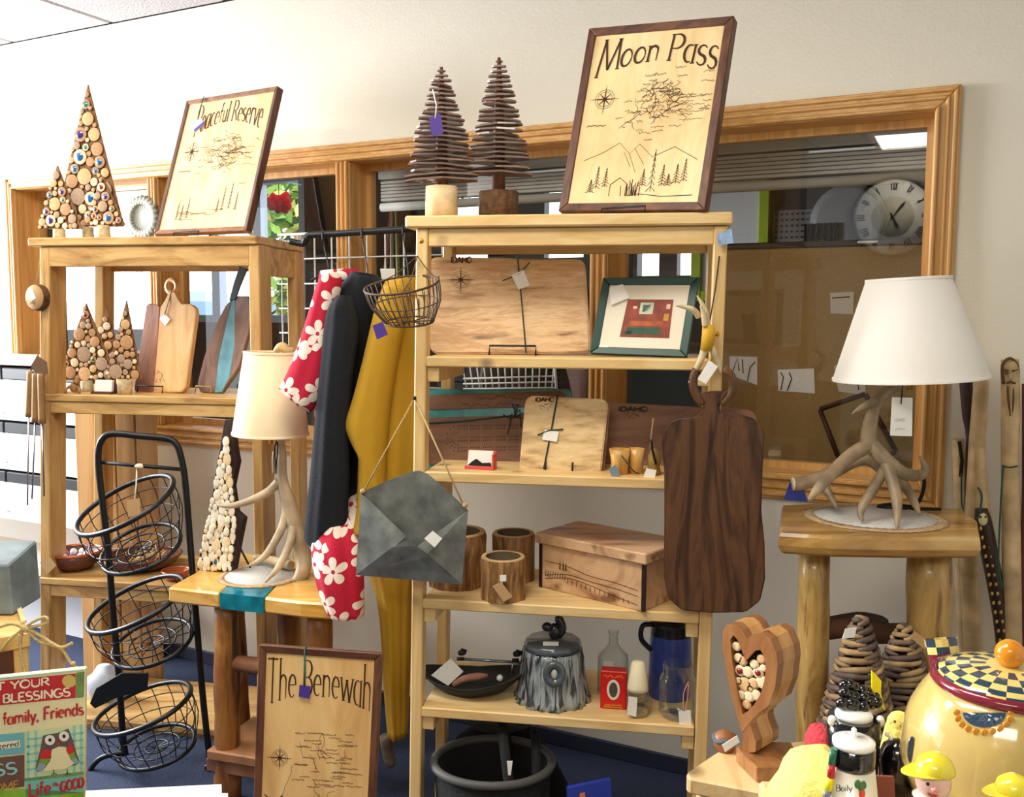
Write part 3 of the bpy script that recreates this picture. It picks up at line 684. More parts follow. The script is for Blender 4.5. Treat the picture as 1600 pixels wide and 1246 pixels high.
# ================================================================ FRAMED MAP SIGNS
def wood_sign(label, corners, pl, fwid, th, title, panel_m, frame_ms, seed, kind, group=None, name='framed_map'):
    q = Quad(pl, *corners); W_ = (q.c[1] - q.c[0]).length; H_ = (q.c[3] - q.c[0]).length; fu, fv = fwid / W_, fwid / H_
    t = thing(name, label, 'sign', (q.c[0] + q.c[1]) / 2, group)
    cs = [(0, 0), (1, 0), (1, 1), (0, 1)]; ci = [(fu, fv), (1 - fu, fv), (1 - fu, 1 - fv), (fu, 1 - fv)]
    for i in range(4):
        j = (i + 1) % 4; A = [cs[i], cs[j], ci[j], ci[i]]
        MB().hexa([q(*p, -th) for p in A] + [q(*p, 0 if k < 2 else -.002) for k, p in enumerate(A)], .0018).build('frame_rail', frame_ms[i % 2], t)
    MB().slab([q(*p, -.006) for p in ci], pl.n * -.008).build('panel', panel_m, t)
    o = -.0052; rnd = random.Random(seed); mp = lambda a, b: q(a, b, o); st = .0016 * (W_ / .35)
    e = MB(); title(e, mp, pl.n, st); e.build('lettering', dark_ink, t)
    e = MB()
    compass(e, mp, .2, .6, .085, W_ / H_, st, pl.n)
    if kind != 2:
        for i in range(70):
            u_ = rnd.gauss(.58, .15); v_ = rnd.gauss(.57, .08)
            w9 = rnd.uniform(.03, .09); squiggle(e, mp, min(max(u_, .3), .93 - w9), v_, w9, .013, st * .7, pl.n, rnd)
        for i in range(26):
            x, y = rnd.uniform(.42, .75), rnd.uniform(.52, .7); pts = []
            for k in range(8): pts.append(mp(x, y)); x += rnd.uniform(-.035, .035); y -= rnd.uniform(.0, .022)
            e.ribbon(pts, st * .7, pl.n)
        for i in range(4): squiggle(e, mp, .74, .47 + .04 * i, .15, .011, st * .5, pl.n, rnd)
        squiggle(e, mp, .1, .455, .14, .014, st, pl.n, rnd)
        if kind == 0:
            e.ribbon([mp(x, y) for x, y in ((.12, .27), (.25, .31), (.36, .36), (.44, .30), (.5, .35), (.6, .28), (.74, .33), (.9, .26))], st * .7, pl.n)
            for a in ((.4, .31, .46, .23), (.47, .33, .55, .24), (.44, .3, .5, .2)): e.ribbon([mp(a[0], a[1]), mp(a[2], a[3])], st * .6, pl.n)
            for x, y, h in ((.24, .12, .12), (.3, .13, .1), (.2, .1, .07), (.62, .1, .22), (.69, .13, .11), (.78, .14, .1), (.83, .15, .12), (.56, .13, .09), (.73, .13, .06)): fir(e, mp, x, y, .03, h, st * .8, pl.n, rnd)
            for i in range(16): x = rnd.uniform(.42, .55); e.ribbon([mp(x, .08), mp(x + rnd.uniform(-.02, .02), rnd.uniform(.12, .17))], st, pl.n)
            e.ribbon([mp(x, y) for x, y in ((.34, .08), (.34, .14), (.4, .175), (.46, .14), (.46, .08), (.55, .09), (.7, .075), (.9, .08))], st, pl.n)
        else:
            for x, y, h in ((.2, .1, .13), (.25, .1, .11), (.31, .11, .15), (.68, .15, .17), (.75, .16, .19), (.82, .15, .13), (.63, .14, .1)): fir(e, mp, x, y, .018, h, st * .8, pl.n, rnd)
            for i in range(8): squiggle(e, mp, rnd.uniform(.15, .6), rnd.uniform(.05, .16), .16, .012, st * .6, pl.n, rnd)
    else:
        for i in range(40): squiggle(e, mp, rnd.uniform(.3, .78), rnd.uniform(.5, .7), rnd.uniform(.07, .14), .007, st * .7, pl.n, rnd)
        for i in range(12):
            x, y = rnd.uniform(.3, .8), rnd.uniform(.45, .7); pts = []
            for k in range(8): pts.append(mp(x, y)); x += rnd.uniform(-.03, .03); y -= rnd.uniform(0, .02)
            e.ribbon(pts, st * .6, pl.n)
        # soaring bird and tree line
        e.ribbon([mp(x, y) for x, y in ((.08, .47), (.13, .452), (.18, .43), (.21, .45), (.23, .468), (.22, .44), (.19, .41))], [st, st * 4, st * 6, st * 5, st * 4, st * 3, st], pl.n)
        for i in range(16): fir(e, mp, .12 + i * .05, .16 + rnd.uniform(-.01, .02), .018, rnd.uniform(.1, .22), st * .8, pl.n, rnd)
        e.ribbon([mp(x, y) for x, y in ((.05, .36), (.2, .33), (.35, .37), (.5, .34), (.65, .38), (.9, .33))], st * .7, pl.n)
    eo = e.build('engraving', dark_ink, t); eo['kind'] = 'stuff'
    return t, q
def arch(b0, drop, top): # baseline arched up in the middle, flat top
    bs = lambda t: b0 - drop * (2 * t - 1) ** 2
    return bs, lambda t: top - bs(t)
fmx = wood('frame_brown_along', [(62, 34, 24), (96, 58, 40), (122, 78, 54)], 'X', 3, 30)
fmz = wood('frame_brown_upright', [(62, 34, 24), (96, 58, 40), (122, 78, 54)], 'Z', 3, 30)
# large map on the middle unit
pl = Pl(M.w(M.hit(900, 330, .1).x, .1, ZTM), 31, 17)
def ti(e, mp, n, st):
    b, h = arch(.795, .075, .93); text(e, 'Moon Pass', mp, .1, .93, b, h, st * 3.4, n, True, .1)
t, q = wood_sign('tall framed wooden map lettered Moon Pass on top of the middle shelf', ((920, 44), (1147, 24), (1101, 328), (872, 330)), pl, .022, .03, ti, maple, (fmx, fmz), 4, 0)
u0, _ = pl.uv(945, 325); u1, _ = pl.uv(1012, 325)
easel(pl, u0, u1, .016, .034, 'black wire easel holding the Moon Pass map', group=None)
# map on the left unit
pl2 = Pl(L.w(L.hit(300, 366, .12).x, .12, ZTL), 32, 17)
def ti(e, mp, n, st):
    b, h = arch(.80, .09, .945); text(e, 'Peaceful Reserve', mp, .17, .9, b, h, st * 2.2, n)
fr2x = wood('frame_tan_along', [(92, 56, 34), (140, 92, 58), (160, 110, 70)], 'X', 3, 30)
t, q = wood_sign('framed wooden map with purple tag on top of the left shelf unit', ((291, 157), (434, 134), (384, 360), (240, 366)), pl2, .016, .028, ti, wood('maple_peach', [(226, 180, 120), (240, 202, 146), (246, 216, 166)], 'Z', 2, 14), (fr2x, fmz), 9, 1)
n = q.n
MB().tube([q(.22, 1.0, -.01), q(.215, 1.004, .004), q(.2, .9, .003), q(.205, .83, .004)], .0016, 5).build('tag_cord', green_cord, t)
MB().slab([q(.15, .79, .004), q(.23, .845, .004), q(.3, .79, .004), q(.21, .735, .004)], n * -.001).build('tag', white_card, t)
MB().slab([q(.21, .735, .0055), q(.3, .79, .0055), q(.285, .81, .0055), q(.19, .755, .0055)], n * -.001).build('tag_band', purple_card, t)
u0, _ = pl2.uv(278, 362); u1, _ = pl2.uv(316, 362)
easel(pl2, u0, u1, .022, .032, 'black wire easel under the framed map on the left shelf unit')
# map on the floor in front of the log table
q0 = P(498, 1246, 2.13)
pl3 = Pl(V((q0.x, q0.y - .03, 0)), 4, 9)
def ti(e, mp, n, st):
    b, h = arch(.83, .045, .955); text(e, 'The Benewah', mp, .07, .93, b, h, st * 3.0, n)
def ext(a, b, y): return (a[0] + (b[0] - a[0]) * (y - a[1]) / (b[1] - a[1]), y)
bl, br = ext((404, 1008), (396, 1246), 1452), ext((597, 1022), (586, 1246), 1462)
t, q = wood_sign('framed wooden map lettered The Benewah leaning on the log table', ((404, 1008), (597, 1022), br, bl), pl3, .018, .02, ti, wood('maple_tan', [(206, 160, 100), (226, 184, 122), (234, 198, 138)], 'Z', 2, 14), (fmx, fmz), 11, 2)
n = q.n
MB().tube([q(.38, 1.0, -.012), q(.38, 1.003, .004), q(.39, .9, .004), q(.39, .865, .004)], .002, 5).build('tag_cord', plain('teal_cord', (20, 90, 84), .8), t)
MB().slab([q(.35, .868, .004), q(.44, .866, .004), q(.435, .822, .004), q(.345, .826, .004)], n * -.001).build('tag', purple_card, t)
# digits on the office banner
a, b, dd, o = numq
e = MB(); text(e, '96', lambda u_, v_: W.w(a.x + (b.x - a.x) * u_, dd - .002, a.z + (b.z - a.z) * v_), .1, .6, flatc(.3), flatc(.55), .014, W.y, False); e.build('digits', black_ink, o)
# ================================================================ LEFT SIDE
rnd = random.Random(21)
# twig-slice trees: a backing triangle covered with log slices
slice_bark = plain('slice_bark', (86, 60, 38), .9, var=.3)
SL = []
for nm, c in (('slice_tan', (214, 172, 120)), ('slice_pale', (236, 212, 170)), ('slice_brown', (190, 144, 100)), ('slice_grey', (176, 146, 120))):
    b = MB(); b.lathe((0, 0, 0), [(1, 0), (1, .8)], 12, (0, 0, 1), cap=False); b.mi = 1; b.lathe((0, 0, 0), [(1, .8), (.9, 1), (.45, 1.0), (.0, 1.02)], 12, cap=False)
    me = bpy.data.meshes.new(nm); b.bm.to_mesh(me); b.bm.free(); me.materials.append(slice_bark); me.materials.append(plain(nm, c, .75, var=.18, sc_=3)); SL.append(me)
RES = []
for nm, c in (('resin_red', (150, 24, 40)), ('resin_green', (20, 120, 84)), ('resin_blue', (30, 96, 150)), ('resin_violet', (60, 40, 120))):
    b = MB(); b.lathe((0, 0, 0), [(.56, 1.0), (.56, 1.06), (0, 1.09)], 10, cap=False); me = bpy.data.meshes.new(nm); b.bm.to_mesh(me); b.bm.free(); me.materials.append(plain(nm, c, .15, coat=.5)); RES.append(me)
def fill_slices(t, pl, tri, th, n, rmin, rmax, seed, coloured=.2, off=.0, sv=1):
    """pack slices inside a polygon given in plane coordinates"""
    r_ = random.Random(seed); C_ = []; k = len(tri)
    def inside(x, y, r):
        m = 9
        for i in range(k):
            a, b = tri[i], tri[(i + 1) % k]; ex, ey = b[0] - a[0], b[1] - a[1]; l = math.hypot(ex, ey)
            m = min(m, ((x - a[0]) * -ey + (y - a[1]) * ex) / l)
        return m
    xs_ = [p[0] for p in tri]; ys_ = [p[1] for p in tri]; tries = 0
    while len(C_) < n and tries < 9000:
        tries += 1; x = r_.uniform(min(xs_), max(xs_)); y = r_.uniform(min(ys_), max(ys_)); e = inside(x, y, 0)
        if e <= rmin * .6: continue
        r = min([rmax * r_.uniform(.55, 1), e * 1.12] + [math.hypot(x - a, y - b) - c for a, b, c in C_])
        if r < rmin * (1.6 if tries < 2500 else 1): continue
        C_.append((x, y, r))
    for x, y, r in C_:
        o = pl.w(x, y, off); h = th * r_.uniform(.75, 1.15)
        mt = basis(o, pl.u, pl.v, pl.n, r, r * sv, h)
        s_ = part('log_slice', r_.choice(SL), mt, t)
        if r > rmin * 1.7 and r_.random() < coloured:
            c = bpy.data.objects.new('resin_centre', r_.choice(RES)); COL.objects.link(c); c.parent = s_
def twig_tree(label, apex, bl, br, pl, n, rmin, rmax, seed, group, stump=True, colr=.4):
    a, b, c = pl.uv(*apex), pl.uv(*bl), pl.uv(*br)
    zb = pl.o.z
    t = thing('twig_tree', label, 'tree ornament', V((pl.w((b[0] + c[0]) / 2, 0).x, pl.w((b[0] + c[0]) / 2, 0).y, zb)), group)
    MB().slab([pl.w(*b), pl.w(*c), pl.w(*a)], pl.n * -.006).build('backing', plain('twig_backing', (140, 102, 68), .9), t)
    fill_slices(t, pl, [b, c, a], .009, n, rmin, rmax, seed, colr)
    if stump:
        m = ((b[0] + c[0]) / 2, min(b[1], c[1])); r = .020; p = pl.w(*m, .004); h = p.z - zb
        if h > .005: MB().lathe(V((p.x, p.y, zb)), [(r * 1.1, 0), (r, h * .4), (r, h)], 12).build('stump', plain('birch_stump', (196, 176, 136), .8, var=.4, sc_=40), t)
    return t
p0 = L.w(L.hit(130, 350, .16).x, .16, ZTL)
pa = Pl(p0, 14, 0); pb_ = Pl(p0 + pa.n * .05, 14, 0); pc_ = Pl(p0 + pa.n * .05, 14, 0)
g = 'twig slice trees on the left shelf top'
twig_tree('tallest twig slice tree, left end of the left shelf top', (137, 132), (84, 354), (193, 354), pa, 90, .007, .040, 1, g)
twig_tree('small twig slice tree at the left foot of the tallest one', (89, 258), (60, 358), (128, 358), pb_, 40, .006, .026, 2, g)
twig_tree('small twig slice tree at the right foot of the tallest one', (160, 276), (132, 352), (195, 352), pc_, 44, .006, .026, 3, g)
p0 = L.w(L.hit(150, 600, .16).x, .16, zl[0])
pa = Pl(p0 + pa.n * .035, 12, 0); pb_ = Pl(p0, 12, 0); pc_ = Pl(p0 + pa.n * .06, 12, 0)
g = 'twig slice trees on the second left shelf'
twig_tree('leftmost twig slice tree on the second shelf of the left unit', (134, 474), (91, 594), (183, 594), pa, 50, .006, .030, 4, g, colr=.15)
twig_tree('middle twig slice tree, half behind its neighbours on the second left shelf', (166, 478), (130, 600), (198, 600), pb_, 30, .006, .024, 5, g, colr=.12)
twig_tree('right twig slice tree beside the two-tone paddle board on the left unit', (197, 470), (164, 592), (221, 592), pc_, 40, .006, .028, 6, g, colr=.2)
# grey scalloped disc on the window ledge behind the top trees
c = W.w(*W.hit(222, 340, -.03)); o = MB()
o.lathe(c, [(PX(33, 3.78), -.012), (PX(33, 3.78), 0), (PX(31, 3.78), .004), (PX(20, 3.78), .010), (PX(19, 3.78), .003), (0, .004)], 144, -W.y, fn=lambda a, h: 1 + (.05 * math.cos(24 * a) if h < .011 else 0))
MB_ = o.build('scalloped_plate', plain('zinc_plate', (128, 128, 112), .6, 0)); MB_['label'] = 'grey scalloped metal plate behind the twig trees, beside the tan framed map'; MB_['category'] = 'plate'
# two-tone paddle board on the second shelf
bp0 = L.w(L.hit(255, 612, .13).x, .13, zl[0]); pl = Pl(bp0, 20, 13)
t = thing('paddle_board', 'two-tone wooden paddle cutting board with looped handle on the left unit', 'cutting board', bp0)
light_b = wood('board_alder', [(196, 146, 88), (222, 176, 116), (232, 192, 136)], 'Z', 2, 16); red_b = wood('board_mahogany', [(116, 70, 48), (150, 96, 68), (166, 110, 80)], 'Z', 2, 16)
pxslab(MB(), [(228, 477), (232, 474), (246, 476), (250, 480), (239, 614), (214, 614), (209, 610), (210, 600)], pl, .022, .003).build('dark_plank', red_b, t)
pxslab(MB(), [(250, 480), (258, 468), (263, 456), (273, 456), (279, 468), (284, 475), (298, 475), (305, 481), (306, 490), (290, 606), (283, 613), (239, 614)], pl, .022, .003).build('light_plank', light_b, t)
ring = [pl.hit(269 + 8 * math.cos(a), 448 + 10 * math.sin(a), -.011) for a in (2 * math.pi * i / 16 for i in range(16))]
MB().tube(ring, .0085, 8, closed=True, sq=1.2).build('handle_loop', light_b, t)
tag_card(t, [pl.hit(x, y, .003) for x, y in ((249, 498), (257, 490), (266, 499), (258, 510))], white_card, [pl.hit(269, 452, -.002), pl.hit(262, 476, .003), pl.hit(257, 493, .003)])
e = MB(); rr = random.Random(5)
for i in range(16): a = pl.hit(248 + rr.uniform(-8, 8), 590 + rr.uniform(-9, 9), .0006); b = a + pl.u * rr.uniform(-.01, .01) + pl.v * rr.uniform(-.012, .012); e.ribbon([a, b], .0015, pl.n)
e.build('engraving', dark_ink, t)
u0, _ = pl.uv(219, 612); u1, _ = pl.uv(258, 612); easel(pl, u0, u1, .020, .026, 'black wire easel under the two-tone paddle board')
# blue resin paddle board
bp0 = L.w(L.hit(345, 616, .14).x, .14, zl[0]); pl = Pl(bp0, 24, 16)
t = thing('resin_board', 'walnut and blue resin serving board with black strap on the left unit', 'cutting board', bp0)
wal = wood('board_grey_walnut', [(96, 70, 58), (130, 98, 84), (150, 118, 104)], 'Z', 2, 16)
pxslab(MB(), [(352, 478), (362, 468), (341, 560), (335, 614), (312, 612), (308, 600), (318, 560), (336, 510)], pl, .018, .002).build('left_wood', wal, t)
pxslab(MB(), [(362, 468), (368, 463), (366, 500), (366, 540), (358, 590), (346, 613), (335, 614), (341, 560)], pl, .018, .002).build('resin_river', plain('ice_resin', (112, 168, 188), .2, var=.3, sc_=12), t)
pxslab(MB(), [(368, 463), (388, 463), (394, 475), (388, 520), (372, 575), (346, 613), (358, 590), (366, 540), (366, 500)], pl, .018, .002).build('right_wood', wal, t)
pxslab(MB(), [(358, 470), (365, 442), (374, 416), (386, 420), (376, 444), (367, 468)], pl, .006, .001, .004).build('strap', plain('black_leather', (24, 34, 36), .6), t)
u0, _ = pl.uv(309, 614); u1, _ = pl.uv(334, 614); easel(pl, u0, u1, .020, .022, 'brass coloured wire easel under the blue resin board', plain('brass_wire', (186, 156, 92), .35, .8))
# little things in front of the twig trees
p = L.w(L.hit(160, 610, .05).x, .05, zl[0])
t = thing('card_holder', 'dark wooden holder with white business cards on the second left shelf', 'card holder', p)
fl = Fr(p, 12, True); MB(fl).box(-.038, .042, -.012, .024, 0, .008, .002).box(-.038, .042, .014, .024, .008, .034, .002).build('base', plain('dark_red_wood', (82, 36, 32), .6), t)
for i in range(3): MB(fl).hexa([(-.030, .0 + .004 * i, .008), (.034, .0 + .004 * i, .008), (.034, .003 + .004 * i, .008), (-.03, .003 + .004 * i, .008), (-.03, .006 + .004 * i, .046), (.034, .006 + .004 * i, .046), (.034, .009 + .004 * i, .046), (-.03, .009 + .004 * i, .046)]).build('card', white_card, t)
def puck(label, px, py, rp, h, fr, dd, z, m, name='wood_ornament', cat_='ornament'):
    p = fr.w(fr.hit(px, py, dd).x, dd, z); r = PX(rp, p.y)
    t = thing(name, label, cat_, p); return t, p, r
t, p, r = puck('carved wooden bear with paw raised, left end of the second left shelf', 117, 604, 12, 0, L, .06, zl[0], None)
bm_ = plain('carved_bear', (150, 112, 66), .8, var=.4, bump=.3, sc_=60)
MB().ball(p + V((0, 0, r * .75)), r * .7, 12, 8, (1, .9, 1)).build('body', bm_, t)
hd = MB().ball(p + V((r * .4, -r * .3, r * 1.5)), r * .42, 12, 8, (1.1, 1, .9)).build('head', bm_, t)
for s in (-1, 1): MB().ball(p + V((r * .4 + s * r * .3, -r * .2, r * 1.9)), r * .13, 8, 6).build('ear', bm_, hd)
for s in (-1, 1): MB().tube([p + V((s * r * .5, -r * .3, r * .9)), p + V((s * r * .9, -r * .6, r * .5)), p + V((s * r * .9, -r * .8, r * .05))], r * .2, 8).build('leg', bm_, t)
t, p, r = puck('small black camera ornament behind the card holder', 164, 590, 12, 0, L, .13, zl[0], None)
MB().box(p.x - r, p.x + r, p.y - .012, p.y + .012, p.z, p.z + r * 1.9, .003).build('body', black_metal, t)
MB().lathe(p + V((0, -.012, r)), [(r * .6, 0), (r * .6, .014), (r * .4, .016), (0, .01)], 16, (0, -1, 0)).build('lens', plain('lens_black', (14, 14, 18), .15), t)
t, p, r = puck('small birch log candle holder under the right twig tree', 195, 610, 11, 0, L, .05, zl[0], None)
MB().lathe(p, [(r, 0), (r, .045), (r * .7, .046), (r * .7, .03), (0, .03)], 14).build('log', MATS['birch_stump'], t)
# round wooden slice ornament hung on the left post
p = L.w(*L.hit(57, 465, -.012)); t = thing('wood_slice_sign', 'round wood slice with burnt lettering hung on the left post', 'ornament', p - V((0, 0, .05)))
r = PX(20, 3.08); ax = -L.y + L.x * -.25
MB().lathe(p, [(r, -.016), (r * 1.02, -.006), (r, .006), (r * .94, .01), (0, .01)], 28, ax).build('slice', plain('slice_face', (178, 138, 88), .8, var=.15, sc_=12), t)
MB().lathe(p, [(r * 1.01, -.018), (r * 1.06, -.006), (r * 1.01, .008)], 28, ax, cap=False).build('bark_rim', bark, t)
fx = L.x; e = MB(); text(e, 'IDAHO', lambda u_, v_: p + ax.normalized() * .0115 + fx * ((u_ - .5) * r * 1.3) + V((0, 0, -r * .55 - v_ * 0 + v_ * r * .3)), 0, 1, flatc(0), flatc(1), .002, ax, False); e.build('lettering', dark_ink, t)
tag_card(t, [p + ax * .012 + L.x * (a * r) + V((0, 0, b * r)) for a, b in ((-.45, .55), (-.1, .75), (.22, -.05), (-.15, -.25))], white_card)
MB().tube([p + V((0, 0, r)), p + V((.008, .012, r + .06)), p + V((.012, .016, r + .1))], .0018, 5).build('hanging_cord', twine, t)
# bundle of wooden-handled skewers hung on the left post
hang = L.w(*L.hit(60, 552, -.014)); tl = 'wooden handled skewers hung on the left post'
for k, (x0, y0, x1, y1, rx, ry) in enumerate(((48, 580, 45, 652, 43, 790), (56, 584, 55, 660, 50, 780), (64, 584, 66, 662, 69, 776))):
    dd = -.018 - .012 * k; a, b, c = L.w(*L.hit(x0, y0, dd)), L.w(*L.hit(x1, y1, dd)), L.w(*L.hit(rx, ry, dd))
    t = thing('skewer', ['left wooden handled skewer hanging on the left post', 'middle wooden handled skewer hanging on the left post', 'right wooden handled skewer hanging on the left post'][k], 'skewer', c, tl)
    MB().tube(cat([a, a * .6 + b * .4, b], 4), .012, 8).build('handle', plain('skewer_handle', (150, 112, 66), .6, var=.2), t)
    MB().tube([b, c], .0026, 6).build('rod', plain('steel', (150, 150, 156), .3, .9), t)
    MB().tube([a, hang + V((0, -.002 * k, .0))], .0022, 5).build('leather_loop', plain('brown_leather', (104, 76, 52), .8), t)
    if k == 0: MB().slab([L.w(*L.hit(x, y, -.045)) for x, y in ((48, 572), (58, 556), (72, 566), (74, 584), (60, 590))], L.y * .003).build('leather_wrap', MATS['brown_leather'], t)
# white storage shelves at the far left against the wall
Sx = Fr(W.w(W.hit(0, 600, -.3).x, -.3, 0), 26.776)
t = thing('storage_shelf', 'white storage shelving at the far left behind the skewers', 'shelf', Sx.w(0, .12, 0))
wht = plain('white_laminate', (242, 242, 244), .5); bx = Sx.hit(132, 700, .0).x; bx0 = -.75
zsx = [Sx.hit(30, y, 0).z for y in (560, 650, 728, 806, 880)]
MB(Sx).box(bx0, bx, -.004, .27, zsx[0] - .03, zsx[0], .003).build('top_board', plain('pinkish_top', (206, 172, 150), .6), t)
for z in zsx[1:4]: MB(Sx).box(bx0, bx - .0205, 0, .26, z - .022, z, .002).build('shelf_board', wht, t)
MB(Sx).box(bx0, bx, -.004, .27, zsx[4] - .04, zsx[4], .003).build('lower_board', plain('cream_board', (216, 200, 178), .6), t)
for x in (bx - .02, bx0): MB(Sx).box(x, x + .02, .15, .262, .001, zsx[4] - .041, .002).build('side_panel', wht, t)
for x in (bx - .02, bx0): MB(Sx).box(x, x + .02, .15, .262, zsx[4] + .001, zsx[0] - .031, .002).build('side_panel', wht, t)
MB(Sx).box(bx0, bx, .2625, .275, .001, zsx[0] - .031).build('back_panel', wht, t)
black_rim = plain('bin_rim', (30, 32, 38), .5)
for zi, lab in ((1, 'top'), (2, 'middle'), (3, 'lower')):
    z = zsx[zi] + .001; hh = (zsx[zi - 1] - (.03 if zi == 1 else .022)) - zsx[zi] - .012
    for k in range(3):
        x1 = bx - .025 - k * .235; x0 = x1 - .225
        b = thing('storage_bin', 'white bin with black rim on the %s white shelf, %s from the right' % (lab, ('first', 'second', 'third')[k]), 'bin', Sx.w((x0 + x1) / 2, .13, z), 'white bins on the storage shelves')
        MB(Sx).hexa([(x0 + .01, .01, z), (x1 - .01, .01, z), (x1 - .01, .24, z), (x0 + .01, .24, z), (x0, .004, z + hh * .74), (x1, .004, z + hh * .74), (x1, .25, z + hh * .74), (x0, .25, z + hh * .74)], .004).build('body', wht, b)
        MB(Sx).box(x0 - .002, x1 + .002, .008, .25, z + hh * .745, z + hh, .004).build('rim', black_rim, b)
# round cardboard box seen between the posts
z = zsx[2]
# copper and wooden bowls on the third left shelf
def bowl(label, px, py, rp, h, d_, m, name='bowl', inner=None):
    p = L.w(L.hit(px, py, d_).x, d_, zl[1]); r = PX(rp, p.y); t = thing(name, label, 'bowl', p, 'bowls on the third left shelf')
    MB().lathe(p, [(r * .55, 0), (r * .86, h * .4), (r, h), (r * .95, h), (r * .8, h * .45), (r * .5, .012), (0, .01)], 32).build('body', m, t)
    MB().lathe(p, [(r * 1.0, h - .004), (r * 1.03, h + .002), (r * .96, h + .006), (r * .94, h)], 32, cap=False).build('rim', inner or m, t)
    return t, p, r
brown_glaze = plain('brown_glaze', (92, 52, 38), .2, var=.3, sc_=8); copper = plain('copper_glaze', (176, 92, 52), .2, .3, var=.3, sc_=8)
t, p, r = bowl('brown glazed bowl with a kraft tag on the third left shelf', 118, 896, 42, .062, .12, brown_glaze, inner=copper)
tag_card(t, [L.w(*L.hit(x, y, -.008)) for x, y in ((62, 879), (77, 870), (88, 884), (73, 899))], kraft, [L.w(*L.hit(77, 874, -.008)), p + V((-r * .8, -r * .6, .06))])
for k in range(9):
    a = k * .7; b = p + V((r * .45 * math.cos(a), r * .45 * math.sin(a), .05)); o = MB().ball(b, .013, 8, 6)
    o = o.build('glass_pebble', plain('pebble_%d' % (k % 3), [(230, 228, 232), (180, 110, 130), (236, 236, 240)][k % 3], .15)); o['label'] = ('white', 'pink', 'white')[k % 3] + ' polished pebble piled in the brown glazed bowl'; o['category'] = 'pebble'; o['group'] = 'pebbles in the brown bowl'
t, p, r = bowl('wide brown pottery bowl of dried stems behind the basket rack', 225, 893, 58, .045, .18, brown_glaze)
e = MB()
for i in range(60):
    a = rnd.uniform(0, 6.28); q = p + V((rnd.uniform(0, r * .7) * math.cos(a), rnd.uniform(0, r * .7) * math.sin(a), .035)); e.tube([q, q + V((rnd.uniform(-.03, .03), rnd.uniform(-.03, .03), rnd.uniform(.0, .03)))], .0018, 4)
o = e.build('dried_stems', plain('straw', (190, 160, 104), .9)); o['label'] = 'loose dried stems heaped in the wide pottery bowl'; o['category'] = 'dried stems'; o['kind'] = 'stuff'
t, p, r = bowl('shallow reddish dish at the right end of the third left shelf', 275, 905, 22, .03, .06, copper)
# tall slab tree of log slices leaning left of the lamp
p0 = L.w(L.hit(345, 892, -.03).x, -.05, zl[1] + .02)
Tb = Fr(P(262, 918, 2.58), 17); zT = P(262, 918, 2.58).z
q = Tb.hz(345, 893, zT); pl = Pl(Tb.w(q.x, q.y, zT), 14, 4)
t = thing('slice_tower', 'tall narrow dark-barked tree of pale log slices beside the antler lamp', 'tree ornament', Tb.w(q.x, q.y, zT))
outl = [(307, 892), (318, 830), (328, 800), (334, 750), (342, 706), (350, 656), (362, 655), (366, 700), (370, 722), (362, 760), (368, 800), (380, 810), (372, 850), (364, 893)]
pxslab(MB(), outl, pl, .03, .003).build('backing', plain('dark_bark_back', (52, 34, 28), .9, bump=.5), t)
poly = [pl.uv(*p) for p in ((310, 890), (362, 890), (374, 815), (365, 760), (361, 690), (352, 690), (340, 735))]
poly2 = [pl.uv(*p) for p in ((310, 891), (365, 891), (372, 820), (360, 680), (353, 680))]
SLs = SL[:]; b = MB(); b.lathe((0, 0, 0), [(1, 0), (1, .8)], 12, (0, 0, 1), cap=False); b.mi = 1; b.lathe((0, 0, 0), [(1, .8), (.9, 1), (.45, 1.0), (.0, 1.02)], 12, cap=False)
me = bpy.data.meshes.new('slice_white'); b.bm.to_mesh(me); b.bm.free(); me.materials.append(slice_bark); me.materials.append(plain('slice_white', (240, 230, 208), .75, var=.1, sc_=3)); SLT = [me, me, SL[1]]
SL[:] = SLT; fill_slices(t, pl, poly2, .014, 130, .0045, .017, 8, .04, sv=1.5); SL[:] = SLs
MB().tube([pl.hit(372, 850, -.03), Tb.w(q.x + .07, q.y + .05, zT + .003)], .003, 6).build('easel_leg', black_metal, t)
# ---------------- three tier wire basket rack
Yk = 2.78
def kx(px, py, Y=Yk): return P(px, py, Y)
t = thing('basket_rack', 'black metal rack with three tilted wire baskets before the left unit', 'basket rack', P(240, 1225, Yk) * 1)
t.location.z = 0
fp = [(330, 1205), (318, 1100), (306, 960), (298, 860), (290, 760), (284, 720), (276, 695), (262, 686), (220, 682), (180, 678), (162, 684), (154, 704), (155, 740), (162, 800), (170, 870), (177, 960), (186, 1060), (192, 1150), (196, 1180)]
MB().tube(cat([kx(*p) for p in fp], 3), .0105, 8).build('frame', black_metal, t)
MB().tube([kx(158, 723), kx(285, 734)], .006, 8).build('cross_bar', black_metal, t)
MB().tube(cat([kx(196, 1176), kx(160, 1184), kx(142, 1202), kx(141, 1218), kx(152, 1222), kx(154, 1210)], 4), .0085, 8).build('foot', black_metal, t)
MB().tube(cat([kx(330, 1205), kx(300, 1214, 2.77), kx(280, 1226, 2.76), kx(274, 1235, 2.76)], 4), .0085, 8).build('foot', black_metal, t)
MB().tube(cat([kx(320, 1200), kx(345, 1192, 2.8), kx(362, 1190, 2.86)], 4), .0085, 8).build('foot', black_metal, t)
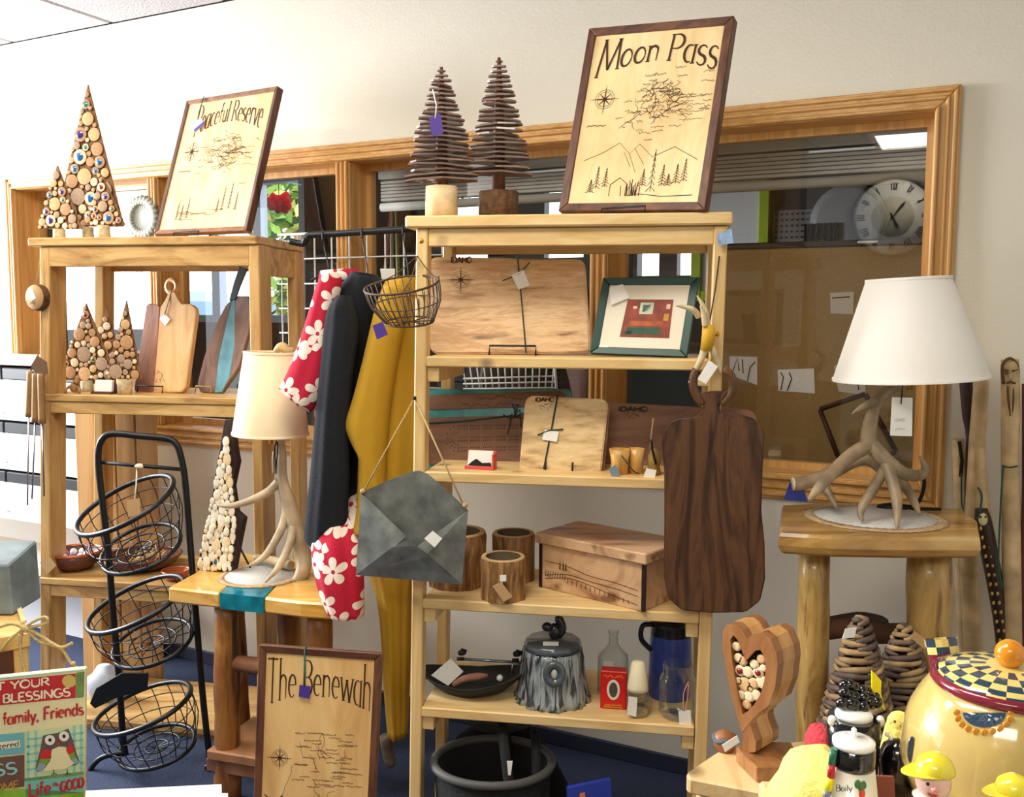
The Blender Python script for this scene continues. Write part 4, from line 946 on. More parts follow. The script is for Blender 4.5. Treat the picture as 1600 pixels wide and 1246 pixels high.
def basket(cx, cy, rx, bx_, by, ax_, ay, tilt, idx):
    """upper rim and lower ring ellipses in pixels; tilt lowers the left side"""
    def ring(cx, cy, rx, ry, sl, k=36, dz=.15):
        out = []
        for i in range(k):
            a = 2 * math.pi * i / k; Y = Yk + dz * math.sin(a); out.append(P(cx + rx * math.cos(a), cy - ry * math.sin(a) - sl * math.cos(a), Y))
        return out
    top = ring(cx, cy, rx, 30, tilt); bot = ring(bx_, by, ax_, ay, tilt * .55, dz=.12)
    MB().tube(top, .0085, 6, closed=True).build('rim_ring', black_metal, t)
    MB().tube(bot, .0075, 6, closed=True).build('base_ring', black_metal, t)
    cb = sum(bot, V()) / len(bot)
    for i in range(0, 36, 2):
        a, b = top[i], bot[i]; m_ = (a + b) / 2 + ((a + b) / 2 - (cb + (sum(top, V()) / 36 - cb) * .5)) * .12
        MB().tube(cat([a, m_, b], 3), .0018, 4).build('wire', black_metal, t)
    for f in (.33, .66):
        MB().tube([a * (1 - f) + b * f + (a - cb) * .06 for a, b in zip(top, bot)], .0018, 4, closed=True).build('wire_ring', black_metal, t)
    for k in (.3, .6):
        MB().tube([cb + (b - cb) * k for b in bot], .003, 5, closed=True).build('floor_ring', black_metal, t)
    for i in range(0, 36, 3): MB().tube([cb, bot[i]], .0016, 4).build('floor_wire', black_metal, t)
basket(195, 790, 76, 220, 858, 62, 34, 36, 0)
basket(212, 945, 76, 238, 1006, 62, 34, 34, 1)
basket(222, 1108, 76, 245, 1168, 60, 32, 30, 2)
MB().tube([kx(214, 727), kx(213, 760), kx(210, 785)], .0022, 6).build('tag_string', plain('raffia', (226, 214, 186), .9), t)
MB().slab([P(x, y, Yk - .02) for x, y in ((198, 782), (218, 779), (220, 804), (200, 808))], V((0, .001, 0))).build('tag', kraft, t)
e = MB(); e.ball(kx(218, 729), .012, 8, 6, (1.4, 1, .7)); e.build('knot', MATS['raffia'], t)
MB().slab([P(x, y, Yk - .14) for x, y in ((140, 1100), (150, 1076), (190, 1052), (232, 1052), (230, 1078), (180, 1092), (148, 1108))], V((0, .004, 0)), .001).build('bracket_plate', black_metal, t)
# ---------------- lower left shelf clutter
p = L.w(L.hit(300, 1090, .12).x, .12, zl[2])
t = thing('book_stack', 'stack of leaflets on the lowest shelf of the left unit', 'leaflets', p)
for k in range(4):
    f = Fr(p, 8 + 7 * k); MB(f).box(-.08, .09, -.06, .07, .004 * k + .0005, .004 * k + .004).build('leaflet', [white_card, kraft, plain('blue_print', (60, 84, 140), .6), plain('brown_print', (110, 80, 66), .6)][k % 4], t)
p = L.w(L.hit(165, 1100, .15).x, .15, zl[2]); e = MB(); r_ = random.Random(7)
e.loft([[p + V((math.cos(a) * rr_ * r_.uniform(.7, 1.2), math.sin(a) * rr_ * .6 * r_.uniform(.8, 1.2), h)) for a in (i * math.pi / 6 for i in range(12))] for h, rr_ in ((0, .06), (.03, .08), (.07, .075), (.10, .05), (.13, .02))])
o = e.build('plastic_bag', plain('clear_wrap', (200, 208, 226), .2)); o['label'] = 'crumpled clear plastic bag on the lowest left shelf behind the rack'; o['category'] = 'bag'
# ---------------- log side table with resin river
t = thing('log_table', 'log side table with turquoise resin stripe under the left antler lamp', 'table', Tb.w(.22, .15, 0))
hz = lambda x, y: Tb.w(*Tb.hz(x, y, zT)); th = V((0, 0, -.045))
tabm = wood('table_pine_yellow', [(190, 130, 50), (224, 172, 84), (236, 192, 110)], 'X', 2, 16, rough=.25, knots=4, coat=.4)
A = [hz(262, 918), hz(343, 927), hz(372, 903), hz(398, 886), hz(412, 868), hz(378, 864), hz(335, 872), hz(308, 893)]
B = [hz(343, 927), hz(412, 934), hz(436, 908), hz(448, 890), hz(452, 873), hz(412, 868), hz(398, 886), hz(372, 903)]
Cc = [hz(412, 934), hz(470, 941), hz(520, 944), hz(540, 938), hz(548, 925), hz(540, 900), hz(500, 880), hz(452, 873), hz(448, 890), hz(436, 908)]
MB().slab(A, th, .006).build('top_board', tabm, t); MB().slab(B, th).build('resin_river', teal_resin, t); MB().slab(Cc, th, .006).build('top_board', tabm, t)
logm = wood('peeled_log', [(90, 54, 24), (150, 96, 40), (196, 142, 72)], 'Z', 3, 9, rough=.4, bump=.5, streak=(26, (66, 40, 20), .58))
zleg = zT - .046
def leg(px0, py0, px1, py1, r0, r1, Y, Y1=None):
    a = P(px0, py0, Y); a.z = zleg; b = P(px1, py1, Y1 or Y); b.z = 0
    k = 9; rr = random.Random(int(px0)); MB().tube([a + (b - a) * (i / k) for i in range(k + 1)], [(r0 + (r1 - r0) * i / k) * rr.uniform(.93, 1.07) for i in range(k + 1)], 12).build('leg', logm, t); return a, b
l1 = leg(354, 950, 356, 1246, .036, .040, 2.6); l2 = leg(500, 970, 500, 1246, .034, .038, 2.52)
l3 = leg(452, 960, 455, 1240, .036, .036, 2.79); l4 = leg(366, 930, 380, 1230, .03, .03, 2.84)
def rung(a, b, z, r, nm='rung'):
    p_ = a[0].lerp(a[1], (zleg - z) / zleg); q_ = b[0].lerp(b[1], (zleg - z) / zleg); MB().tube([p_, p_.lerp(q_, .5), q_], [r, r * 1.1, r], 10).build(nm, plain('rung_wood', (140, 92, 62), .5, var=.25), t)
rung(l1, l2, P(390, 1035, 2.6).z, .022); rung(l4, l3, .55, .02); rung(l1, l4, .3, .02)
z = P(380, 1165, 2.6).z; MB(Tb).box(.10, .40, .02, .26, z - .03, z, .004).build('lower_shelf', plain('shelf_reddish', (150, 104, 66), .5, var=.2), t)
MB(Tb).box(.09, .41, .03, .06, z - .07, z - .031, .003).build('shelf_rail', MATS['rung_wood'], t)
# lace mat
c = hz(408, 901); r = PX(66, c.y)
def lace_mat(label, c, r, sy=1.0):
    t = thing('lace_mat', label, 'mat', c, 'round lamp mats')
    MB().lathe(c + V((0, 0, .001)), [(r * .86, 0), (r * .86, .003), (0, .003)], 48, sy=sy).build('felt', plain('white_felt', (214, 212, 208), 1, var=.1, bump=.5, sc_=200), t)
    e = MB(); e.lathe(c + V((0, 0, .001)), [(r * .86, 0), (r * .86, .004), (r, .002), (r, 0)], 96, cap=False, fn=lambda a, h: 1 + .018 * math.cos(48 * a), sy=sy); e.build('woven_edge', plain('jute_edge', (188, 158, 120), 1, var=.3, sc_=90), t)
lace_mat('round white mat with woven edge under the left antler lamp', c, r)
# ---------------- antler lamps
antl = plain('antler', (182, 164, 134), .45, var=.45, bump=.25, sc_=14)
def tine(mb, pts, rad, k=5):
    q = cat([tuple(p) + (r,) for p, r in zip(pts, rad)], k); mb.tube([V(a[:3]) for a in q], [max(a[3], .0012) for a in q], 10); return mb
def shade(t, px, py0, py1, r0, r1, Y, m, slant=0):
    a = P(px, py0, Y); b = P(px + slant, py1, Y); R0, R1 = PX(r0, Y), PX(r1, Y); ax = a - b; h = ax.length
    e = MB(); e.lathe(b, [(R1, 0), (R0, h), (R0 - .003, h), (R1 - .003, 0), (R1, 0)], 56, ax, cap=False); so = e.build('lamp_shade', m, t)
    for z, rr in ((0, R1), (h, R0)):
        MB().lathe(b + ax.normalized() * z, [(rr + .0015, -.003), (rr + .0015, .004), (rr - .004, .004), (rr - .004, -.003), (rr + .0015, -.003)], 56, ax, cap=False).build('shade_trim', m, so)
    MB().tube([b + V((-R1 * .0, 0, h * .55)), b + V((0, 0, 0)) + ax.normalized() * -.03], .008, 8).build('socket_stem', gold, t)
    return b
Ya = c.y
t = thing('antler_lamp', 'antler table lamp with cream shade on the turquoise striped log table', 'lamp', c + V((0, 0, .004)))
shade_l = plain('shade_parchment', (240, 216, 178), .8)
shade(t, 424, 552, 678, 42, 59, Ya, shade_l, -1)
def ap(px, py, dY=0): return P(px, py, Ya + dY)
e = MB(); tine(e, [ap(436, 680), ap(440, 705), ap(441, 750), ap(452, 790), ap(463, 830), ap(472, 868), ap(474, 890, -.02), ap(464, 912, -.03)], [.012, .013, .016, .022, .024, .024, .022, .018]); e.build('main_beam', antl, t)
for k, (pts, rad) in enumerate((
    ([ap(436, 752), ap(420, 768), ap(390, 783, -.03), ap(360, 791, -.05), ap(338, 790, -.06)], [.014, .013, .011, .008, .002]),
    ([ap(444, 770), ap(446, 800), ap(438, 830, -.02), ap(415, 868, -.06), ap(386, 886, -.10)], [.014, .012, .012, .010, .002]),
    ([ap(460, 815), ap(452, 850, -.04), ap(436, 885, -.09), ap(414, 911, -.12)], [.016, .013, .010, .002]),
    ([ap(468, 850), ap(480, 866, .03), ap(476, 895, .02)], [.016, .014, .012]),
    ([ap(398, 872, .10), ap(430, 878, .08), ap(455, 884, .04)], [.012, .015, .014]),
    ([ap(430, 740), ap(428, 715, .0), ap(430, 700)], [.008, .006, .003]))):
    tine(MB(), pts, rad).build('tine', antl, t)
MB().tube([ap(433, 684), ap(428, 705, -.02), ap(431, 730, -.03), ap(434, 708, -.03), ap(433, 684)], .0022, 5).build('switch_cord', black_ink, t)
tine(MB(), [ap(430, 550), ap(440, 542, -.0), ap(450, 548), ap(460, 546)], [.008, .014, .012, .006]).build('finial', plain('finial_stone', (196, 168, 118), .6, var=.3), t)
# ================================================================ CLOTHES RAIL, GRID WALL, GARMENTS
gridm = plain('grid_white', (206, 208, 206), .5)
ga, gb = W.hit(440, 400, -.045).x, W.hit(700, 400, -.045).x; gz1 = W.hit(560, 362, -.045).z; gz0 = W.hit(560, 640, -.045).z
t = thing('grid_panel', 'white wire grid panel hanging on the wall behind the clothes rail', 'grid panel', W.w((ga + gb) / 2, -.045, gz0))
k = 0
x = ga
while x < gb + .01: MB(W).tube([(x, -.045, gz0), (x, -.045, gz1)], .003, 6).build('wire', gridm, t); x += .076
z = gz0
while z < gz1 + .01: MB(W).tube([(ga - .01, -.051, z), (gb + .01, -.051, z)], .0045 if z > gz1 - .05 else .003, 6).build('wire', gridm, t); z += (gz1 - gz0) / 7
for x in (ga + .05, gb - .05): MB(W).box(x - .008, x + .008, -.045, 0, gz1 - .02, gz1 + .004).build('hook', gridm, t)
ra, rb = P(484, 368, 2.90), P(690, 355, 2.74)
t = thing('clothes_rail', 'black clothes rail arm with curled end carrying the three garments', 'clothes rail', (ra + rb) / 2)
MB().tube(cat([P(453, 377, 2.92), P(473, 381, 2.91), P(478, 374, 2.9), ra, ra * .8 + rb * .2, rb], 5), .0105, 10).build('arm', black_metal, t)
MB().tube([rb, W.w((rb - W.O).dot(W.x), -.05, rb.z)], .009, 8).build('bracket', black_metal, t)
rdir = (rb - ra).normalized()
def onrail(px):
    f = (px - 484) / (690 - 484); v = ray(px, 362); n_ = rdir.cross(V((0, 0, 1))); tt = (ra - CAM).dot(n_) / v.dot(n_); q = CAM + v * tt; q.z = ra.z + (rb.z - ra.z) * f; return q
def cloth_loft(mb, rows, Y, dep, folds=5, amp=.12, k=40, seed=1, sub=4, dY=None):
    """rows of (left px, right px) point pairs; elliptical sections with folds"""
    r_ = random.Random(seed); ph = [r_.uniform(0, 6.28) for _ in range(4)]
    fl = cat([(r3[0][0], r3[0][1], r3[1][0], r3[1][1], r3[2] if len(r3) > 2 else Y) for r3 in rows], sub); rings = []; n = len(fl)
    for i, (x0, y0, x1, y1, Y) in enumerate(fl):
        a = P(x0, y0, Y); b = P(x1, y1, Y); c = (a + b) / 2; u = (b - a) / 2; f = i / (n - 1); d = V((0, 1, 0)) * min(dep, u.length * 1.1 + .012)
        rg = []
        for j in range(k):
            th = 2 * math.pi * j / k; m = 1 + amp * (.3 + .7 * f) * (math.sin(folds * th + ph[0] + 1.1 * f) * .6 + math.sin((folds * 2 + 1) * th + ph[1] - 2 * f) * .4) * abs(math.sin(th))
            rg.append(c + u * math.cos(th) + d * (math.sin(th) * m))
        rings.append(rg)
    mb.loft(rings); return mb
def floral(name, cbase, cflower, scale):
    m, nt, b = base(name); N = nt.nodes.new; K = nt.links.new
    tc = N('ShaderNodeTexCoord'); mp = N('ShaderNodeMapping'); mp.inputs['Scale'].default_value = (scale, 0.0, scale); K(tc.outputs['Object'], mp.inputs[0])
    sx0 = N('ShaderNodeSeparateXYZ'); K(mp.outputs[0], sx0.inputs[0]); cx0 = N('ShaderNodeCombineXYZ'); K(sx0.outputs[0], cx0.inputs[0]); K(sx0.outputs[2], cx0.inputs[1]); mp = cx0
    vo = N('ShaderNodeTexVoronoi'); vo.voronoi_dimensions = '2D'; vo.inputs['Scale'].default_value = 1; vo.inputs['Randomness'].default_value = .8; K(mp.outputs[0], vo.inputs['Vector'])
    df = N('ShaderNodeVectorMath'); df.operation = 'SUBTRACT'; K(mp.outputs[0], df.inputs[0]); K(vo.outputs['Position'], df.inputs[1])
    sp = N('ShaderNodeSeparateXYZ'); K(df.outputs[0], sp.inputs[0])
    at = N('ShaderNodeMath'); at.operation = 'ARCTAN2'; K(sp.outputs[0], at.inputs[0]); K(sp.outputs[1], at.inputs[1])
    sc2 = N('ShaderNodeSeparateColor'); K(vo.outputs['Color'], sc2.inputs[0])
    def mth(op, a, b_): 
        q = N('ShaderNodeMath'); q.operation = op
        for i, v in enumerate((a, b_)):
            if isinstance(v, (int, float)): q.inputs[i].default_value = v
            elif v is not None: K(v, q.inputs[i])
        return q.outputs[0]
    an = mth('ADD', mth('MULTIPLY', at.outputs[0], 2.5), mth('MULTIPLY', sc2.outputs[0], 6.28))
    pet = mth('POWER', mth('ABSOLUTE', mth('COSINE', an, None), None), .55)
    rad = mth('ADD', mth('MULTIPLY', pet, .44), .03)
    ln = N('ShaderNodeVectorMath'); ln.operation = 'LENGTH'; K(df.outputs[0], ln.inputs[0])
    inn = mth('LESS_THAN', ln.outputs['Value'], rad)
    m2 = N('ShaderNodeMapping'); m2.inputs['Location'].default_value = (.37, 0, .21); m2.inputs['Scale'].default_value = (scale * 1.3, 0, scale * 1.3); K(tc.outputs['Object'], m2.inputs[0]); sx1 = N('ShaderNodeSeparateXYZ'); K(m2.outputs[0], sx1.inputs[0]); m2 = N('ShaderNodeCombineXYZ'); K(sx1.outputs[0], m2.inputs[0]); K(sx1.outputs[2], m2.inputs[1])
    v2 = N('ShaderNodeTexVoronoi'); v2.voronoi_dimensions = '2D'; v2.inputs['Scale'].default_value = 1; K(m2.outputs[0], v2.inputs['Vector'])
    d2 = N('ShaderNodeVectorMath'); d2.operation = 'SUBTRACT'; K(m2.outputs[0], d2.inputs[0]); K(v2.outputs['Position'], d2.inputs[1]); s2 = N('ShaderNodeSeparateXYZ'); K(d2.outputs[0], s2.inputs[0])
    t2 = mth('ARCTAN2', s2.outputs[0], s2.outputs[1]); c2 = N('ShaderNodeSeparateColor'); K(v2.outputs['Color'], c2.inputs[0])
    p2 = mth('POWER', mth('ABSOLUTE', mth('COSINE', mth('ADD', mth('MULTIPLY', t2, 1.0), mth('MULTIPLY', c2.outputs[0], 6.28)), None), None), 2.0)
    l2 = N('ShaderNodeVectorMath'); l2.operation = 'LENGTH'; K(d2.outputs[0], l2.inputs[0])
    leaf = mth('MULTIPLY', mth('LESS_THAN', l2.outputs['Value'], mth('MULTIPLY', p2, .45)), mth('GREATER_THAN', c2.outputs[1], .6)); msk = mth('MAXIMUM', inn, leaf)
    core = mth('LESS_THAN', ln.outputs['Value'], .07); msk = mth('SUBTRACT', msk, core); 
    mx = N('ShaderNodeMix'); mx.data_type = 'RGBA'; K(msk, mx.inputs[0]); mx.inputs[6].default_value = lin(cbase); mx.inputs[7].default_value = lin(cflower)
    K(mx.outputs[2], b.inputs['Base Color']); b.inputs['Roughness'].default_value = .9; return m
flo = floral('red_floral_cloth', (184, 18, 52), (236, 222, 210), 12.5)
t = thing('floral_shirt', 'red shirt with white flowers hanging on the rail behind the jacket', 'shirt', P(530, 950, 2.66), 'garments on the clothes rail')
cloth_loft(MB(), [((512, 440), (585, 440)), ((500, 520), (585, 520)), ((492, 640), (580, 640)), ((488, 760), (566, 760), 2.62), ((486, 835), (566, 832), 2.50), ((490, 890), (568, 885), 2.46), ((500, 930), (569, 925), 2.45), ((512, 957), (569, 962), 2.45)], 2.71, .06, 4, .25, seed=3).build('body', flo, t)
cloth_loft(MB(), [((505, 428), (528, 426)), ((494, 448), (534, 440)), ((480, 495), (526, 490)), ((462, 550), (520, 556)), ((446, 588), (508, 612)), ((436, 606), (486, 645))], 2.53, .035, 3, .15, seed=5).build('sleeve', flo, t)
cloth_loft(MB(), [((500, 424), (560, 420)), ((497, 440), (565, 440))], 2.66, .05, 5, .1, seed=6).build('collar', flo, t)
blk = plain('black_wool', (20, 24, 34), .95, bump=.4, sc_=300)
t = thing('black_jacket', 'black knit jacket hanging between the floral shirt and the mustard coat', 'jacket', P(520, 870, 2.6), 'garments on the clothes rail')
cloth_loft(MB(), [((546, 430), (592, 434)), ((527, 452), (606, 446)), ((512, 478), (592, 480)), ((508, 520), (580, 520)), ((512, 600), (570, 600)), ((506, 720), (566, 720)), ((504, 800), (556, 800)), ((506, 834), (552, 832))], 2.60, .06, 5, .2, seed=7).build('body', blk, t)
cloth_loft(MB(), [((526, 462), (548, 462)), ((512, 484), (556, 488)), ((506, 515), (560, 520)), ((501, 570), (552, 580)), ((493, 650), (546, 660)), ((485, 740), (546, 748)), ((478, 800), (543, 806)), ((476, 840), (540, 842)), ((484, 852), (530, 854))], 2.50, .045, 4, .22, seed=8).build('sleeve', blk, t)
cloth_loft(MB(), [((486, 848), (522, 850)), ((488, 864), (518, 866))], 2.50, .03, 2, .05, seed=9).build('cuff', blk, t)
cloth_loft(MB(), [((542, 440), (598, 446)), ((546, 430), (596, 436)), ((548, 424), (590, 430))], 2.60, .05, 2, .05, seed=9).build('collar', blk, t)
must = plain('mustard_cloth', (182, 140, 26), .85, bump=.15, sc_=200)
t = thing('mustard_coat', 'long mustard yellow coat hanging on the rail next to the middle shelf', 'coat', P(620, 1150, 2.57), 'garments on the clothes rail')
cloth_loft(MB(), [((604, 436), (650, 432)), ((590, 470), (662, 450)), ((578, 530), (668, 520)), ((566, 600), (668, 600)), ((562, 680), (668, 680)), ((558, 760), (664, 760)), ((560, 850), (660, 850)), ((590, 940), (645, 940)), ((600, 1080), (640, 1080)), ((606, 1149), (637, 1147))], 2.57, .07, 5, .22, seed=12).build('body', must, t)
cloth_loft(MB(), [((600, 446), (640, 446)), ((584, 490), (634, 500)), ((568, 558), (622, 565)), ((552, 620), (612, 630)), ((540, 662), (606, 690)), ((548, 690), (604, 740)), ((560, 716), (604, 790)), ((558, 790), (600, 840)), ((552, 828), (575, 842))], 2.49, .045, 3, .12, seed=13).build('sleeve', must, t)
for px, top, g_, lab in ((505, 424, ra, 'wire hanger with black hook holding the red floral shirt'), (566, 428, ra, 'wire hanger holding the black jacket'), (630, 432, ra, 'wire hanger holding the mustard coat')):
    h = onrail(px); Yh = h.y
    tb = P(px + 8, top, Yh); t = thing('clothes_hanger', lab, 'hanger', tb, 'hangers on the rail')
    arcp = [h + V((0, -.012, -.02)), h + V((0, -.013, 0)), h + V((0, 0, .013)), h + V((0, .013, 0)), h + V((0, .010, -.03)), tb + V((0, 0, .02)), tb]
    MB().tube(cat(arcp, 4), .0022, 6).build('hook', black_metal, t)
    MB().tube([tb + V((-.05, -.02, -.03)), tb, tb + V((.05, .02, -.03))], .004, 6).build('shoulder_bar', black_metal, t)
o = MB(); o.slab([P(x, y, 2.62) for x, y in ((594, 420), (617, 420), (617, 436), (606, 445), (596, 436))], V((0, .004, 0)), .001)
o = o.build('pale_clip', plain('clear_plastic', (206, 208, 206), .3)); o['label'] = 'clear plastic hanger clip above the mustard coat'; o['category'] = 'clip'
o = MB(); o.tube(cat([P(604, 1150, 2.6), P(606, 1175, 2.6), P(612, 1198, 2.6)], 3), [.02] * 3 + [.017] * 3 + [.01], 8)
o = o.build('driftwood_piece', plain('grey_driftwood', (110, 98, 84), .9, var=.4)); o['label'] = 'small grey driftwood stick standing under the mustard coat'; o['category'] = 'driftwood'
# ================================================================ MIDDLE UNIT
def slat_tree(label, px, ptop, pbot, w_, base_px, base_m, base_kind, seed, d_):
    r_ = random.Random(seed); p = M.w(M.hit(px, 325, d_).x, d_, ZTM); t = thing('slat_tree', label, 'tree ornament', p, 'wooden slat trees on the middle shelf top')
    Y = p.y; top = P(px, ptop, Y).z; zb = P(px, pbot, Y).z; r = PX(base_px, Y)
    hb = P(px, 292 if base_kind == 0 else 300, Y).z - p.z
    e = MB(); e.lathe(p, [(r * 1.02, 0), (r, hb * .5), (r * .98, hb), (0, hb)], 24, fn=(lambda a, h: 1 + .04 * math.sin(9 * a)) if base_kind else None); e.build('log_base', base_m, t)
    MB().tube([p + V((0, 0, hb)), V((p.x, p.y, zb + (top - zb) * .5)), V((p.x, p.y, top))], [.017, .014, .004], 8).build('trunk', fmz, t)
    n = 24; sm = plain('slat_wood', (126, 98, 86), .3, var=.3, sc_=8, coat=.8)
    for i in range(n):
        f = i / (n - 1); z = zb + (top - zb) * (.02 + .94 * f); hw = PX(w_, Y) * ((1 - f) ** .7 * .95 + .12) * r_.uniform(.9, 1.05); a = r_.uniform(-.25, .25) + (.5 if i % 3 == 2 else 0); th = (top - zb) / n * .36
        u = V((math.cos(a), math.sin(a), 0)); v = V((-u.y, u.x, 0)); dp = hw * .42; c = V((p.x, p.y, z)); s0 = r_.uniform(-.05, .05)
        e = MB(); out = []
        for q in ((-1, .35), (-.75, .8), (0, 1), (.75, .8), (1, .35), (1, -.35), (.75, -.8), (0, -1), (-.75, -.8), (-1, -.35)): out.append(c + u * (q[0] * hw) + v * (q[1] * dp) + V((0, 0, abs(q[0]) * hw * -.05 + q[0] * hw * s0)))
        e.slab(out, V((0, 0, th))).build('slat_branch', sm, t)
    return t, p
t, p = slat_tree('left wooden slat tree with purple tag on a pale birch log base', 690, 105, 285, 52, 25, plain('birch_base', (214, 188, 146), .8, var=.2, sc_=30), 0, 5, .12)
t_, Yt = t, p.y
MB().tube([P(676, 140, Yt - .09), P(682, 165, Yt - .1), P(680, 185, Yt - .1)], .0014, 5).build('tag_string', white_card, t)
MB().slab([P(x, y, Yt - .1) for x, y in ((670, 184), (688, 177), (693, 208), (675, 214))], V((0, .0012, 0))).build('tag', purple_card, t)
slat_tree('right wooden slat tree on a dark bark log base', 779, 90, 275, 48, 31, bark, 1, 6, .17)
# shelf 1
def board_text(e, pl, s, px0, px1, py, h, st=.003): 
    a = pl.hit(px0, py, .001); b = pl.hit(px1, py, .001); text(e, s, lambda u_, v_: a.lerp(b, u_) + pl.v * v_, 0, 1, flatc(0), flatc(h), st, pl.n, False)
strip = wood('board_hickory', [(120, 84, 56), (206, 164, 118), (226, 192, 148), (200, 156, 112), (232, 204, 164)], 'X', .9, 36, rough=.5, warp=.25, streak=(16, (112, 78, 56), .6))
strip2 = wood('board_ash_stripe', [(150, 112, 74), (224, 190, 136), (240, 216, 168)], 'X', .4, 40, rough=.5, warp=.1, streak=(13, (146, 108, 72), .58))
walb = wood('board_cherry', [(96, 62, 46), (146, 102, 76), (170, 126, 94)], 'X', 1.6, 14, rough=.5)
bp0 = M.w(M.hit(795, 552, .13).x, .13, zs[0]); pl = Pl(bp0, 9, 11)
t = thing('cutting_board', 'large striped cutting board tied with dark cord on the upper middle shelf', 'cutting board', bp0)
pxslab(MB(), rrpx([(668, 401), (914, 405), (923, 552), (672, 553)], [18, 14, 12, 14]), pl, .02, .004, seg=2).build('board', strip, t)
e = MB(); board_text(e, pl, 'IDAHO', 704, 737, 411, .016)
q = Quad(pl, (690, 410), (750, 410), (750, 460), (690, 460)); compass(e, lambda a, b: q(a, b, .001), .5, .45, .3, 1.1, .0014, pl.n); e.build('burnt_mark', dark_ink, t)['kind'] = 'stuff'
MB().tube([pl.hit(808, 400, -.01), pl.hit(809, 403, .003), pl.hit(815, 470, .003), pl.hit(822, 552, .003)], .0018, 5).build('cord', green_cord, t)
MB().tube([pl.hit(785, 439, .004), pl.hit(812, 428, .005), pl.hit(828, 410, .004)], .0014, 5).build('cord', green_cord, t)
tag_card(t, [pl.hit(x, y, .006) for x, y in ((799, 430), (818, 422), (828, 446), (810, 453))], white_card)
u0, _ = pl.uv(766, 552); u1, _ = pl.uv(838, 552); easel(pl, u0, u1, .022, .028, 'black wire easel under the large striped cutting board')
# framed picture
bp0 = M.w(M.hit(1000, 556, .09).x, .09, zs[0]); pl = Pl(bp0, 16, 15)
q = Quad(pl, (942, 434), (1093, 433), (1073, 558), (921, 552))
t = thing('framed_picture', 'green framed picture with wide cream mat on the upper middle shelf', 'picture', bp0)
grn = plain('green_frame', (20, 66, 58), .4)
fu, fv = .085, .095; cs = [(0, 0), (1, 0), (1, 1), (0, 1)]; ci = [(fu, fv), (1 - fu, fv), (1 - fu, 1 - fv), (fu, 1 - fv)]
for i in range(4):
    j = (i + 1) % 4; A = [cs[i], cs[j], ci[j], ci[i]]
    MB().hexa([q(*p_, -.018) for p_ in A] + [q(*p_, 0 if k_ < 2 else -.004) for k_, p_ in enumerate(A)], .0018).build('frame_rail', grn, t)
MB().slab([q(*p_, -.006) for p_ in ci], pl.n * -.006).build('mat_board', plain('cream_mat', (238, 232, 216), .8), t)
def patch(e, a, b, c, d): e.flat([q(a, b, -.0052), q(c, b, -.0052), q(c, d, -.0052), q(a, d, -.0052)])
e = MB(); e.flat([q(a, b, -.0055) for a, b in ((.28, .23), (.79, .23), (.77, .72), (.30, .72))])
art = plain('art_red', (142, 62, 42), .6, var=.4, sc_=30); pc = e.build('picture_sheet', art, t)
for c_, rects in (((40, 84, 66), [(.34, .27, .68, .36), (.31, .26, .4, .31)]), ((190, 200, 180), [(.44, .53, .58, .68)]), ((70, 110, 90), [(.47, .56, .55, .65)]), ((206, 150, 60), [(.7, .45, .75, .54)]), ((176, 88, 44), [(.36, .38, .7, .44)]), ((220, 200, 170), [(.71, .6, .75, .66), (.37, .6, .41, .63)])):
    e = MB()
    for r_ in rects: patch(e, *r_)
    o = e.build('picture_patch', plain('art_%d_%d' % (c_[0], c_[1]), c_, .6, var=.3, sc_=40), pc)
tag_card(t, [pl.hit(x, y, .002) for x, y in ((952, 450), (973, 444), (984, 465), (955, 477))], white_card, name='sticker'); tag_card(t, [pl.hit(x, y, -.004) for x, y in ((936, 540), (950, 540), (950, 548), (935, 547))], white_card, name='sticker')
MB().hexa([pl.w(-.02, .02, -.02), pl.w(.03, .02, -.02), pl.w(.03, .02, -.022), pl.w(-.02, .02, -.022)] + [pl.w(-.02, .12, -.02), pl.w(.03, .12, -.02), pl.w(.03, .12, -.024), pl.w(-.02, .12, -.024)]).build('back_strut', black_metal, t)
# antler hanger with yellow leather wrap
Yh = M.hit(1120, 520, -.03); t = thing('antler_hanger', 'antler tine bundle in yellow leather wrap hung on the right post', 'hanger', M.w(Yh.x, -.03, Yh.z - .1))
mh = lambda x, y, d=-.035: M.w(*M.hit(x, y, d))
for pts, rad in (([mh(1092, 495), mh(1084, 485, -.045), mh(1070, 480, -.05), mh(1056, 478, -.055)], [.008, .007, .005, .0015]), ([mh(1105, 512), mh(1103, 490), mh(1097, 475), mh(1089, 462)], [.008, .007, .005, .0015]), ([mh(1102, 510, -.045), mh(1099, 490, -.05), mh(1094, 478, -.05)], [.007, .006, .002]), ([mh(1102, 540), mh(1096, 560), mh(1086, 580), mh(1076, 599)], [.009, .008, .006, .002]), ([mh(1110, 540), mh(1116, 553), mh(1124, 570), mh(1127, 585)], [.008, .008, .006, .002])):
    tine(MB(), pts, rad).build('tine', plain('antler_pale', (206, 186, 146), .45, var=.3, sc_=30), t)
MB().tube([mh(1107, 508), mh(1107, 525), mh(1104, 548)], [.014, .0155, .015], 12).build('leather_wrap', plain('yellow_leather', (214, 164, 36), .7), t)
MB().tube([mh(1112, 545), mh(1113, 555), mh(1110, 566)], .003, 5).build('leather_thong', MATS['yellow_leather'], t)
tag_card(t, [mh(x, y, -.05) for x, y in ((1090, 593), (1108, 563), (1122, 573), (1103, 600))], white_card)
MB().tube([mh(1108, 508, -.028), mh(1118, 450, -.006), mh(1124, 400, -.004)], .0016, 5).build('hanging_cord', black_ink, t)
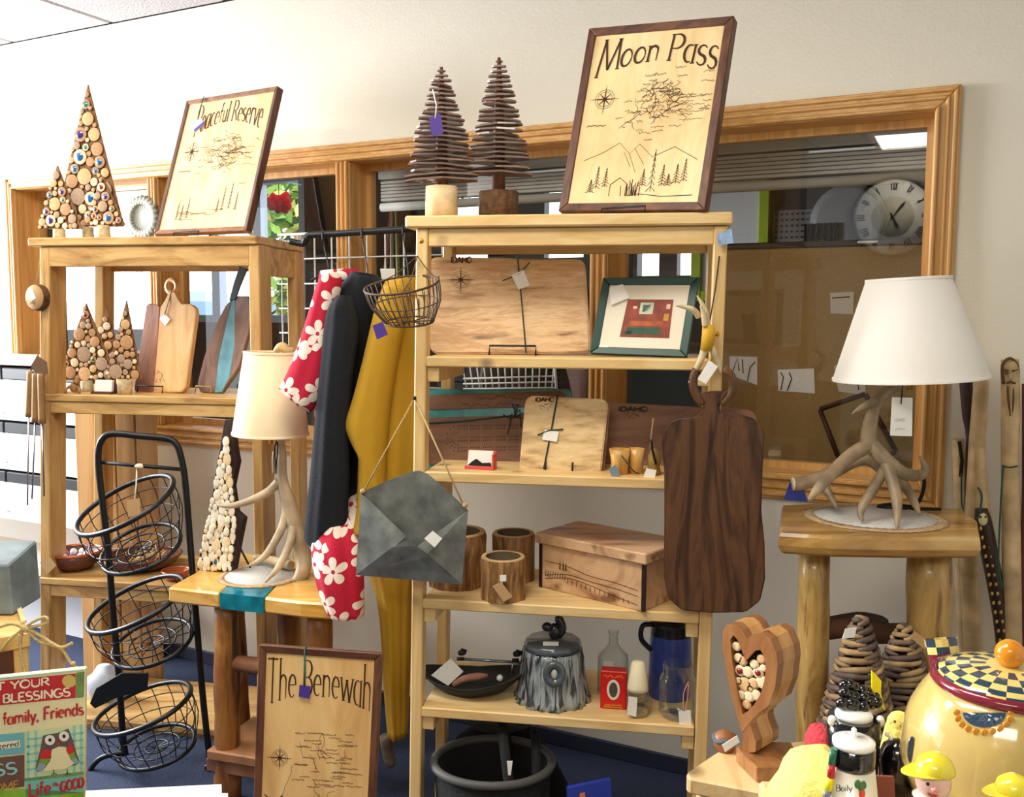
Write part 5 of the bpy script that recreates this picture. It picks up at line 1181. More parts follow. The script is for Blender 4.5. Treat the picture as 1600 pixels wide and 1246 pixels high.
o = MB(); o.hexa([M.w(*M.hit(x, y, d)) for d in (-.018, -.014) for x, y in ((1122, 384), (1146, 380), (1143, 357), (1120, 366))]); o = o.build('pamphlet', plain('sky_print', (150, 180, 220), .4, var=.5, sc_=40)); o['label'] = 'small glossy blue pamphlet tucked at the top of the right post'; o['category'] = 'pamphlet'
# shelf 2
bp0 = M.w(M.hit(760, 735, .2).x, .2, zs[1]); pl = Pl(bp0, 9, 12)
t = thing('cribbage_board', 'walnut cribbage board with teal resin edge on the third level', 'cribbage board', bp0)
pxslab(MB(), rrpx([(666, 608), (892, 608), (905, 742), (668, 742)], 8), pl, .02, .002).build('resin_base', plain('teal_resin_dull', (60, 138, 142), .25, var=.3, sc_=20), t)
dw = wood('board_walnut_mid', [(78, 50, 34), (120, 82, 58), (142, 102, 74)], 'X', 2, 14, rough=.5)
pxslab(MB(), rrpx([(669, 618), (880, 611), (890, 634), (669, 641)], 8), pl, .004, .001, .004).build('wood_inlay', dw, t)
pxslab(MB(), rrpx([(669, 653), (892, 647), (900, 728), (669, 727)], 8), pl, .004, .001, .004).build('wood_inlay', dw, t)
e = MB(); 
def holes(e, pts_):
    for x, y in pts_: c_ = pl.hit(x, y, .0047); e.flat([c_ + pl.u * .0016, c_ + pl.v * .002, c_ - pl.u * .0016, c_ - pl.v * .002])
hp = []
for row in (666, 671, 684, 689, 700, 705):
    for i in range(30):
        if i % 6 != 5: hp.append((716 + i * 3.3, row - i * .06))
for rr_ in (10, 15, 20):
    for i in range(9): a = math.pi / 2 + math.pi * i / 8; hp.append((716 + rr_ * .9 * math.cos(a), 686 - rr_ * math.sin(a)))
holes(e, hp); e = e.build('peg_holes', black_ink, t); e['kind'] = 'stuff'
e = MB(); rr = random.Random(4)
for y, x0, x1 in ((621, 750, 815), (634, 722, 765), (633, 772, 815)):
    a, b = pl.hit(x0, y, .005), pl.hit(x1, y, .005); k_ = 14; e.ribbon([a.lerp(b, i / k_) + pl.v * rr.uniform(-.006, .006) for i in range(k_ + 1)], .0016, pl.n)
e.build('script_lettering', dark_ink, t)
MB().tube([pl.hit(668, 662, .006), pl.hit(730, 658, .006), pl.hit(800, 650, .006)], .0022, 5).build('cord', green_cord, t)
for i in range(7): MB().tube([pl.hit(804, 652, .008), pl.hit(796 + i * 4, 636 + 7 * abs(i - 3) - 3, .016), pl.hit(786 + i * 7, 660 + rr.uniform(-30, 30), .012)], .0016, 5).build('cord_end', green_cord, t)
bp0 = M.w(M.hit(870, 744, .09).x, .09, zs[1]); pl = Pl(bp0, 14, 12)
t = thing('cutting_board', 'square pale striped board tied with dark cord, standing on the third level', 'cutting board', bp0)
pxslab(MB(), rrpx([(821, 618), (951, 624), (938, 747), (810, 742)], 15), pl, .014, .003, .0, 2).build('board', strip2, t)
pxslab(MB(), rrpx([(823, 619), (954, 625), (943, 748), (813, 742)], 15), pl, .012, .003, -.0155, 2).build('back_board', walb, t)
e = MB(); board_text(e, pl, 'IDAHO', 836, 866, 628, .011, .003)
for i in range(10): a = pl.hit(842 + i * 2, 634 + rr.uniform(-4, 4), .0008); e.ribbon([a, a + pl.u * .006 + pl.v * rr.uniform(-.006, .006)], .0012, pl.n)
e.build('burnt_mark', dark_ink, t)
MB().tube([pl.hit(870, 618, -.01), pl.hit(871, 621, .003), pl.hit(860, 680, .003), pl.hit(848, 742, .003)], .0022, 5).build('cord', green_cord, t)
MB().tube([pl.hit(840, 680, .004), pl.hit(858, 673, .006), pl.hit(880, 671, .004)], .0018, 5).build('cord', green_cord, t)
tag_card(t, [pl.hit(x, y, .006) for x, y in ((851, 672), (873, 675), (870, 691), (847, 687))], white_card)
u0, _ = pl.uv(853, 744); u1, _ = pl.uv(895, 744)
te = thing('display_easel', 'black wire easel with two prongs under the square striped board', 'easel', pl.w((u0 + u1) / 2, -.004, -.02))
for u_ in (u0, u1): MB().tube([pl.w(u_, -.005, -.06), pl.w(u_, -.005, .012), pl.w(u_, .02, .012)], .0025, 6).build('front_hook', black_metal, te)
MB().tube([pl.w(u0, -.005, -.055), pl.w(u1, -.005, -.055)], .0025, 6).build('cross_bar', black_metal, te)
bp0 = M.w(M.hit(1060, 744, .2).x, .2, zs[1]); pl = Pl(bp0, 9, 12)
t = thing('cutting_board', 'large reddish board behind the hanging walnut paddle on the third level', 'cutting board', bp0)
pxslab(MB(), rrpx([(930, 628), (1182, 640), (1190, 745), (925, 744)], [10, 20, 10, 10]), pl, .02, .004, seg=2).build('board', walb, t)
e = MB(); board_text(e, pl, 'IDAHO', 966, 1012, 643, .012, .004)
for i in range(10): a = pl.hit(978 + i * 2, 650 + rr.uniform(-5, 5), .0008); e.ribbon([a, a + pl.u * .006 + pl.v * rr.uniform(-.006, .006)], .0014, pl.n)
e.build('burnt_mark', dark_ink, t)
# card box, wooden cups
p = M.w(M.hit(748, 744, .05).x, .05, zs[1]); t = thing('card_box', 'small red and white card box holding dark cards beside the square board', 'card box', p); f = Fr(p, 16, True)
hw = PX(24, p.y); MB(f).box(-hw, hw, 0, .03, 0, .008, .001).box(-hw, hw, .026, .03, .008, .046).box(hw - .004, hw, 0, .03, .008, .04).build('holder', plain('coral_card', (214, 84, 76), .6), t)
MB(f).hexa([(-hw + .004, .012, .008), (hw - .006, .012, .008), (hw - .006, .018, .008), (-hw + .004, .018, .008), (-hw + .006, .018, .046), (hw - .006, .018, .046), (hw - .006, .024, .046), (-hw + .006, .024, .046)]).build('card', white_card, t)
MB(f).slab([(-hw + .006, .009, .009), (hw - .008, .009, .009), (hw - .01, .010, .018), (.005, .011, .016), (-.01, .012, .026), (-.02, .011, .02)], V((0, .001, 0))).build('card_print', black_ink, t)
honey = wood('honey_wood', [(150, 96, 40), (214, 160, 80), (232, 190, 118)], 'Z', 3, 18, rough=.35)
for px, rp, lab, d_ in ((968, 17, 'left carved yellow wood cup in front of the reddish board', .06), (993, 14, 'right carved yellow wood cup touching the left cup', .075)):
    p = M.w(M.hit(px, 748, d_).x, d_, zs[1]); r = PX(rp, p.y); t = thing('wooden_cup', lab, 'cup', p, 'carved wood cups on the third level')
    MB().lathe(p, [(r * .85, 0), (r * .8, .03), (r, .062), (r * .88, .062), (r * .7, .03), (r * .6, .008), (0, .006)], 20, fn=lambda a, h: 1 + .03 * math.sin(7 * a)).build('body', honey, t)
    if px == 968:
        MB().tube(cat([p + V((.0, -r * .9, .05)), p + V((.012, -r * 1.3, .035)), p + V((.03, -r * 1.2, .012)), p + V((.045, -r * .8, .004))], 4), .0016, 5).build('cord', green_cord, t)
        MB().slab([M.w(*M.hit(x, y, .012)) for x, y in ((951, 733), (963, 726), (970, 745), (958, 750))], V((0, .001, 0))).build('tag', plain('blue_grey_tag', (120, 140, 156), .6), t)
p = M.w(M.hit(1022, 748, .06).x, .06, zs[1]); t = thing('carved_figure', 'small carved wooden figure with white tag beside the yellow cups', 'ornament', p)
r = PX(11, p.y); MB().lathe(p, [(r, 0), (r * .8, .02), (r * .95, .045), (r * .6, .06), (0, .066)], 14, fn=lambda a, h: 1 + .08 * math.sin(3 * a)).build('body', plain('carved_olive', (150, 122, 60), .6, var=.4, sc_=50), t)
MB().tube(cat([p + V((-.012, -.02, .09)), p + V((-.008, -.022, .06)), p + V((.0, -.026, .03))], 4), .003, 5).build('leather_thong', black_metal, t)
tag_card(t, [M.w(*M.hit(x, y, .02)) for x, y in ((1010, 732), (1026, 735), (1022, 752), (1005, 748))], white_card)
MB().tube([p + V((-.01, .005, .06)), p + V((-.008, .005, .10)), p + V((-.004, .005, .14))], .0016, 5).build('wire_stem', twine, t)
# wire basket and folded cloth behind the unit, on the office side
t = thing('wire_tray', 'white wire tray hanging behind the middle shelf above the cribbage board', 'wire tray', W.w(*W.hit(796, 600, -.05)))
d_ = -.04
for i in range(14):
    f = i / 13; MB().tube([W.w(*W.hit(722 + 144 * f, 566, d_)), W.w(*W.hit(730 + 132 * f, 612, d_))], .0026, 5).build('wire', gridm, t)
for y0, y1 in ((592, 588), (600, 597), (608, 606)): MB().tube([W.w(*W.hit(724, y0, d_)), W.w(*W.hit(868, y1, d_))], .003, 5).build('wire', gridm, t)
MB().tube([W.w(*W.hit(866, 566, d_)), W.w(*W.hit(870, 612, d_))], .005, 6).build('side_wire', gridm, t)
o = MB(); r_ = random.Random(2); c_ = W.w(*W.hit(908, 600, .3)); z0_ = c_.z
for dx, m in ((0, None),): cloth_loft(o, [((884, 575), (930, 572)), ((890, 600), (926, 598)), ((896, 640), (922, 640)), ((890, 700), (924, 700))], c_.y, .05, 4, .25, seed=4)
o = o.build('folded_cloth', plain('mauve_cloth', (150, 132, 134), .9)); o['label'] = 'mauve cloth bundle behind the glass beside the window mullion'; o['category'] = 'cloth'
# shelf 3: log cups and engraved box
for px, pyb, ry, rp, hpx, d_, lab in ((715, 934, 0, 46, 84, .15, 'bark covered log cup half hidden behind the galvanized envelope'), (786, 932, 0, 36, 66, .05, 'bark log cup with paper tag in front of the other log cups'), (802, 918, 0, 34, 74, .22, 'tall bark log cup at the back of the log cups')):
    p = M.w(M.hit(px, pyb, d_).x, d_, zs[2]); r = PX(rp, p.y); h = PX(hpx, p.y); t = thing('log_cup', lab, 'log cup', p, 'bark log cups on the fourth level')
    MB().lathe(p, [(r, 0), (r * .97, h * .5), (r, h * .96), (r * .97, h)], 30, fn=lambda a, z: 1 + .025 * math.sin(11 * a + 30 * z) + .012 * math.sin(23 * a), cap=False).build('bark', wood('cup_bark', [(70, 44, 24), (140, 98, 56), (196, 150, 92)], 'Z', 9, 60, bump=1), t)
    MB().lathe(p, [(r * .97, h), (r * .94, h + .003), (r * .78, h + .002)], 30, cap=False).build('rim', plain('cup_rim', (196, 160, 110), .7), t)
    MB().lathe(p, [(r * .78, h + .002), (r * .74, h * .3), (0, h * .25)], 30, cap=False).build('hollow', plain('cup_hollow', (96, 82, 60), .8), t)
    if 'tag' in lab:
        MB().tube([p + V((0, -r * 1.04, h * .7)), p + V((-.004, -r * 1.06, h * .4)), p + V((0, -r * 1.1, h * .25))], .002, 5).build('tag_string', MATS['raffia'], t)
        tag_card(t, [P(x, y, p.y - r - .012) for x, y in ((769, 916), (783, 910), (801, 933), (787, 941))], kraft); tag_card(t, [P(x, y, p.y - r - .01) for x, y in ((781, 899), (791, 899), (791, 909), (781, 909))], white_card, name='sticker')
# box: two visible faces
za = zs[2]
A = M.w(*M.hz(845, 918, za)); Bc = M.w(*M.hz(1005, 957, za)); Cc_ = Bc + (M.x * .90 + M.y * .42).normalized() * .12
ux = (Bc - A).normalized(); uy = V((-ux.y, ux.x, 0)); wd_ = (Bc - A).length; dp_ = .17
hB = 78 / FPX * Bc.y * 1.0 + .03
bf = Fr((A.x, A.y, 0), -math.degrees(math.atan2(ux.y, ux.x)))
t = thing('wooden_box', 'engraved pale wooden box with flat lid on the fourth level', 'box', bf.w(wd_ / 2, dp_ / 2, za))
bxm = wood('box_figured', [(140, 96, 66), (206, 164, 122), (226, 190, 150)], 'X', 2.5, 9, rough=.5, streak=(16, (128, 88, 60), .6))
hb = .120
MB(bf).box(0, wd_, 0, dp_, za + .001, za + hb, .001).build('body', bxm, t)
for x in (0, wd_): 
    for y in (0, dp_): MB(bf).box(x - .005, x + .005, y - .003, y + .005, za + .001, za + hb, .0008).build('corner_post', plain('wenge', (40, 20, 16), .4), t)
MB(bf).box(-.012, wd_ + .012, -.012, dp_ + .012, za + hb + .0005, za + hb + .028, .003).build('lid', bxm, t)
e = MB(); rr = random.Random(9); fc = lambda u_, v_: bf.w(u_ * wd_, -.0012, za + v_ * hb); nf = -bf.y
for ys in ((.62, .6, .5, .48, .42), (.3, .42, .38, .36, .3), (.22, .34, .3, .2, .12)):
    e.ribbon([fc(x, y) for x, y in cat([(i / 4 * .9 + .05, y) for i, y in enumerate(ys)], 6)], .0014, nf)
for i in range(14): x = .28 + i * .045; e.ribbon([fc(x, .34 - i * .012), fc(x, .22 - i * .01)], .0016, nf)
for i in range(9): x = .05 + i * .025; e.ribbon([fc(x, .28), fc(x + .006, .42)], .0016, nf)
for x in (.2, .235, .26): fir(e, fc, x, .5, .012, .17, .0012, nf, rr)
e.build('engraving', dark_ink, t)
# shelf 4
zf = zs[3]
p = M.w(M.hit(740, 1090, .12).x, .12, zf); t = thing('black_tray', 'black leaf shaped tray of oddments on the fifth level', 'tray', p)
r0 = PX(84, p.y); a_ = M.x * .98 + V((0, 0, .06))
e = MB(); rings = []
for h, k_, cut in ((0, .55, 1), (.012, .7, 1), (.038, 1.0, 1), (.038, .95, 1), (.015, .66, 1), (.006, .4, 1)):
    rg = []
    for i in range(40):
        th_ = 2 * math.pi * i / 40; c0, s0 = math.cos(th_), math.sin(th_); pt = abs(c0) ** 3
        rg.append(p + M.x * (r0 * k_ * (c0 * (1 + .12 * pt))) + M.y * (.085 * k_ * s0) + V((0, 0, h * (1 + .5 * pt * (h > .01)) + max(0, c0) * .02 * k_)))
    rings.append(rg)
e.loft(rings).build('body', plain('black_iron', (22, 22, 24), .6, bump=.3, sc_=60), t)
pp = lambda x, y, Y=None: P(x, y, Y or p.y - .02)
o = MB(); o.slab([pp(x, y) for x, y in ((674, 1056), (704, 1030), (724, 1050), (700, 1072))], V((0, .002, .0))); o = o.build('price_card', white_card); o['label'] = 'white price card leaning in the black leaf shaped tray'; o['category'] = 'card'
o = MB(); o.tube(cat([pp(708, 1072), pp(724, 1062), pp(745, 1058), pp(762, 1056)], 4), [.006, .008, .009, .009, .010, .010, .011, .011, .011, .010, .008, .006, .004][:13], 8); o = o.build('feather_charm', plain('rose_brown', (150, 104, 84), .8, var=.3)); o['label'] = 'rolled pinkish brown bundle lying in the black tray'; o['category'] = 'charm'
o = MB(); o.ball(pp(781, 1060), .009, 10, 6); o = o.build('white_bead', plain('white_bead', (236, 236, 236), .3)); o['label'] = 'round white bead lying at the right of the black tray'; o['category'] = 'bead'
t = thing('metal_arrow', 'thin steel rod with dark ornate ends laid across the black tray', 'rod', pp(770, 1033))
MB().tube([pp(716, 1030), pp(816, 1036)], .004, 8).build('shaft', MATS['steel'], t)
for x, y in ((722, 1020), (808, 1022)):
    e = MB(); e.ball(pp(x, y), .010, 8, 6, (1.2, 1, .8)); e.tube([pp(x - 4, y + 4), pp(x, y - 5), pp(x + 7, y - 2)], .004, 6); e.tube([pp(x - 8, y + 10), pp(x + 3, y + 10)], .005, 6); e.build('ornament_end', black_metal, t)
MB().tube([pp(801, 1036), pp(800, 1054)], .003, 6).build('pin', MATS['steel'], t)
# ceramic stump jar
p = M.w(M.hit(863, 1108, .12).x, .12, zf); Y = p.y; t = thing('stump_jar', 'glazed grey ceramic tree stump jar with a small animal on its lid', 'jar', p)
rb_, rt_ = PX(56, Y), PX(47, Y); hj = P(863, 1012, Y).z - p.z
bkf = lambda a, h: 1 + (.035 * math.sin(13 * a + 2 * math.sin(3 * a)) + .025 * math.sin(29 * a + 25 * h)) * (1 if h < hj * .98 else .3) + (.06 * max(0, 1 - h / (hj * .25)) * abs(math.sin(5 * a)) if h < hj * .25 else 0)
def glaze(name, c0, c1):
    m, nt, b = base(name); N = nt.nodes.new; K = nt.links.new
    tc = N('ShaderNodeTexCoord'); mp_ = N('ShaderNodeMapping'); mp_.inputs['Scale'].default_value = (75, 75, 9); K(tc.outputs['Object'], mp_.inputs[0]); nz = N('ShaderNodeTexNoise'); nz.inputs['Scale'].default_value = 1; nz.inputs['Detail'].default_value = 2; nz.inputs['Distortion'].default_value = .6; K(mp_.outputs[0], nz.inputs['Vector'])
    rp = N('ShaderNodeValToRGB'); rp.color_ramp.elements[0].position = .42; rp.color_ramp.elements[1].position = .58; rp.color_ramp.elements[0].color = lin(c0); rp.color_ramp.elements[1].color = lin(c1); K(nz.outputs[0], rp.inputs[0]); K(rp.outputs[0], b.inputs['Base Color'])
    bp = N('ShaderNodeBump'); bp.inputs['Strength'].default_value = .9; bp.inputs['Distance'].default_value = .006; K(nz.outputs[0], bp.inputs['Height']); K(bp.outputs[0], b.inputs['Normal']); b.inputs['Roughness'].default_value = .22; b.inputs['Coat Weight'].default_value = .5; return m
glz = glaze('stump_glaze', (34, 40, 48), (160, 170, 176))
MB().lathe(p, [(rb_ * 1.06, 0), (rb_ * .98, hj * .12), (rb_ * .92, hj * .5), (rt_ * 1.02, hj * .9), (rt_, hj)], 120, fn=bkf, cap=True).build('body', glz, t)
gp = plain('glaze_plain', (84, 92, 100), .2, var=.3, sc_=14, coat=.5)
lo = MB().lathe(p, [(rt_ * .96, hj + .001), (rt_ * .98, hj + .010), (rt_ * .9, hj + .022), (0, hj + .024)], 60, fn=lambda a, h: 1 + .02 * math.sin(11 * a)).build('lid', gp, t)
kn = MB(); c_ = P(866, 1052, Y - rb_ * .98); kn.lathe(c_, [(.022, 0), (.029, .008), (.023, .014), (.015, .01), (.012, .002), (0, .001)], 24, (0, -1, 0), sy=1.2); kn.build('knot_hole', gp, t)
MB().ball(c_ + V((0, -.004, -.002)), .011, 10, 6, (.8, .6, 1.2)).build('owl_in_hole', plain('pale_glaze', (190, 192, 190), .2), t)
sq = plain('dark_glaze', (40, 44, 48), .2, coat=.5); top = p + V((0, 0, hj + .022))
e = MB(); e.ball(top + V((.004, 0, .020)), .018, 12, 8, (.9, .8, 1.3)); e.build('squirrel_body', sq, lo)
MB().ball(top + V((-.016, -.008, .036)), .012, 10, 8, (1.2, 1, 1)).build('squirrel_head', sq, lo)
MB().tube(cat([top + V((.014, .0, .006)), top + V((.024, 0, .03)), top + V((.014, 0, .056)), top + V((.006, 0, .062))], 4), [.008, .010, .011, .012, .012, .012, .012, .012, .012, .011, .010, .008, .006], 8).build('squirrel_tail', sq, lo)
MB().box(top.x - .028, top.x + .012, top.y - rt_ * .72, top.y - rt_ * .66, top.z + .002, top.z + .012).build('price_sticker', white_card, lo)
# bottle, tin, shaker jar, pitcher, mason jar
clear = jar_glass('clear_glass', (.9, .93, .92, 1))
def pt4(px, d_): return M.w(M.hit(px, 1100, d_).x, d_, zf)
p = pt4(957, .17); Y = p.y; r = PX(25, Y); hh = P(957, 985, Y).z - p.z
t = thing('glass_bottle', 'old clear glass bottle with paper sticker behind the red tin', 'bottle', p)
MB().lathe(p, [(r, 0), (r * 1.02, .01), (r, hh * .55), (r * .95, hh * .62), (r * .45, hh * .74), (r * .3, hh * .8), (r * .28, hh * .95), (r * .36, hh * .96), (r * .36, hh)], 28, cap=False, sy=.6).build('glass', clear, t)
tag_card(t, [P(x, y, Y - r * .65) for x, y in ((943, 1034), (959, 1035), (959, 1049), (943, 1047))], white_card, name='sticker')
p = pt4(958, .07); Y = p.y; f = Fr(p, 9, True); w2 = PX(21, Y); hh = P(958, 1050, Y).z - p.z
t = thing('spice_tin', 'red spice tin with oval white portrait label on the fifth level', 'tin', p)
MB(f).box(-w2, w2, 0, .035, 0, hh, .002).build('body', plain('tin_red', (206, 26, 22), .35), t)
MB(f).flat([(w2 * .5 * math.cos(a), -.0008, hh * .52 + hh * .27 * math.sin(a)) for a in (2 * math.pi * i / 24 for i in range(24))]).build('oval_label', plain('label_white', (226, 222, 206), .6), t)
MB(f).flat([(w2 * .32 * math.cos(a), -.0014, hh * .52 + hh * .2 * math.sin(a)) for a in (2 * math.pi * i / 24 for i in range(24))]).build('portrait', plain('portrait_dark', (70, 74, 64), .6, var=.5, sc_=90), t)
e = MB(); yel = plain('tin_yellow', (226, 176, 60), .5)
for zz, h_, x0_, w_ in ((.88, .10, .08, .4), (.88, .10, .54, .38), (.12, .05, .15, .7), (.06, .03, .1, .8)): squiggle(e, lambda u_, v_: f.w((u_ - .5) * w2 * 1.8, -.001, hh * (zz + v_)), x0_, 0, w_, h_, .0016, -f.y, rr)
e.build('lettering', yel, t)
p = pt4(996, .05); Y = p.y; r = PX(18, Y); hh = P(996, 1077, Y).z - p.z
t = thing('shaker_jar', 'small glass shaker jar with cream domed lid beside the red tin', 'jar', p)
MB().lathe(p, [(r * .9, 0), (r, .008), (r, hh * .7), (r * .8, hh)], 24, cap=False).build('glass', clear, t)
MB().lathe(p, [(r * .85, .001), (r * .9, .01), (r * .9, .02), (0, .022)], 20).build('contents', plain('pale_spice', (150, 130, 100), .9), t)
hl = P(996, 1033, Y).z - p.z; MB().lathe(p, [(r * .96, hh - .002), (r * .94, hh + .008), (r * .62, hl - .006), (r * .45, hl - .001), (0, hl)], 24).build('lid', plain('cream_plastic', (240, 230, 196), .35), t)
tag_card(t, [P(x, y, Y - r - .003) for x, y in ((982, 1089), (996, 1091), (994, 1121), (980, 1117))], white_card, name='sticker')
p = pt4(1046, .19); Y = p.y; r = PX(36, Y); hh = P(1046, 966, Y).z - p.z
t = thing('enamel_pitcher', 'tall blue enamel pitcher with black rim and handle on the fifth level', 'pitcher', p)
blu = plain('blue_enamel', (48, 72, 158), .25, var=.3, sc_=20, coat=.4)
MB().lathe(p, [(r * .95, 0), (r * .98, .01), (r * .95, hh * .5), (r * .9, hh * .8)], 30, cap=False).build('body', blu, t)
MB().lathe(p, [(r * .9, hh * .8), (r * .86, hh * .9), (r * .95, hh), (r * .9, hh), (r * .8, hh * .85)], 30, cap=False).build('rim', plain('black_enamel', (20, 26, 44), .25), t)
MB().lathe(p, [(r * .9, .004), (0, .004)], 30).build('base', blu, t)
MB().tube(cat([p + V((-r * .85, -.01, hh * .93)), p + V((-r * 1.3, -.015, hh * .92)), p + V((-r * 1.35, -.015, hh * .75)), p + V((-r * .9, -.01, hh * .6))], 5), .007, 8).build('handle', MATS['black_enamel'], t)
p = pt4(1058, .06); Y = p.y; r = PX(29, Y); hh = P(1058, 1037, Y).z - p.z
t = thing('mason_jar', 'open clear mason jar with tag on pink string on the fifth level', 'jar', p)
MB().lathe(p, [(r * .85, 0), (r, .012), (r, hh * .7), (r * .9, hh * .78), (r * .8, hh * .82), (r * .84, hh * .86), (r * .8, hh * .9), (r * .84, hh * .95), (r * .8, hh)], 32, cap=False).build('glass', clear, t)
MB().lathe(p, [(r * .82, .003), (0, .004)], 32).build('base', clear, t)
tag_card(t, [P(x, y, Y - r - .006) for x, y in ((1060, 1112), (1079, 1110), (1081, 1138), (1062, 1138))], white_card)
MB().tube(cat([P(1076, 1066, Y - r - .002), P(1068, 1085, Y - r - .006), P(1069, 1112, Y - r - .006), P(1074, 1095, Y - r - .006), P(1076, 1070, Y - r - .002)], 3), .0011, 5).build('tag_string', plain('pink_string', (226, 150, 140), .9), t)
# galvanized wall envelope hung by twine on the left post
e0 = M.w(*M.hit(645, 830, -.05)); pl = Pl(e0, 14, -2)
TL_, TR_, BR_, BL_ = (564, 770), (731, 798), (722, 914), (556, 899); galv = plain('galvanized', (118, 122, 118), .45, .35, var=.4, sc_=22)
t = thing('metal_envelope', 'grey galvanized metal envelope planter hanging on twine from the left post', 'wall planter', pl.hit(640, 905))
pxslab(MB(), [TL_, (600, 754), (640, 738), (655, 736), (668, 741), (700, 768), TR_, BR_, BL_], pl, .002).build('back_plate', galv, t)
def tri(nm, a, b, c, oc): MB().slab([pl.hit(*a, .0005), pl.hit(*b, .0005), pl.hit(*c, oc)], pl.n * -.0015).build(nm, galv, t)
ctr = (646, 849)
def flap(nm, pts): MB().slab([pl.hit(x, y, o) for x, y, o in pts], pl.n * -.0015).build(nm, galv, t)
flap('side_flap', [(*TL_, .002), (634, 838, .030), (620, 852, .034), (*BL_, .012)])
flap('side_flap', [(*TR_, .002), (*BR_, .012), (668, 866, .034), (652, 854, .030)])
flap('bottom_flap', [(*BL_, .016), (612, 856, .040), (632, 846, .042), (650, 853, .042), (672, 870, .040), (*BR_, .016)])
flap('bottom_panel', [(*BL_, .0), (*BL_, .015), (*BR_, .015), (*BR_, .0)])
tag_card(t, [pl.hit(x, y, .045) for x, y in ((663, 842), (676, 830), (691, 842), (679, 856))], white_card, name='sticker')
nail = M.w(*M.hit(648, 622, -.012))
MB().tube([pl.hit(566, 772, .002), nail], .0022, 6).build('twine', twine, t); MB().tube([pl.hit(727, 796, .002), nail], .0022, 6).build('twine', twine, t)
for q_ in ((567, 768), (727, 790)): MB().ball(pl.hit(*q_, .004), .007, 8, 6).build('twine_knot', twine, t)
MB().ball(nail + V((0, -.004, 0)), .005, 8, 6).build('twine_knot', black_metal, t)
# wire gathering basket hung on the left post
Yw = M.w(*M.hit(640, 460, -.07)).y
t = thing('wire_basket', 'rusty wire gathering basket with purple tag hung at the left post', 'basket', P(630, 515, Yw))
rim = [P(627 + 58 * math.cos(a), 446 - 13 * math.sin(a) - 8 * math.cos(a), Yw - .085 * math.sin(a) * -1) for a in (2 * math.pi * i / 32 for i in range(32))]
botr = [P(640 + 38 * math.cos(a), 503 - 8 * math.sin(a) - 2 * math.cos(a), Yw + .055 * math.sin(a)) for a in (2 * math.pi * i / 32 for i in range(32))]
rust = plain('rusty_wire', (84, 64, 50), .6, .4)
MB().tube(rim, .0028, 6, closed=True).build('rim', rust, t); MB().tube(botr, .0024, 6, closed=True).build('base_ring', rust, t)
cb = sum(botr, V()) / 32; cr = sum(rim, V()) / 32
for i in range(32):
    a, b = rim[i], botr[i]; m_ = (a + b) / 2 + ((a + b) / 2 - (cb + cr) / 2) * .12
    MB().tube(cat([a, m_, b], 3), .0014, 4).build('wire', rust, t)
MB().tube([a * .5 + b * .5 + (a - cr) * .06 for a, b in zip(rim, botr)], .0014, 4, closed=True).build('wire_ring', rust, t)
for i in range(0, 32, 4): MB().tube([botr[i], botr[(i + 16) % 32]], .0014, 4).build('floor_wire', rust, t)
hk = P(652, 400, M.w(*M.hit(652, 400, -.012)).y)
for i in (2, 14, 24): MB().tube(cat([rim[i], rim[i] * .5 + hk * .5 + V((.004, 0, -.01)), hk], 4), .0014, 5).build('hanging_wire', rust, t)
MB().tube(cat([P(685, 432, Yw), P(688, 470, Yw - .02), P(672, 505, Yw - .03)], 4), .0022, 5).build('side_loop', rust, t)
tag_card(t, [P(x, y, Yw - .09) for x, y in ((582, 509), (598, 503), (606, 523), (589, 531))], purple_card); 
# walnut paddle board hung on the right post
e0 = M.w(*M.hit(1115, 780, -.045)); pl = Pl(e0, 9, 0)
t = thing('paddle_board', 'large dark walnut paddle board hanging from the right post', 'cutting board', pl.hit(1115, 955))
wl_ = wood('walnut_streak', [(40, 22, 14), (66, 40, 26), (100, 66, 40), (74, 46, 32)], 'Z', 2.2, 17, rough=.4, warp=2.2, streak=(9, (132, 92, 54), .62))
out = [(1062, 656), (1080, 655), (1093, 650), (1099, 638), (1099, 628), (1090, 616), (1112, 612), (1140, 612), (1132, 624), (1124, 634), (1126, 645), (1134, 651), (1160, 650), (1180, 655), (1192, 666), (1195, 685), (1192, 730), (1190, 800), (1195, 850), (1196, 905), (1188, 940), (1165, 958), (1110, 959), (1066, 955), (1044, 936), (1037, 900), (1038, 820), (1038, 740), (1034, 690), (1038, 674), (1048, 662)]
pxslab(MB(), cat(out[:1] + out[1:], 2)[:-1] if False else out, pl, .022, .004, seg=2).build('board', wl_, t)
MB().tube([pl.hit(x, y, -.011) for x, y in cat([(1126, 632), (1142, 615), (1146, 600), (1141, 586), (1130, 578)], 4)], .0105, 8).build('handle_loop', wl_, t)
MB().tube([pl.hit(x, y, -.011) for x, y in cat([(1098, 632), (1088, 618), (1083, 604), (1084, 588), (1089, 578)], 4)], .0105, 8).build('handle_loop', wl_, t)
MB().tube([pl.hit(1084, 590, -.011), mh(1118, 572, -.02), pl.hit(1140, 586, -.011)], .002, 5).build('hanging_cord', black_ink, t)
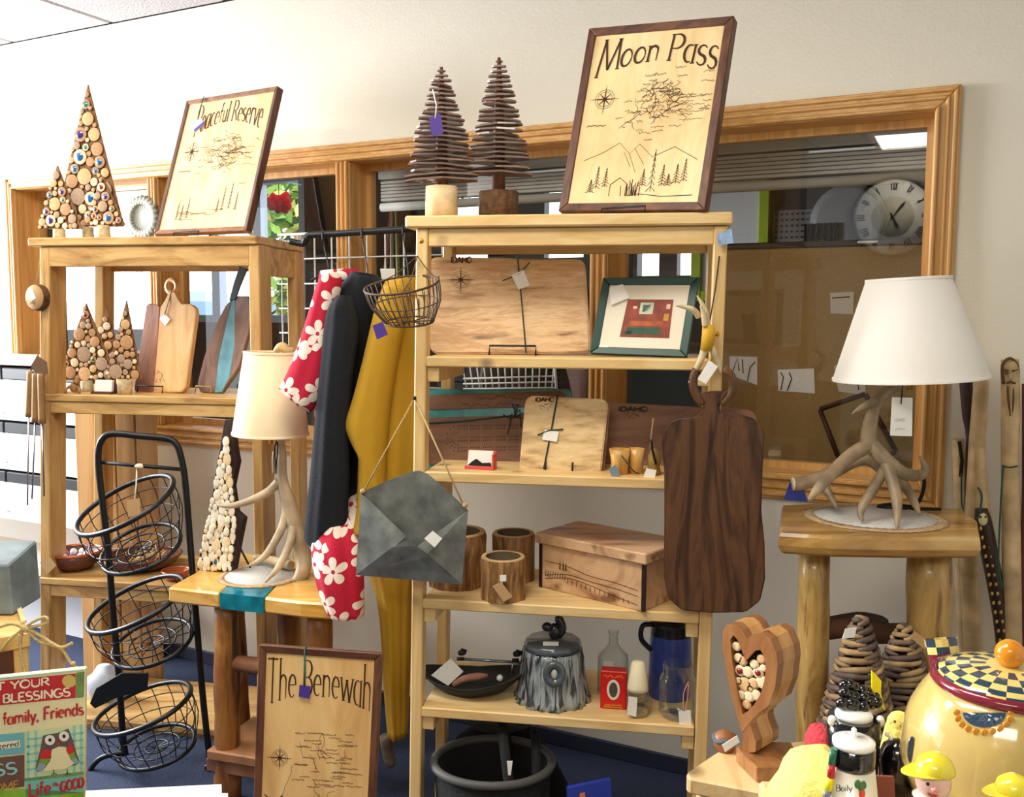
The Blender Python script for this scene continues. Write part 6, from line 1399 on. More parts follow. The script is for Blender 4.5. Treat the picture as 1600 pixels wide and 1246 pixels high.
# floor level
p = P(770, 1246, 2.33); p.z = 0; t = thing('black_basket', 'large black basket with upright handles under the middle shelf', 'basket', p)
rx_, ry_ = PX(96, 2.33), .13; zt_ = P(770, 1190, 2.33).z; bk = plain('black_fabric', (20, 20, 22), .9, bump=.4, sc_=90)
el = lambda k_, z_: [p + V((rx_ * k_ * math.cos(a), ry_ * k_ * math.sin(a), z_)) for a in (2 * math.pi * i / 40 for i in range(40))]
MB().loft([el(.8, 0), el(.95, zt_ * .5), el(1, zt_), el(.94, zt_), el(.88, zt_ * .5), el(.7, .02)]).build('body', bk, t)
MB().tube(el(1.0, zt_), .011, 8, closed=True).build('rim', plain('grey_rim', (78, 78, 76), .6), t)
for x, y in ((-.55, -.85), (.35, -.9)):
    a = p + V((rx_ * x, ry_ * y, zt_ - .02))
MB().tube(cat([p + V((rx_ * .35, -ry_ * .95, zt_ * .7)), p + V((rx_ * .2, -ry_ * .6, zt_ + .07)), p + V((rx_ * .15, ry_ * .5, zt_ + .08)), p + V((rx_ * .3, ry_ * .95, zt_ * .8))], 5), .013, 8).build('handle', bk, t)
MB().tube(cat([p + V((rx_ * .75, -ry_ * .7, zt_ * .6)), p + V((rx_ * .72, -ry_ * .3, zt_ + .05)), p + V((rx_ * .72, ry_ * .4, zt_ + .05)), p + V((rx_ * .75, ry_ * .7, zt_ * .8))], 5), .012, 8).build('handle', bk, t)
tag_card(t, [P(x, y, 2.16) for x, y in ((792, 1190), (801, 1190), (798, 1212), (794, 1212))], white_card)
p2 = M.w(M.hit(790, 1246, .24).x, .26, 0); o = MB(); z1_ = P(800, 1134, 2.52).z
cloth_loft(o, [((742, 1136), (826, 1133)), ((716, 1150), (850, 1160)), ((700, 1180), (872, 1195)), ((690, 1260), (900, 1260)), ((690, 1352), (910, 1352))], 2.55, .05, 4, .15, seed=31)
o = o.build('black_bag', bk); o['label'] = 'large slumped black bag behind the black basket under the middle shelf'; o['category'] = 'bag'
p = P(930, 1246, 2.2); f = Fr((p.x, p.y, 0), -22); zt_ = P(930, 1234, 2.2).z
t = thing('blue_booklet', 'blue booklet edge at the bottom under the middle shelf', 'booklet', f.w(0, .02, 0)); MB(f).hexa([(-.06, 0, 0), (.06, 0, 0), (.06, .012, 0), (-.06, .012, 0), (-.06, .03, zt_), (.06, .03, zt_), (.06, .042, zt_), (-.06, .042, zt_)], .001).build('cover', plain('royal_blue', (40, 60, 170), .4), t)
e = MB(f); k_ = zt_; e.flat([(-.03, -.001 + .03 * .93, k_ * .93), (-.015, -.001 + .03 * .93, k_ * .93), (-.015, -.001 + .03 * .85, k_ * .85), (-.03, -.001 + .03 * .85, k_ * .85)]); e.build('cover_print', plain('orange_print', (226, 130, 60), .6), t)
q = P(1078, 1165, 2.42); o = MB(); f = Fr((q.x, q.y, 0), 12); o.box(-.055, .055, 0, .1, 0, q.z, .004); t0 = o.build('brown_carton', plain('dark_brown_card', (74, 52, 44), .8)); t0['label'] = 'dark brown carton on the floor by the right post'; t0['category'] = 'carton'
# ================================================================ RIGHT SIDE
zR = P(1218, 833, 2.0).z
RT = Fr(P(1218, 833, 2.0), 5)
hzr = lambda x, y: RT.w(*RT.hz(x, y, zR))
t = thing('log_stand', 'tall log stand with half-log top under the right antler lamp', 'stand', RT.w(.22, .12, 0))
slabm = wood('half_log_top', [(120, 80, 36), (190, 146, 80), (220, 186, 120)], 'X', 2.5, 13, rough=.3, knots=3, coat=.4)
tp = [hzr(1218, 833), hzr(1300, 838), hzr(1420, 840), hzr(1532, 840), hzr(1528, 815), hzr(1500, 796), hzr(1400, 788), hzr(1300, 786), hzr(1222, 790)]
e = MB(); n_ = len(tp); rings = []
cen = sum(tp, V()) / n_
for dz, k in ((0, .985), (-.008, 1.0), (-.028, 1.01), (-.042, .985), (-.048, .95)): rings.append([cen + (p_ - cen) * k + V((0, 0, dz)) for p_ in tp])
e.loft(rings[::-1], smooth=False).build('half_log_top', slabm, t)
bml = wood('spotted_log', [(110, 70, 30), (188, 150, 84), (212, 178, 110)], 'Z', 5, 22, rough=.35, bump=.4, coat=.3, streak=(60, (84, 54, 26), .62))
def lg(px, r, Y, px2, nm='leg'):
    a = P(px, 900, Y); b = P(px2, 1160, Y); d = (b - a) / (a.z - b.z); A = a - d * (zR - .047 - a.z); A.z = zR - .047; B_ = a + d * a.z; B_.z = 0
    rr = random.Random(int(px)); MB().tube([A.lerp(B_, i / 10) for i in range(11)], [r * rr.uniform(.95, 1.06) for i in range(11)], 14).build(nm, bml, t)
lg(1272, PX(25, 2.08), 2.08, 1268); lg(1452, PX(34, 2.06), 2.06, 1450); lg(1300, PX(22, 2.24), 2.25, 1302, 'leg') if False else None
a, b = P(1285, 988, 2.2), P(1440, 985, 2.2); drift = plain('brown_driftwood', (98, 66, 42), .8, var=.4, bump=.4, sc_=14)
MB().tube(cat([a, a.lerp(b, .3) + V((0, 0, .012)), a.lerp(b, .6) + V((0, 0, -.006)), b], 4), [.02, .022, .024, .025, .026, .028, .030, .028, .026, .024, .022, .02, .02], 10).build('rung', drift, t)
MB().tube(cat([P(1290, 972, 2.22), P(1340, 968, 2.2), P(1385, 972, 2.22)], 4), [.010, .012, .014, .016, .018, .018, .016, .014, .008], 10).build('rung', plain('dark_driftwood', (66, 52, 44), .8, var=.3), t)
zs_ = P(1340, 1175, 1.9).z
MB().slab([Pz(1262, 1195, zs_), Pz(1480, 1195, zs_), Pz(1480, 1135, zs_), Pz(1262, 1135, zs_)], V((0, 0, -.03)), .004).build('lower_shelf', slabm, t)
c = hzr(1366, 810); lace_mat('round grey mat with woven edge under the right antler lamp', c, PX(108, c.y), .95)
# lamp
Yb = c.y
t = thing('antler_lamp', 'antler table lamp with white tapered shade and large price tag on the log stand', 'lamp', c + V((0, 0, .004)))
shade_r = plain('shade_linen', (244, 240, 234), .85, bump=.1, sc_=300)
shade(t, 1419, 437, 590, 62, 114, Yb, shade_r, 2)
def bp(x, y, d=0): return P(x, y, Yb + d)
antd = plain('antler_dark', (150, 130, 104), .4, var=.5, bump=.25, sc_=16)
tine(MB(), [bp(1430, 582), bp(1412, 598), bp(1388, 610), bp(1370, 630), bp(1360, 660), bp(1357, 690), bp(1358, 706)], [.010, .013, .013, .014, .016, .020, .022]).build('main_beam', antd, t)
for pts, rad in (
    ([bp(1358, 696), bp(1330, 712, -.03), bp(1300, 740, -.08), bp(1280, 762, -.12), bp(1264, 783, -.15)], [.018, .017, .015, .012, .004]),
    ([bp(1358, 692), bp(1384, 720, -.02), bp(1412, 740, -.01), bp(1438, 743, .03), bp(1446, 732, .04), bp(1437, 714, .04)], [.018, .018, .015, .013, .010, .003]),
    ([bp(1384, 722, -.02), bp(1395, 755, -.05), bp(1402, 790, -.09), bp(1401, 828, -.13)], [.016, .014, .011, .003]),
    ([bp(1382, 735, -.02), bp(1362, 768, -.05), bp(1345, 798, -.07), bp(1348, 814, -.09)], [.012, .012, .009, .003]),
    ([bp(1402, 742, 0), bp(1418, 765, .02), bp(1430, 788, .02), bp(1437, 804, .0)], [.011, .011, .009, .003]),
    ([bp(1380, 735, .06), bp(1355, 718, .07), bp(1328, 724, .08), bp(1290, 744, .07), bp(1252, 756, .05), bp(1242, 757, .05)], [.014, .015, .016, .017, .017, .017]),
    ([bp(1282, 750, .06), bp(1295, 772, .03), bp(1308, 794, .0)], [.012, .010, .003]),
    ([bp(1370, 628), bp(1352, 634, -.03), bp(1332, 646, -.06)], [.011, .009, .002])):
    tine(MB(), pts, rad).build('tine', antd, t)
q = bp(1240, 757, .05); MB().lathe(q, [(.0165, 0), (.016, .003), (0, .004)], 14, (-1, 0, 0)).build('cut_end', plain('antler_core', (236, 222, 204), .6), t)
MB().slab([bp(x, y, .058) for x, y in ((1225, 781), (1262, 784), (1254, 757), (1234, 755))], V((0, .002, 0))).build('blue_tag', plain('royal_blue', (40, 60, 170), .4), t)
tg = [bp(x, y, -.10) for x, y in ((1394, 621), (1426, 622), (1425, 682), (1391, 681))]
tag_card(t, tg, white_card, [bp(1413, 590, -.09), bp(1410, 605, -.10), bp(1408, 632, -.102)])
e = MB(); rr = random.Random(3)
for y in (655, 658, 671): squiggle(e, lambda u_, v_: bp(u_, -v_, -.1015), 1398, -y, 16, 3, .0007, V((0, -1, 0)), rr)
e.build('tag_print', plain('grey_print', (120, 116, 120), .7), t)
MB().tube(cat([bp(1440, 735, .1), bp(1444, 760, .09), Pz(1430, 790, zR + .006), Pz(1395, 788, zR + .006), Pz(1372, 792, zR + .006), Pz(1410, 795, zR + .006), Pz(1470, 796, zR + .006)], 5), .0045, 6).build('power_cord', black_ink, t)
# walking sticks
def stick(label, pts, rad, m, Y, extra=None):
    q = [P(x, y, Y) for x, y in pts]; d = (q[-1] - q[-2]) / (q[-2].z - q[-1].z); g_ = q[-1] + d * q[-1].z
    t = thing('walking_stick', label, 'walking stick', g_, 'walking sticks in the right corner'); q.append(g_)
    rad = [PX(r_, Y) for r_ in rad]; rad.append(rad[-1])
    tine(MB(), q, rad, 4).build('shaft', m, t); return t
stk_m = plain('stick_pale', (206, 178, 132), .6, var=.35, bump=.3, sc_=18)
stick('knobbly pale walking stick right behind the right lamp shade', [(1534, 590), (1530, 650), (1526, 700), (1520, 790), (1514, 880), (1522, 1040)], [11, 12, 12, 11, 13, 14], stk_m, 2.36)
t = stick('dark purple brown walking stick just left of the knobbly pale stick', [(1509, 590), (1512, 650), (1514, 680), (1514, 760)], [10, 8, 5, 5], plain('stick_dark', (66, 48, 52), .6), 2.40)
t = stick('short pale split walking stick at the window casing beside the log stand', [(1497, 686), (1500, 760), (1504, 900)], [9, 10, 11], stk_m, 2.42)
e = MB(); e.tube([P(1499, 690, 2.40), P(1503, 720, 2.40), P(1501, 745, 2.40)], .0045, 6); e.build('bark_streak', black_ink, t)
MB().tube(cat([P(1502, 740, 2.39), P(1503, 790, 2.38), P(1512, 800, 2.36)], 4), .0022, 5).build('cord', MATS['teal_cord'], t)
snake = wood('snake_brown', [(40, 26, 18), (70, 46, 30)], 'Z', 8, 30)
t = stick('walking stick carved as a brown spotted snake with pale top', [(1531, 700), (1534, 760), (1537, 800), (1545, 850), (1554, 910), (1562, 960), (1567, 1010)], [7, 8, 10, 11, 11, 10, 9], stk_m, 2.27)
tine(MB(), [P(x, y, 2.258) for x, y in ((1533, 795), (1537, 820), (1545, 860), (1554, 910), (1562, 960), (1567, 1010))], [PX(r_, 2.26) for r_ in (9, 13, 13, 12, 11, 10)], 4).build('snake_body', snake, t)
spt = plain('snake_spot', (206, 166, 90), .6)
for i in range(13):
    for s in (-1, 1):
        f = i / 12; x = 1537 + 30 * f + s * 4.5; y = 826 + 175 * f; MB().ball(P(x, y, 2.258 - PX(11, 2.26)), PX(2.6, 2.26), 6, 4, (1, .5, 1.3)).build('scale_spot', spt, t)
MB().ball(P(1536, 812, 2.236), PX(8, 2.25), 8, 6, (.9, .7, 1.3)).build('snake_head', plain('snake_cream', (226, 206, 160), .6), t)
for s in (-1, 1): MB().ball(P(1536 + s * 4, 808, 2.222), .003, 6, 4).build('eye', black_ink, t)
MB().tube(cat([P(1528, 762, 2.25), P(1534, 775, 2.24), P(1531, 800, 2.24), P(1527, 815, 2.25)], 4), .0025, 5).build('cord', MATS['teal_cord'], t)
t = stick('tall pale walking stick carved with a bearded face at the right edge', [(1578, 562), (1579, 640), (1578, 720), (1580, 820), (1582, 1000)], [13, 14, 13, 14, 15], stk_m, 2.25)
Yf = 2.25 - PX(13, 2.25); fm = plain('carved_dark_brown', (104, 70, 40), .8)  # darker brown for the features of the carved face
e = MB(); e.ball(P(1579, 588, Yf), .006, 8, 6, (.8, 1, 1.6)); e.build('nose', stk_m, t)
for s in (-1, 1):
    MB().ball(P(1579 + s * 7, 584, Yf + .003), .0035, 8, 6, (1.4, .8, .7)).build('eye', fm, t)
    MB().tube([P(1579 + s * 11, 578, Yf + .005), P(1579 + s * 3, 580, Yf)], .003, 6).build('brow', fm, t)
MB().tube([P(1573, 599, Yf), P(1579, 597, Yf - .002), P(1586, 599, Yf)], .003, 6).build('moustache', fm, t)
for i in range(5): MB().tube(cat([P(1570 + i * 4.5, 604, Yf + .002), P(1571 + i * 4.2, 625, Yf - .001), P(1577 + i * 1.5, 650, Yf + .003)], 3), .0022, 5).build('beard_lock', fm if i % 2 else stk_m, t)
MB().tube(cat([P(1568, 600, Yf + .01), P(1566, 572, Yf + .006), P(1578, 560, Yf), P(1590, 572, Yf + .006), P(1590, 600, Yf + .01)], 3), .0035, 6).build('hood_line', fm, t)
MB().tube(cat([P(1566, 728, 2.245), P(1578, 731, 2.2), P(1592, 728, 2.245)], 3), .0022, 5).build('cord', MATS['teal_cord'], t)
MB().tube(cat([P(1567, 730, 2.24), P(1563, 800, 2.23), P(1560, 880, 2.23), P(1566, 920, 2.22)], 4), .0022, 5).build('cord', MATS['teal_cord'], t)
t = stick('dark reddish walking stick cut off by the right picture edge', [(1602, 600), (1602, 760), (1600, 900), (1600, 1010)], [5, 5, 6, 6], plain('stick_red', (96, 44, 40), .6), 2.24)
# pine-cone-like trees of bent twigs
def twig_cone(label, px, ptop, pbot, w_, Y, seed, tagm):
    rr = random.Random(seed); zb = zs_ + .003; top = P(px, ptop, Y); z1 = top.z; z0 = P(px, pbot, Y).z; R0 = PX(w_, Y)
    t = thing('bent_twig_tree', label, 'tree ornament', V((top.x, Y, zb)), 'bent twig trees on the log stand')
    MB().tube([V((top.x, Y, zb)), V((top.x, Y, (zb + z1) / 2)), V((top.x, Y, z1))], [.03, .02, .006], 10).build('trunk', bark, t)
    tm = [plain('twig_%d' % i, c_, .7, var=.4, sc_=30) for i, c_ in enumerate(((112, 92, 74), (146, 120, 84), (92, 76, 68), (166, 138, 96)))]
    n = 17; z0 = max(z0, zb + .01)
    for i in range(n):
        f = i / (n - 1); z = z0 + (z1 - z0) * f * .98; r = R0 * (1 - f) ** .75 + .012; k = max(3, int(round(2 * math.pi * r / .075))); ph = rr.uniform(0, 6.28); th_ = (z1 - z0) / n * .5
        for j in range(k):
            a0 = ph + 2 * math.pi * j / k; da = 2 * math.pi / k * 1.25; pts = []
            for s_ in range(6):
                a = a0 + da * s_ / 5; q_ = s_ / 5; r2 = r * (1.06 - .12 * q_) * rr.uniform(.99, 1.01); pts.append(V((top.x + r2 * math.cos(a), Y + r2 * math.sin(a), z + th_ * 1.5 * (q_ - .5) + .004 * math.sin(q_ * 3.1))))
            MB().tube(pts, [th_ * .7, th_ * .9, th_ * .95, th_ * .9, th_ * .8, th_ * .5], 6).build('bent_twig', rr.choice(tm), t)
    return t
t = twig_cone('left tree of bent twigs with white tag on the log stand', 1345, 968, 1150, 50, 1.93, 2, white_card)
tag_card(t, [P(x, y, 1.83) for x, y in ((1316, 999), (1321, 983), (1339, 981), (1335, 996))], white_card)
t = twig_cone('right tree of bent twigs with kraft tag on the log stand', 1414, 980, 1150, 48, 1.99, 3, kraft)
tag_card(t, [P(x, y, 1.9) for x, y in ((1428, 986), (1447, 1000), (1446, 1016), (1426, 1000))], kraft)
# pine table, heart box
zP = P(1070, 1213, 1.66).z
t = thing('pine_table', 'pale pine table corner holding the heart ornament', 'table', Pz(1200, 1230, zP) * 1); t.location.z = 0
tops = [(1072, 1210), (1076, 1204), (1124, 1172), (1250, 1158), (1330, 1165), (1400, 1290), (1210, 1242), (1076, 1216)]
MB().slab([Pz(x, y, zP) for x, y in tops], V((0, 0, -.032)), .004).build('table_top', wood('pale_pine', [(206, 160, 100), (232, 200, 146), (240, 214, 166)], 'Y', 2, 16, knots=4), t)
for x, y in ((1108, 1205), (1140, 1180), (1320, 1180), (1330, 1240)):
    q = Pz(x, y, zP); MB().hexa([(q.x + a * .02, q.y + b * .02, z) for z in (0, zP - .033) for a, b in ((-1, -1), (1, -1), (1, 1), (-1, 1))], .003).build('leg', pineZ, t)
hb0 = Pz(1185, 1195, zP)
t = thing('heart_box', 'laminated wooden heart ornament filled with log slices on a block base', 'ornament', hb0)
cm = wood('cherry_layer', [(122, 78, 44), (158, 106, 62), (174, 122, 76)], 'Z', 4, 20, rough=.25, coat=.5); lm_ = wood('maple_layer', [(196, 140, 80), (222, 172, 108)], 'Z', 4, 20, rough=.25, coat=.5)
pl = Pl(hb0 + V((-.02, -.02, 0)), 46, 0)
outl = [(1180, 1172), (1160, 1172), (1154, 1140), (1144, 1100), (1134, 1050), (1129, 1010), (1129, 988), (1134, 978), (1143, 974), (1152, 977), (1160, 985), (1167, 998), (1176, 992), (1184, 989), (1193, 990), (1203, 998), (1211, 1012), (1215, 1035), (1213, 1065), (1206, 1090), (1197, 1107), (1186, 1114), (1178, 1113), (1172, 1117), (1171, 1128), (1176, 1142), (1180, 1155)]
# the heart opening is built as a ring: outer outline minus the inner heart
inn = [(1160, 1117), (1155, 1094), (1147, 1055), (1142, 1020), (1141, 1000), (1146, 993), (1152, 1000), (1158, 1014), (1165, 1034), (1172, 1026), (1180, 1017), (1188, 1016), (1194, 1026), (1197, 1045), (1194, 1065), (1188, 1086), (1178, 1102), (1168, 1112)]
def ring_slab(m, off, th, nm):
    """ring between outer heart and inner heart, extruded back"""
    oh = [(1159, 1146), (1146, 1100), (1135, 1050), (1129, 1012), (1129, 988), (1137, 976), (1150, 976), (1160, 985), (1167, 998), (1178, 991), (1191, 989), (1204, 999), (1213, 1020), (1215, 1040), (1211, 1075), (1200, 1104), (1186, 1114), (1173, 1128)]
    n = len(inn); e = MB(); A, B_, A2, B2 = [], [], [], []
    for i in range(n):
        A.append(e.bm.verts.new(pl.hit(*oh[i], 0) - pl.n * off)); B_.append(e.bm.verts.new(pl.hit(*inn[i], 0) - pl.n * off)); A2.append(e.bm.verts.new(pl.hit(*oh[i], 0) - pl.n * (off + th))); B2.append(e.bm.verts.new(pl.hit(*inn[i], 0) - pl.n * (off + th)))
    for i in range(n):
        j = (i + 1) % n
        for q_ in ([A[i], A[j], B_[j], B_[i]], [A2[j], A2[i], B2[i], B2[j]], [A[j], A[i], A2[i], A2[j]], [B_[i], B_[j], B2[j], B2[i]]): e.bm.faces.new(q_)
    e.build(nm, m, t)
    stem = [(1159, 1144), (1173, 1126), (1172, 1134), (1176, 1146), (1181, 1160), (1180, 1176), (1160, 1178)]
    MB().slab([pl.hit(x, y, 0) - pl.n * (off + .0005) for x, y in stem], pl.n * -(th - .001)).build(nm.replace('layer', 'stem'), m, t)
ring_slab(cm, 0, .022, 'heart_layer'); ring_slab(lm_, .0222, .040, 'heart_layer'); ring_slab(cm, .0624, .022, 'heart_layer')
MB().slab([pl.hit(x, y, 0) - pl.n * .016 for x, y in inn], pl.n * -.01).build('inner_panel', plain('dark_bark_back2', (40, 28, 24), .9), t)
uvs = [pl.uv(*p_) for p_ in inn]
polyc = [pl.uv(*p_) for p_ in ((1161, 1112), (1190, 1085), (1197, 1045), (1188, 1020), (1168, 1040), (1148, 998), (1143, 1010))]
SLs = SL[:]; SL[:] = [SL[1], SL[1], SL[0]]
pl_in = Pl(pl.o - pl.n * .0155, 46, 0)
def hit_sl(pts, r):
    for k_, (x, y) in enumerate(pts):
        o_ = pl.hit(x, y, 0) - pl.n * .0155; rr_ = PX(r[k_], 1.72) * 1.5; s_ = part('log_slice', SL[k_ % 3], basis(o_, pl.u, pl.v, pl.n, rr_ * 1.1, rr_ * 1.05, .011), t)
        if k_ in (3, 6): cc2 = bpy.data.objects.new('resin_centre', RES[0]); COL.objects.link(cc2); cc2.parent = s_
hit_sl([(1148, 1012), (1151, 1030), (1158, 1035), (1154, 1050), (1166, 1052), (1161, 1072), (1182, 1053), (1176, 1040), (1187, 1032), (1190, 1046), (1188, 1068), (1175, 1070), (1178, 1088), (1168, 1090), (1164, 1103), (1156, 1088), (1152, 1066), (1170, 1078)], [5, 5, 5, 6, 6, 8, 6, 5, 5, 4, 7, 6, 6, 6, 5, 5, 4, 4]); SL[:] = SLs
bf2 = Fr((hb0.x, hb0.y, 0), 40)
bz = zP + .001; bpts = [Pz(x, y, zP + .03) for x, y in ((1150, 1168), (1183, 1200), (1225, 1199), (1246, 1178), (1236, 1160), (1170, 1158))]
MB().slab(bpts, V((0, 0, -.029)), .002).build('base_block', cm, t)
tag_card(t, [P(x, y, bpts[0].y - .03) for x, y in ((1128, 1165), (1152, 1150), (1156, 1160), (1133, 1176))], white_card)
q = Pz(1132, 1172, zP); t = thing('wooden_pot', 'small orange brown lidded pot with blue grey cord behind the heart ornament', 'pot', q)
r = PX(18, q.y); MB().lathe(q, [(r * .8, 0), (r, .012), (r * .9, .03), (r * .4, .038), (0, .039)], 20).build('body', plain('orange_brown', (150, 94, 54), .5, var=.2), t)
MB().tube([q + V((r * .97 * math.cos(a), r * .97 * math.sin(a), .024 + .003 * math.sin(3 * a))) for a in (2 * math.pi * i / 20 for i in range(20))], .004, 6, closed=True).build('cord', plain('blue_grey_cord', (84, 100, 112), .8), t)
# ---------------- foreground display at the right
ZF = .83
t = thing('display_table', 'round edged display table under the yellow teapot, mostly out of view', 'table', P(1450, 1246, 1.0)); t.location.z = 0
xa, xb = P(1238, 1246, 1.0).x, .72
MB().box(xa, xb, .72, 1.14, ZF - .03, ZF - .001, .004).build('table_top', pineX, t)
for x in (xa + .04, xb - .04):
    for y in (.76, 1.1): MB().box(x - .02, x + .02, y - .02, y + .02, 0, ZF - .031, .003).build('leg', pineZ, t)
# teapot
Yt_ = 1.03; cx = P(1570, 1170, Yt_).x; r = PX(157, Yt_); rimz = P(1570, 1116, Yt_ - .078).z
t = thing('teapot', 'large yellow glazed teapot with checkered lid and orange knob', 'teapot', V((cx, Yt_, ZF)))
hh = rimz - ZF
glz_y = plain('yellow_glaze', (204, 178, 108), .12, var=.2, sc_=6, coat=.6); burg = plain('burgundy_glaze', (122, 30, 50), .15, coat=.5)
prof = [(r * .55, 0), (r * .75, hh * .06), (r * .97, hh * .35), (r * 1.0, hh * .52), (r * .94, hh * .75), (r * .78, hh * .95), (r * .68, hh)]
MB().lathe(V((cx, Yt_, ZF)), [(a, b) for a, b in cat(prof, 5)], 48).build('body', glz_y, t)
rr0 = r * .70; MB().lathe(V((cx, Yt_, ZF + hh)), [(rr0 * 1.0, -.004), (rr0 * 1.06, .002), (rr0 * 1.04, .009), (rr0 * .97, .010)], 48, cap=False).build('rim', burg, t)
chk1, chk2 = plain('check_navy', (42, 62, 84), .12, coat=.6), plain('check_yellow', (226, 204, 120), .12, coat=.6)
lid = MB(); nr, na = 5, 24; lp = [(rr0 * .97 * math.cos(k_ / nr * 1.25), .008 + rr0 * .20 * math.sin(k_ / nr * 1.25)) for k_ in range(nr + 1)]
c0 = V((cx, Yt_, ZF + hh))
ld = lid.bm; grid = [[ld.verts.new(c0 + V((a * math.cos(2 * math.pi * j / (na * 2)), a * math.sin(2 * math.pi * j / (na * 2)), b))) for j in range(na * 2)] for a, b in lp]
for i in range(nr):
    for j in range(na * 2):
        f_ = ld.faces.new([grid[i][j], grid[i][(j + 1) % (na * 2)], grid[i + 1][(j + 1) % (na * 2)], grid[i + 1][j]]); f_.material_index = (i + j // 2) % 2; f_.smooth = True
f_ = ld.faces.new(grid[nr]); f_.material_index = 1
lo = lid.build('lid', [chk1, chk2], t)
MB().ball(c0 + V((0, 0, lp[-1][1] + PX(20, Yt_))), PX(23, Yt_), 20, 14).build('knob', plain('orange_glaze', (222, 140, 26), .12, coat=.6), lo)
sp = [P(1500, 1092, 1.11), P(1486, 1064, 1.13), P(1477, 1038, 1.14), P(1473, 1016, 1.145)]
tine(MB(), sp, [PX(34, 1.15), PX(28, 1.15), PX(24, 1.15), PX(23, 1.15)], 4).build('spout', burg, t)
tip = MB(); ax = (sp[-1] - sp[-2]).normalized(); xx = ax.orthogonal().normalized(); yy = ax.cross(xx); rt = PX(24.5, 1.17)
rows = [[tip.bm.verts.new(sp[-1] + ax * h_ + (xx * math.cos(2 * math.pi * j / 16) + yy * math.sin(2 * math.pi * j / 16)) * rt) for j in range(16)] for h_ in (-.004, .005, .014)]
for i in range(2):
    for j in range(16): f_ = tip.bm.faces.new([rows[i][j], rows[i][(j + 1) % 16], rows[i + 1][(j + 1) % 16], rows[i + 1][j]]); f_.material_index = (i + j // 2) % 2
tip.build('spout_tip', [chk1, chk2], t)
def onbody(px, py, k=1.0):
    """point of the teapot body under a pixel"""
    d = ray(px, py); best = None
    for i in range(400):
        q_ = CAM + d * (.75 + i * .001); h_ = q_.z - ZF
        if h_ < 0 or h_ > hh: continue
        pr = cat(prof, 5); rad = next((a0 + (a1 - a0) * (h_ - b0) / max(1e-6, b1 - b0) for (a0, b0), (a1, b1) in zip(pr, pr[1:]) if b0 <= h_ <= b1), 0)
        if math.hypot(q_.x - cx, q_.y - Yt_) <= rad: return q_ - d * .0015
    return CAM + d * .95
e = MB(); fcx, fcy = 1538, 1112
fl_c = onbody(fcx, 1122)
pts = [onbody(fcx + 34 * math.cos(a), 1112 + 25 * math.sin(a)) for a in (math.pi * i / 10 for i in range(11))]
pts2 = [onbody(fcx + 34 * (1 - 2 * i / 10), 1112 - 0) for i in range(11)]
for j in range(5):
    for i in range(12):
        g4 = [(a, k) for a, k in ((i, j), (i + 1, j), (i + 1, j + 1), (i, j + 1))]
        e.flat([onbody(fcx + 34 * k / 5 * math.cos(math.pi * a / 12) + .01 * a, 1114 + 23 * k / 5 * math.sin(math.pi * a / 12)) for a, k in g4])
e.build('flower_centre', chk1, t)
for i in range(11):
    a = math.pi * (i + .0) / 10; MB().ball(onbody(fcx + 43 * math.cos(a), 1114 + 31 * math.sin(a)), PX(6, .95), 8, 6, (1, .35, 1)).build('flower_petal', plain('petal_orange', (222, 150, 30), .15, coat=.5), t)
for x, y, rx2, ry2 in ((1421, 1172, 9, 22),): 
    MB().ball(onbody(1424, 1172), PX(14, 1.0), 8, 6, (.5, .3, 1.7)).build('side_spot', chk1, t)
# figurines with yellow hats in front of the teapot
def figurine(label, px, py, s, Y):
    c_ = P(px, py, Y); t = thing('figurine', label, 'figurine', V((c_.x, c_.y, ZF)), 'figurines with yellow hats'); r_ = PX(s, Y)
    skin = plain('figurine_skin', (240, 196, 180), .15, coat=.6); yh = plain('hat_yellow', (238, 222, 60), .15, coat=.6); wht2 = plain('figurine_white', (240, 232, 214), .15, coat=.6)
    hb_ = c_.z - ZF
    MB().lathe(V((c_.x, c_.y, ZF)), [(r_ * 1.15, 0), (r_ * 1.25, hb_ * .3), (r_ * .8, hb_ * .75), (r_ * .6, hb_)], 20).build('body', wht2, t)
    h_ = MB().ball(c_, r_ * .9, 18, 14, (1, 1, 1.05)).build('head', skin, t)
    MB().ball(c_ + V((-r_ * .3, -r_ * .86, -r_ * .05)), r_ * .2, 10, 8).build('nose', plain('figurine_pink', (232, 150, 140), .15, coat=.5), h_)
    for dx in (-.62, .1): MB().ball(c_ + V((r_ * dx, -r_ * .74, r_ * .22)), r_ * .09, 8, 6).build('eye', black_ink, h_)
    MB().tube(cat([c_ + V((-r_ * .6, -r_ * .68, -r_ * .3)), c_ + V((-r_ * .3, -r_ * .8, -r_ * .42)), c_ + V((0, -r_ * .76, -r_ * .3))], 3), r_ * .05, 6).build('mouth', plain('figurine_lip', (190, 70, 70), .3), h_)
    hat = MB(); hat.lathe(c_ + V((r_ * .12, r_ * .12, r_ * .5)), [(r_ * 1.0, 0), (r_ * 1.02, r_ * .15), (r_ * .85, r_ * .6), (r_ * .45, r_ * .9), (0, r_ * .98)], 24); ho = hat.build('hat', yh, t)
    b_ = MB(); rg = []
    for h2, k_ in ((.62, .95), (.58, 1.0), (.52, 1.0)):
        rg.append([c_ + V((r_ * (k_ * math.cos(a) * (1.1 + .55 * max(0, -math.cos(a)))), r_ * k_ * math.sin(a) * .98 + r_ * .1, r_ * (h2 - .12 * max(0, -math.cos(a))))) for a in (2 * math.pi * i / 28 for i in range(28))])
    b_.loft(rg).build('hat_brim', yh, t)
    MB().lathe(c_ + V((0, 0, -r_ * .95)), [(r_ * .7, 0), (r_ * 1.0, r_ * .1), (r_ * .7, r_ * .3)], 20).build('collar', wht2, t)
figurine('left ceramic figurine with yellow hat and pink face before the teapot', 1458, 1221, 31, .88)
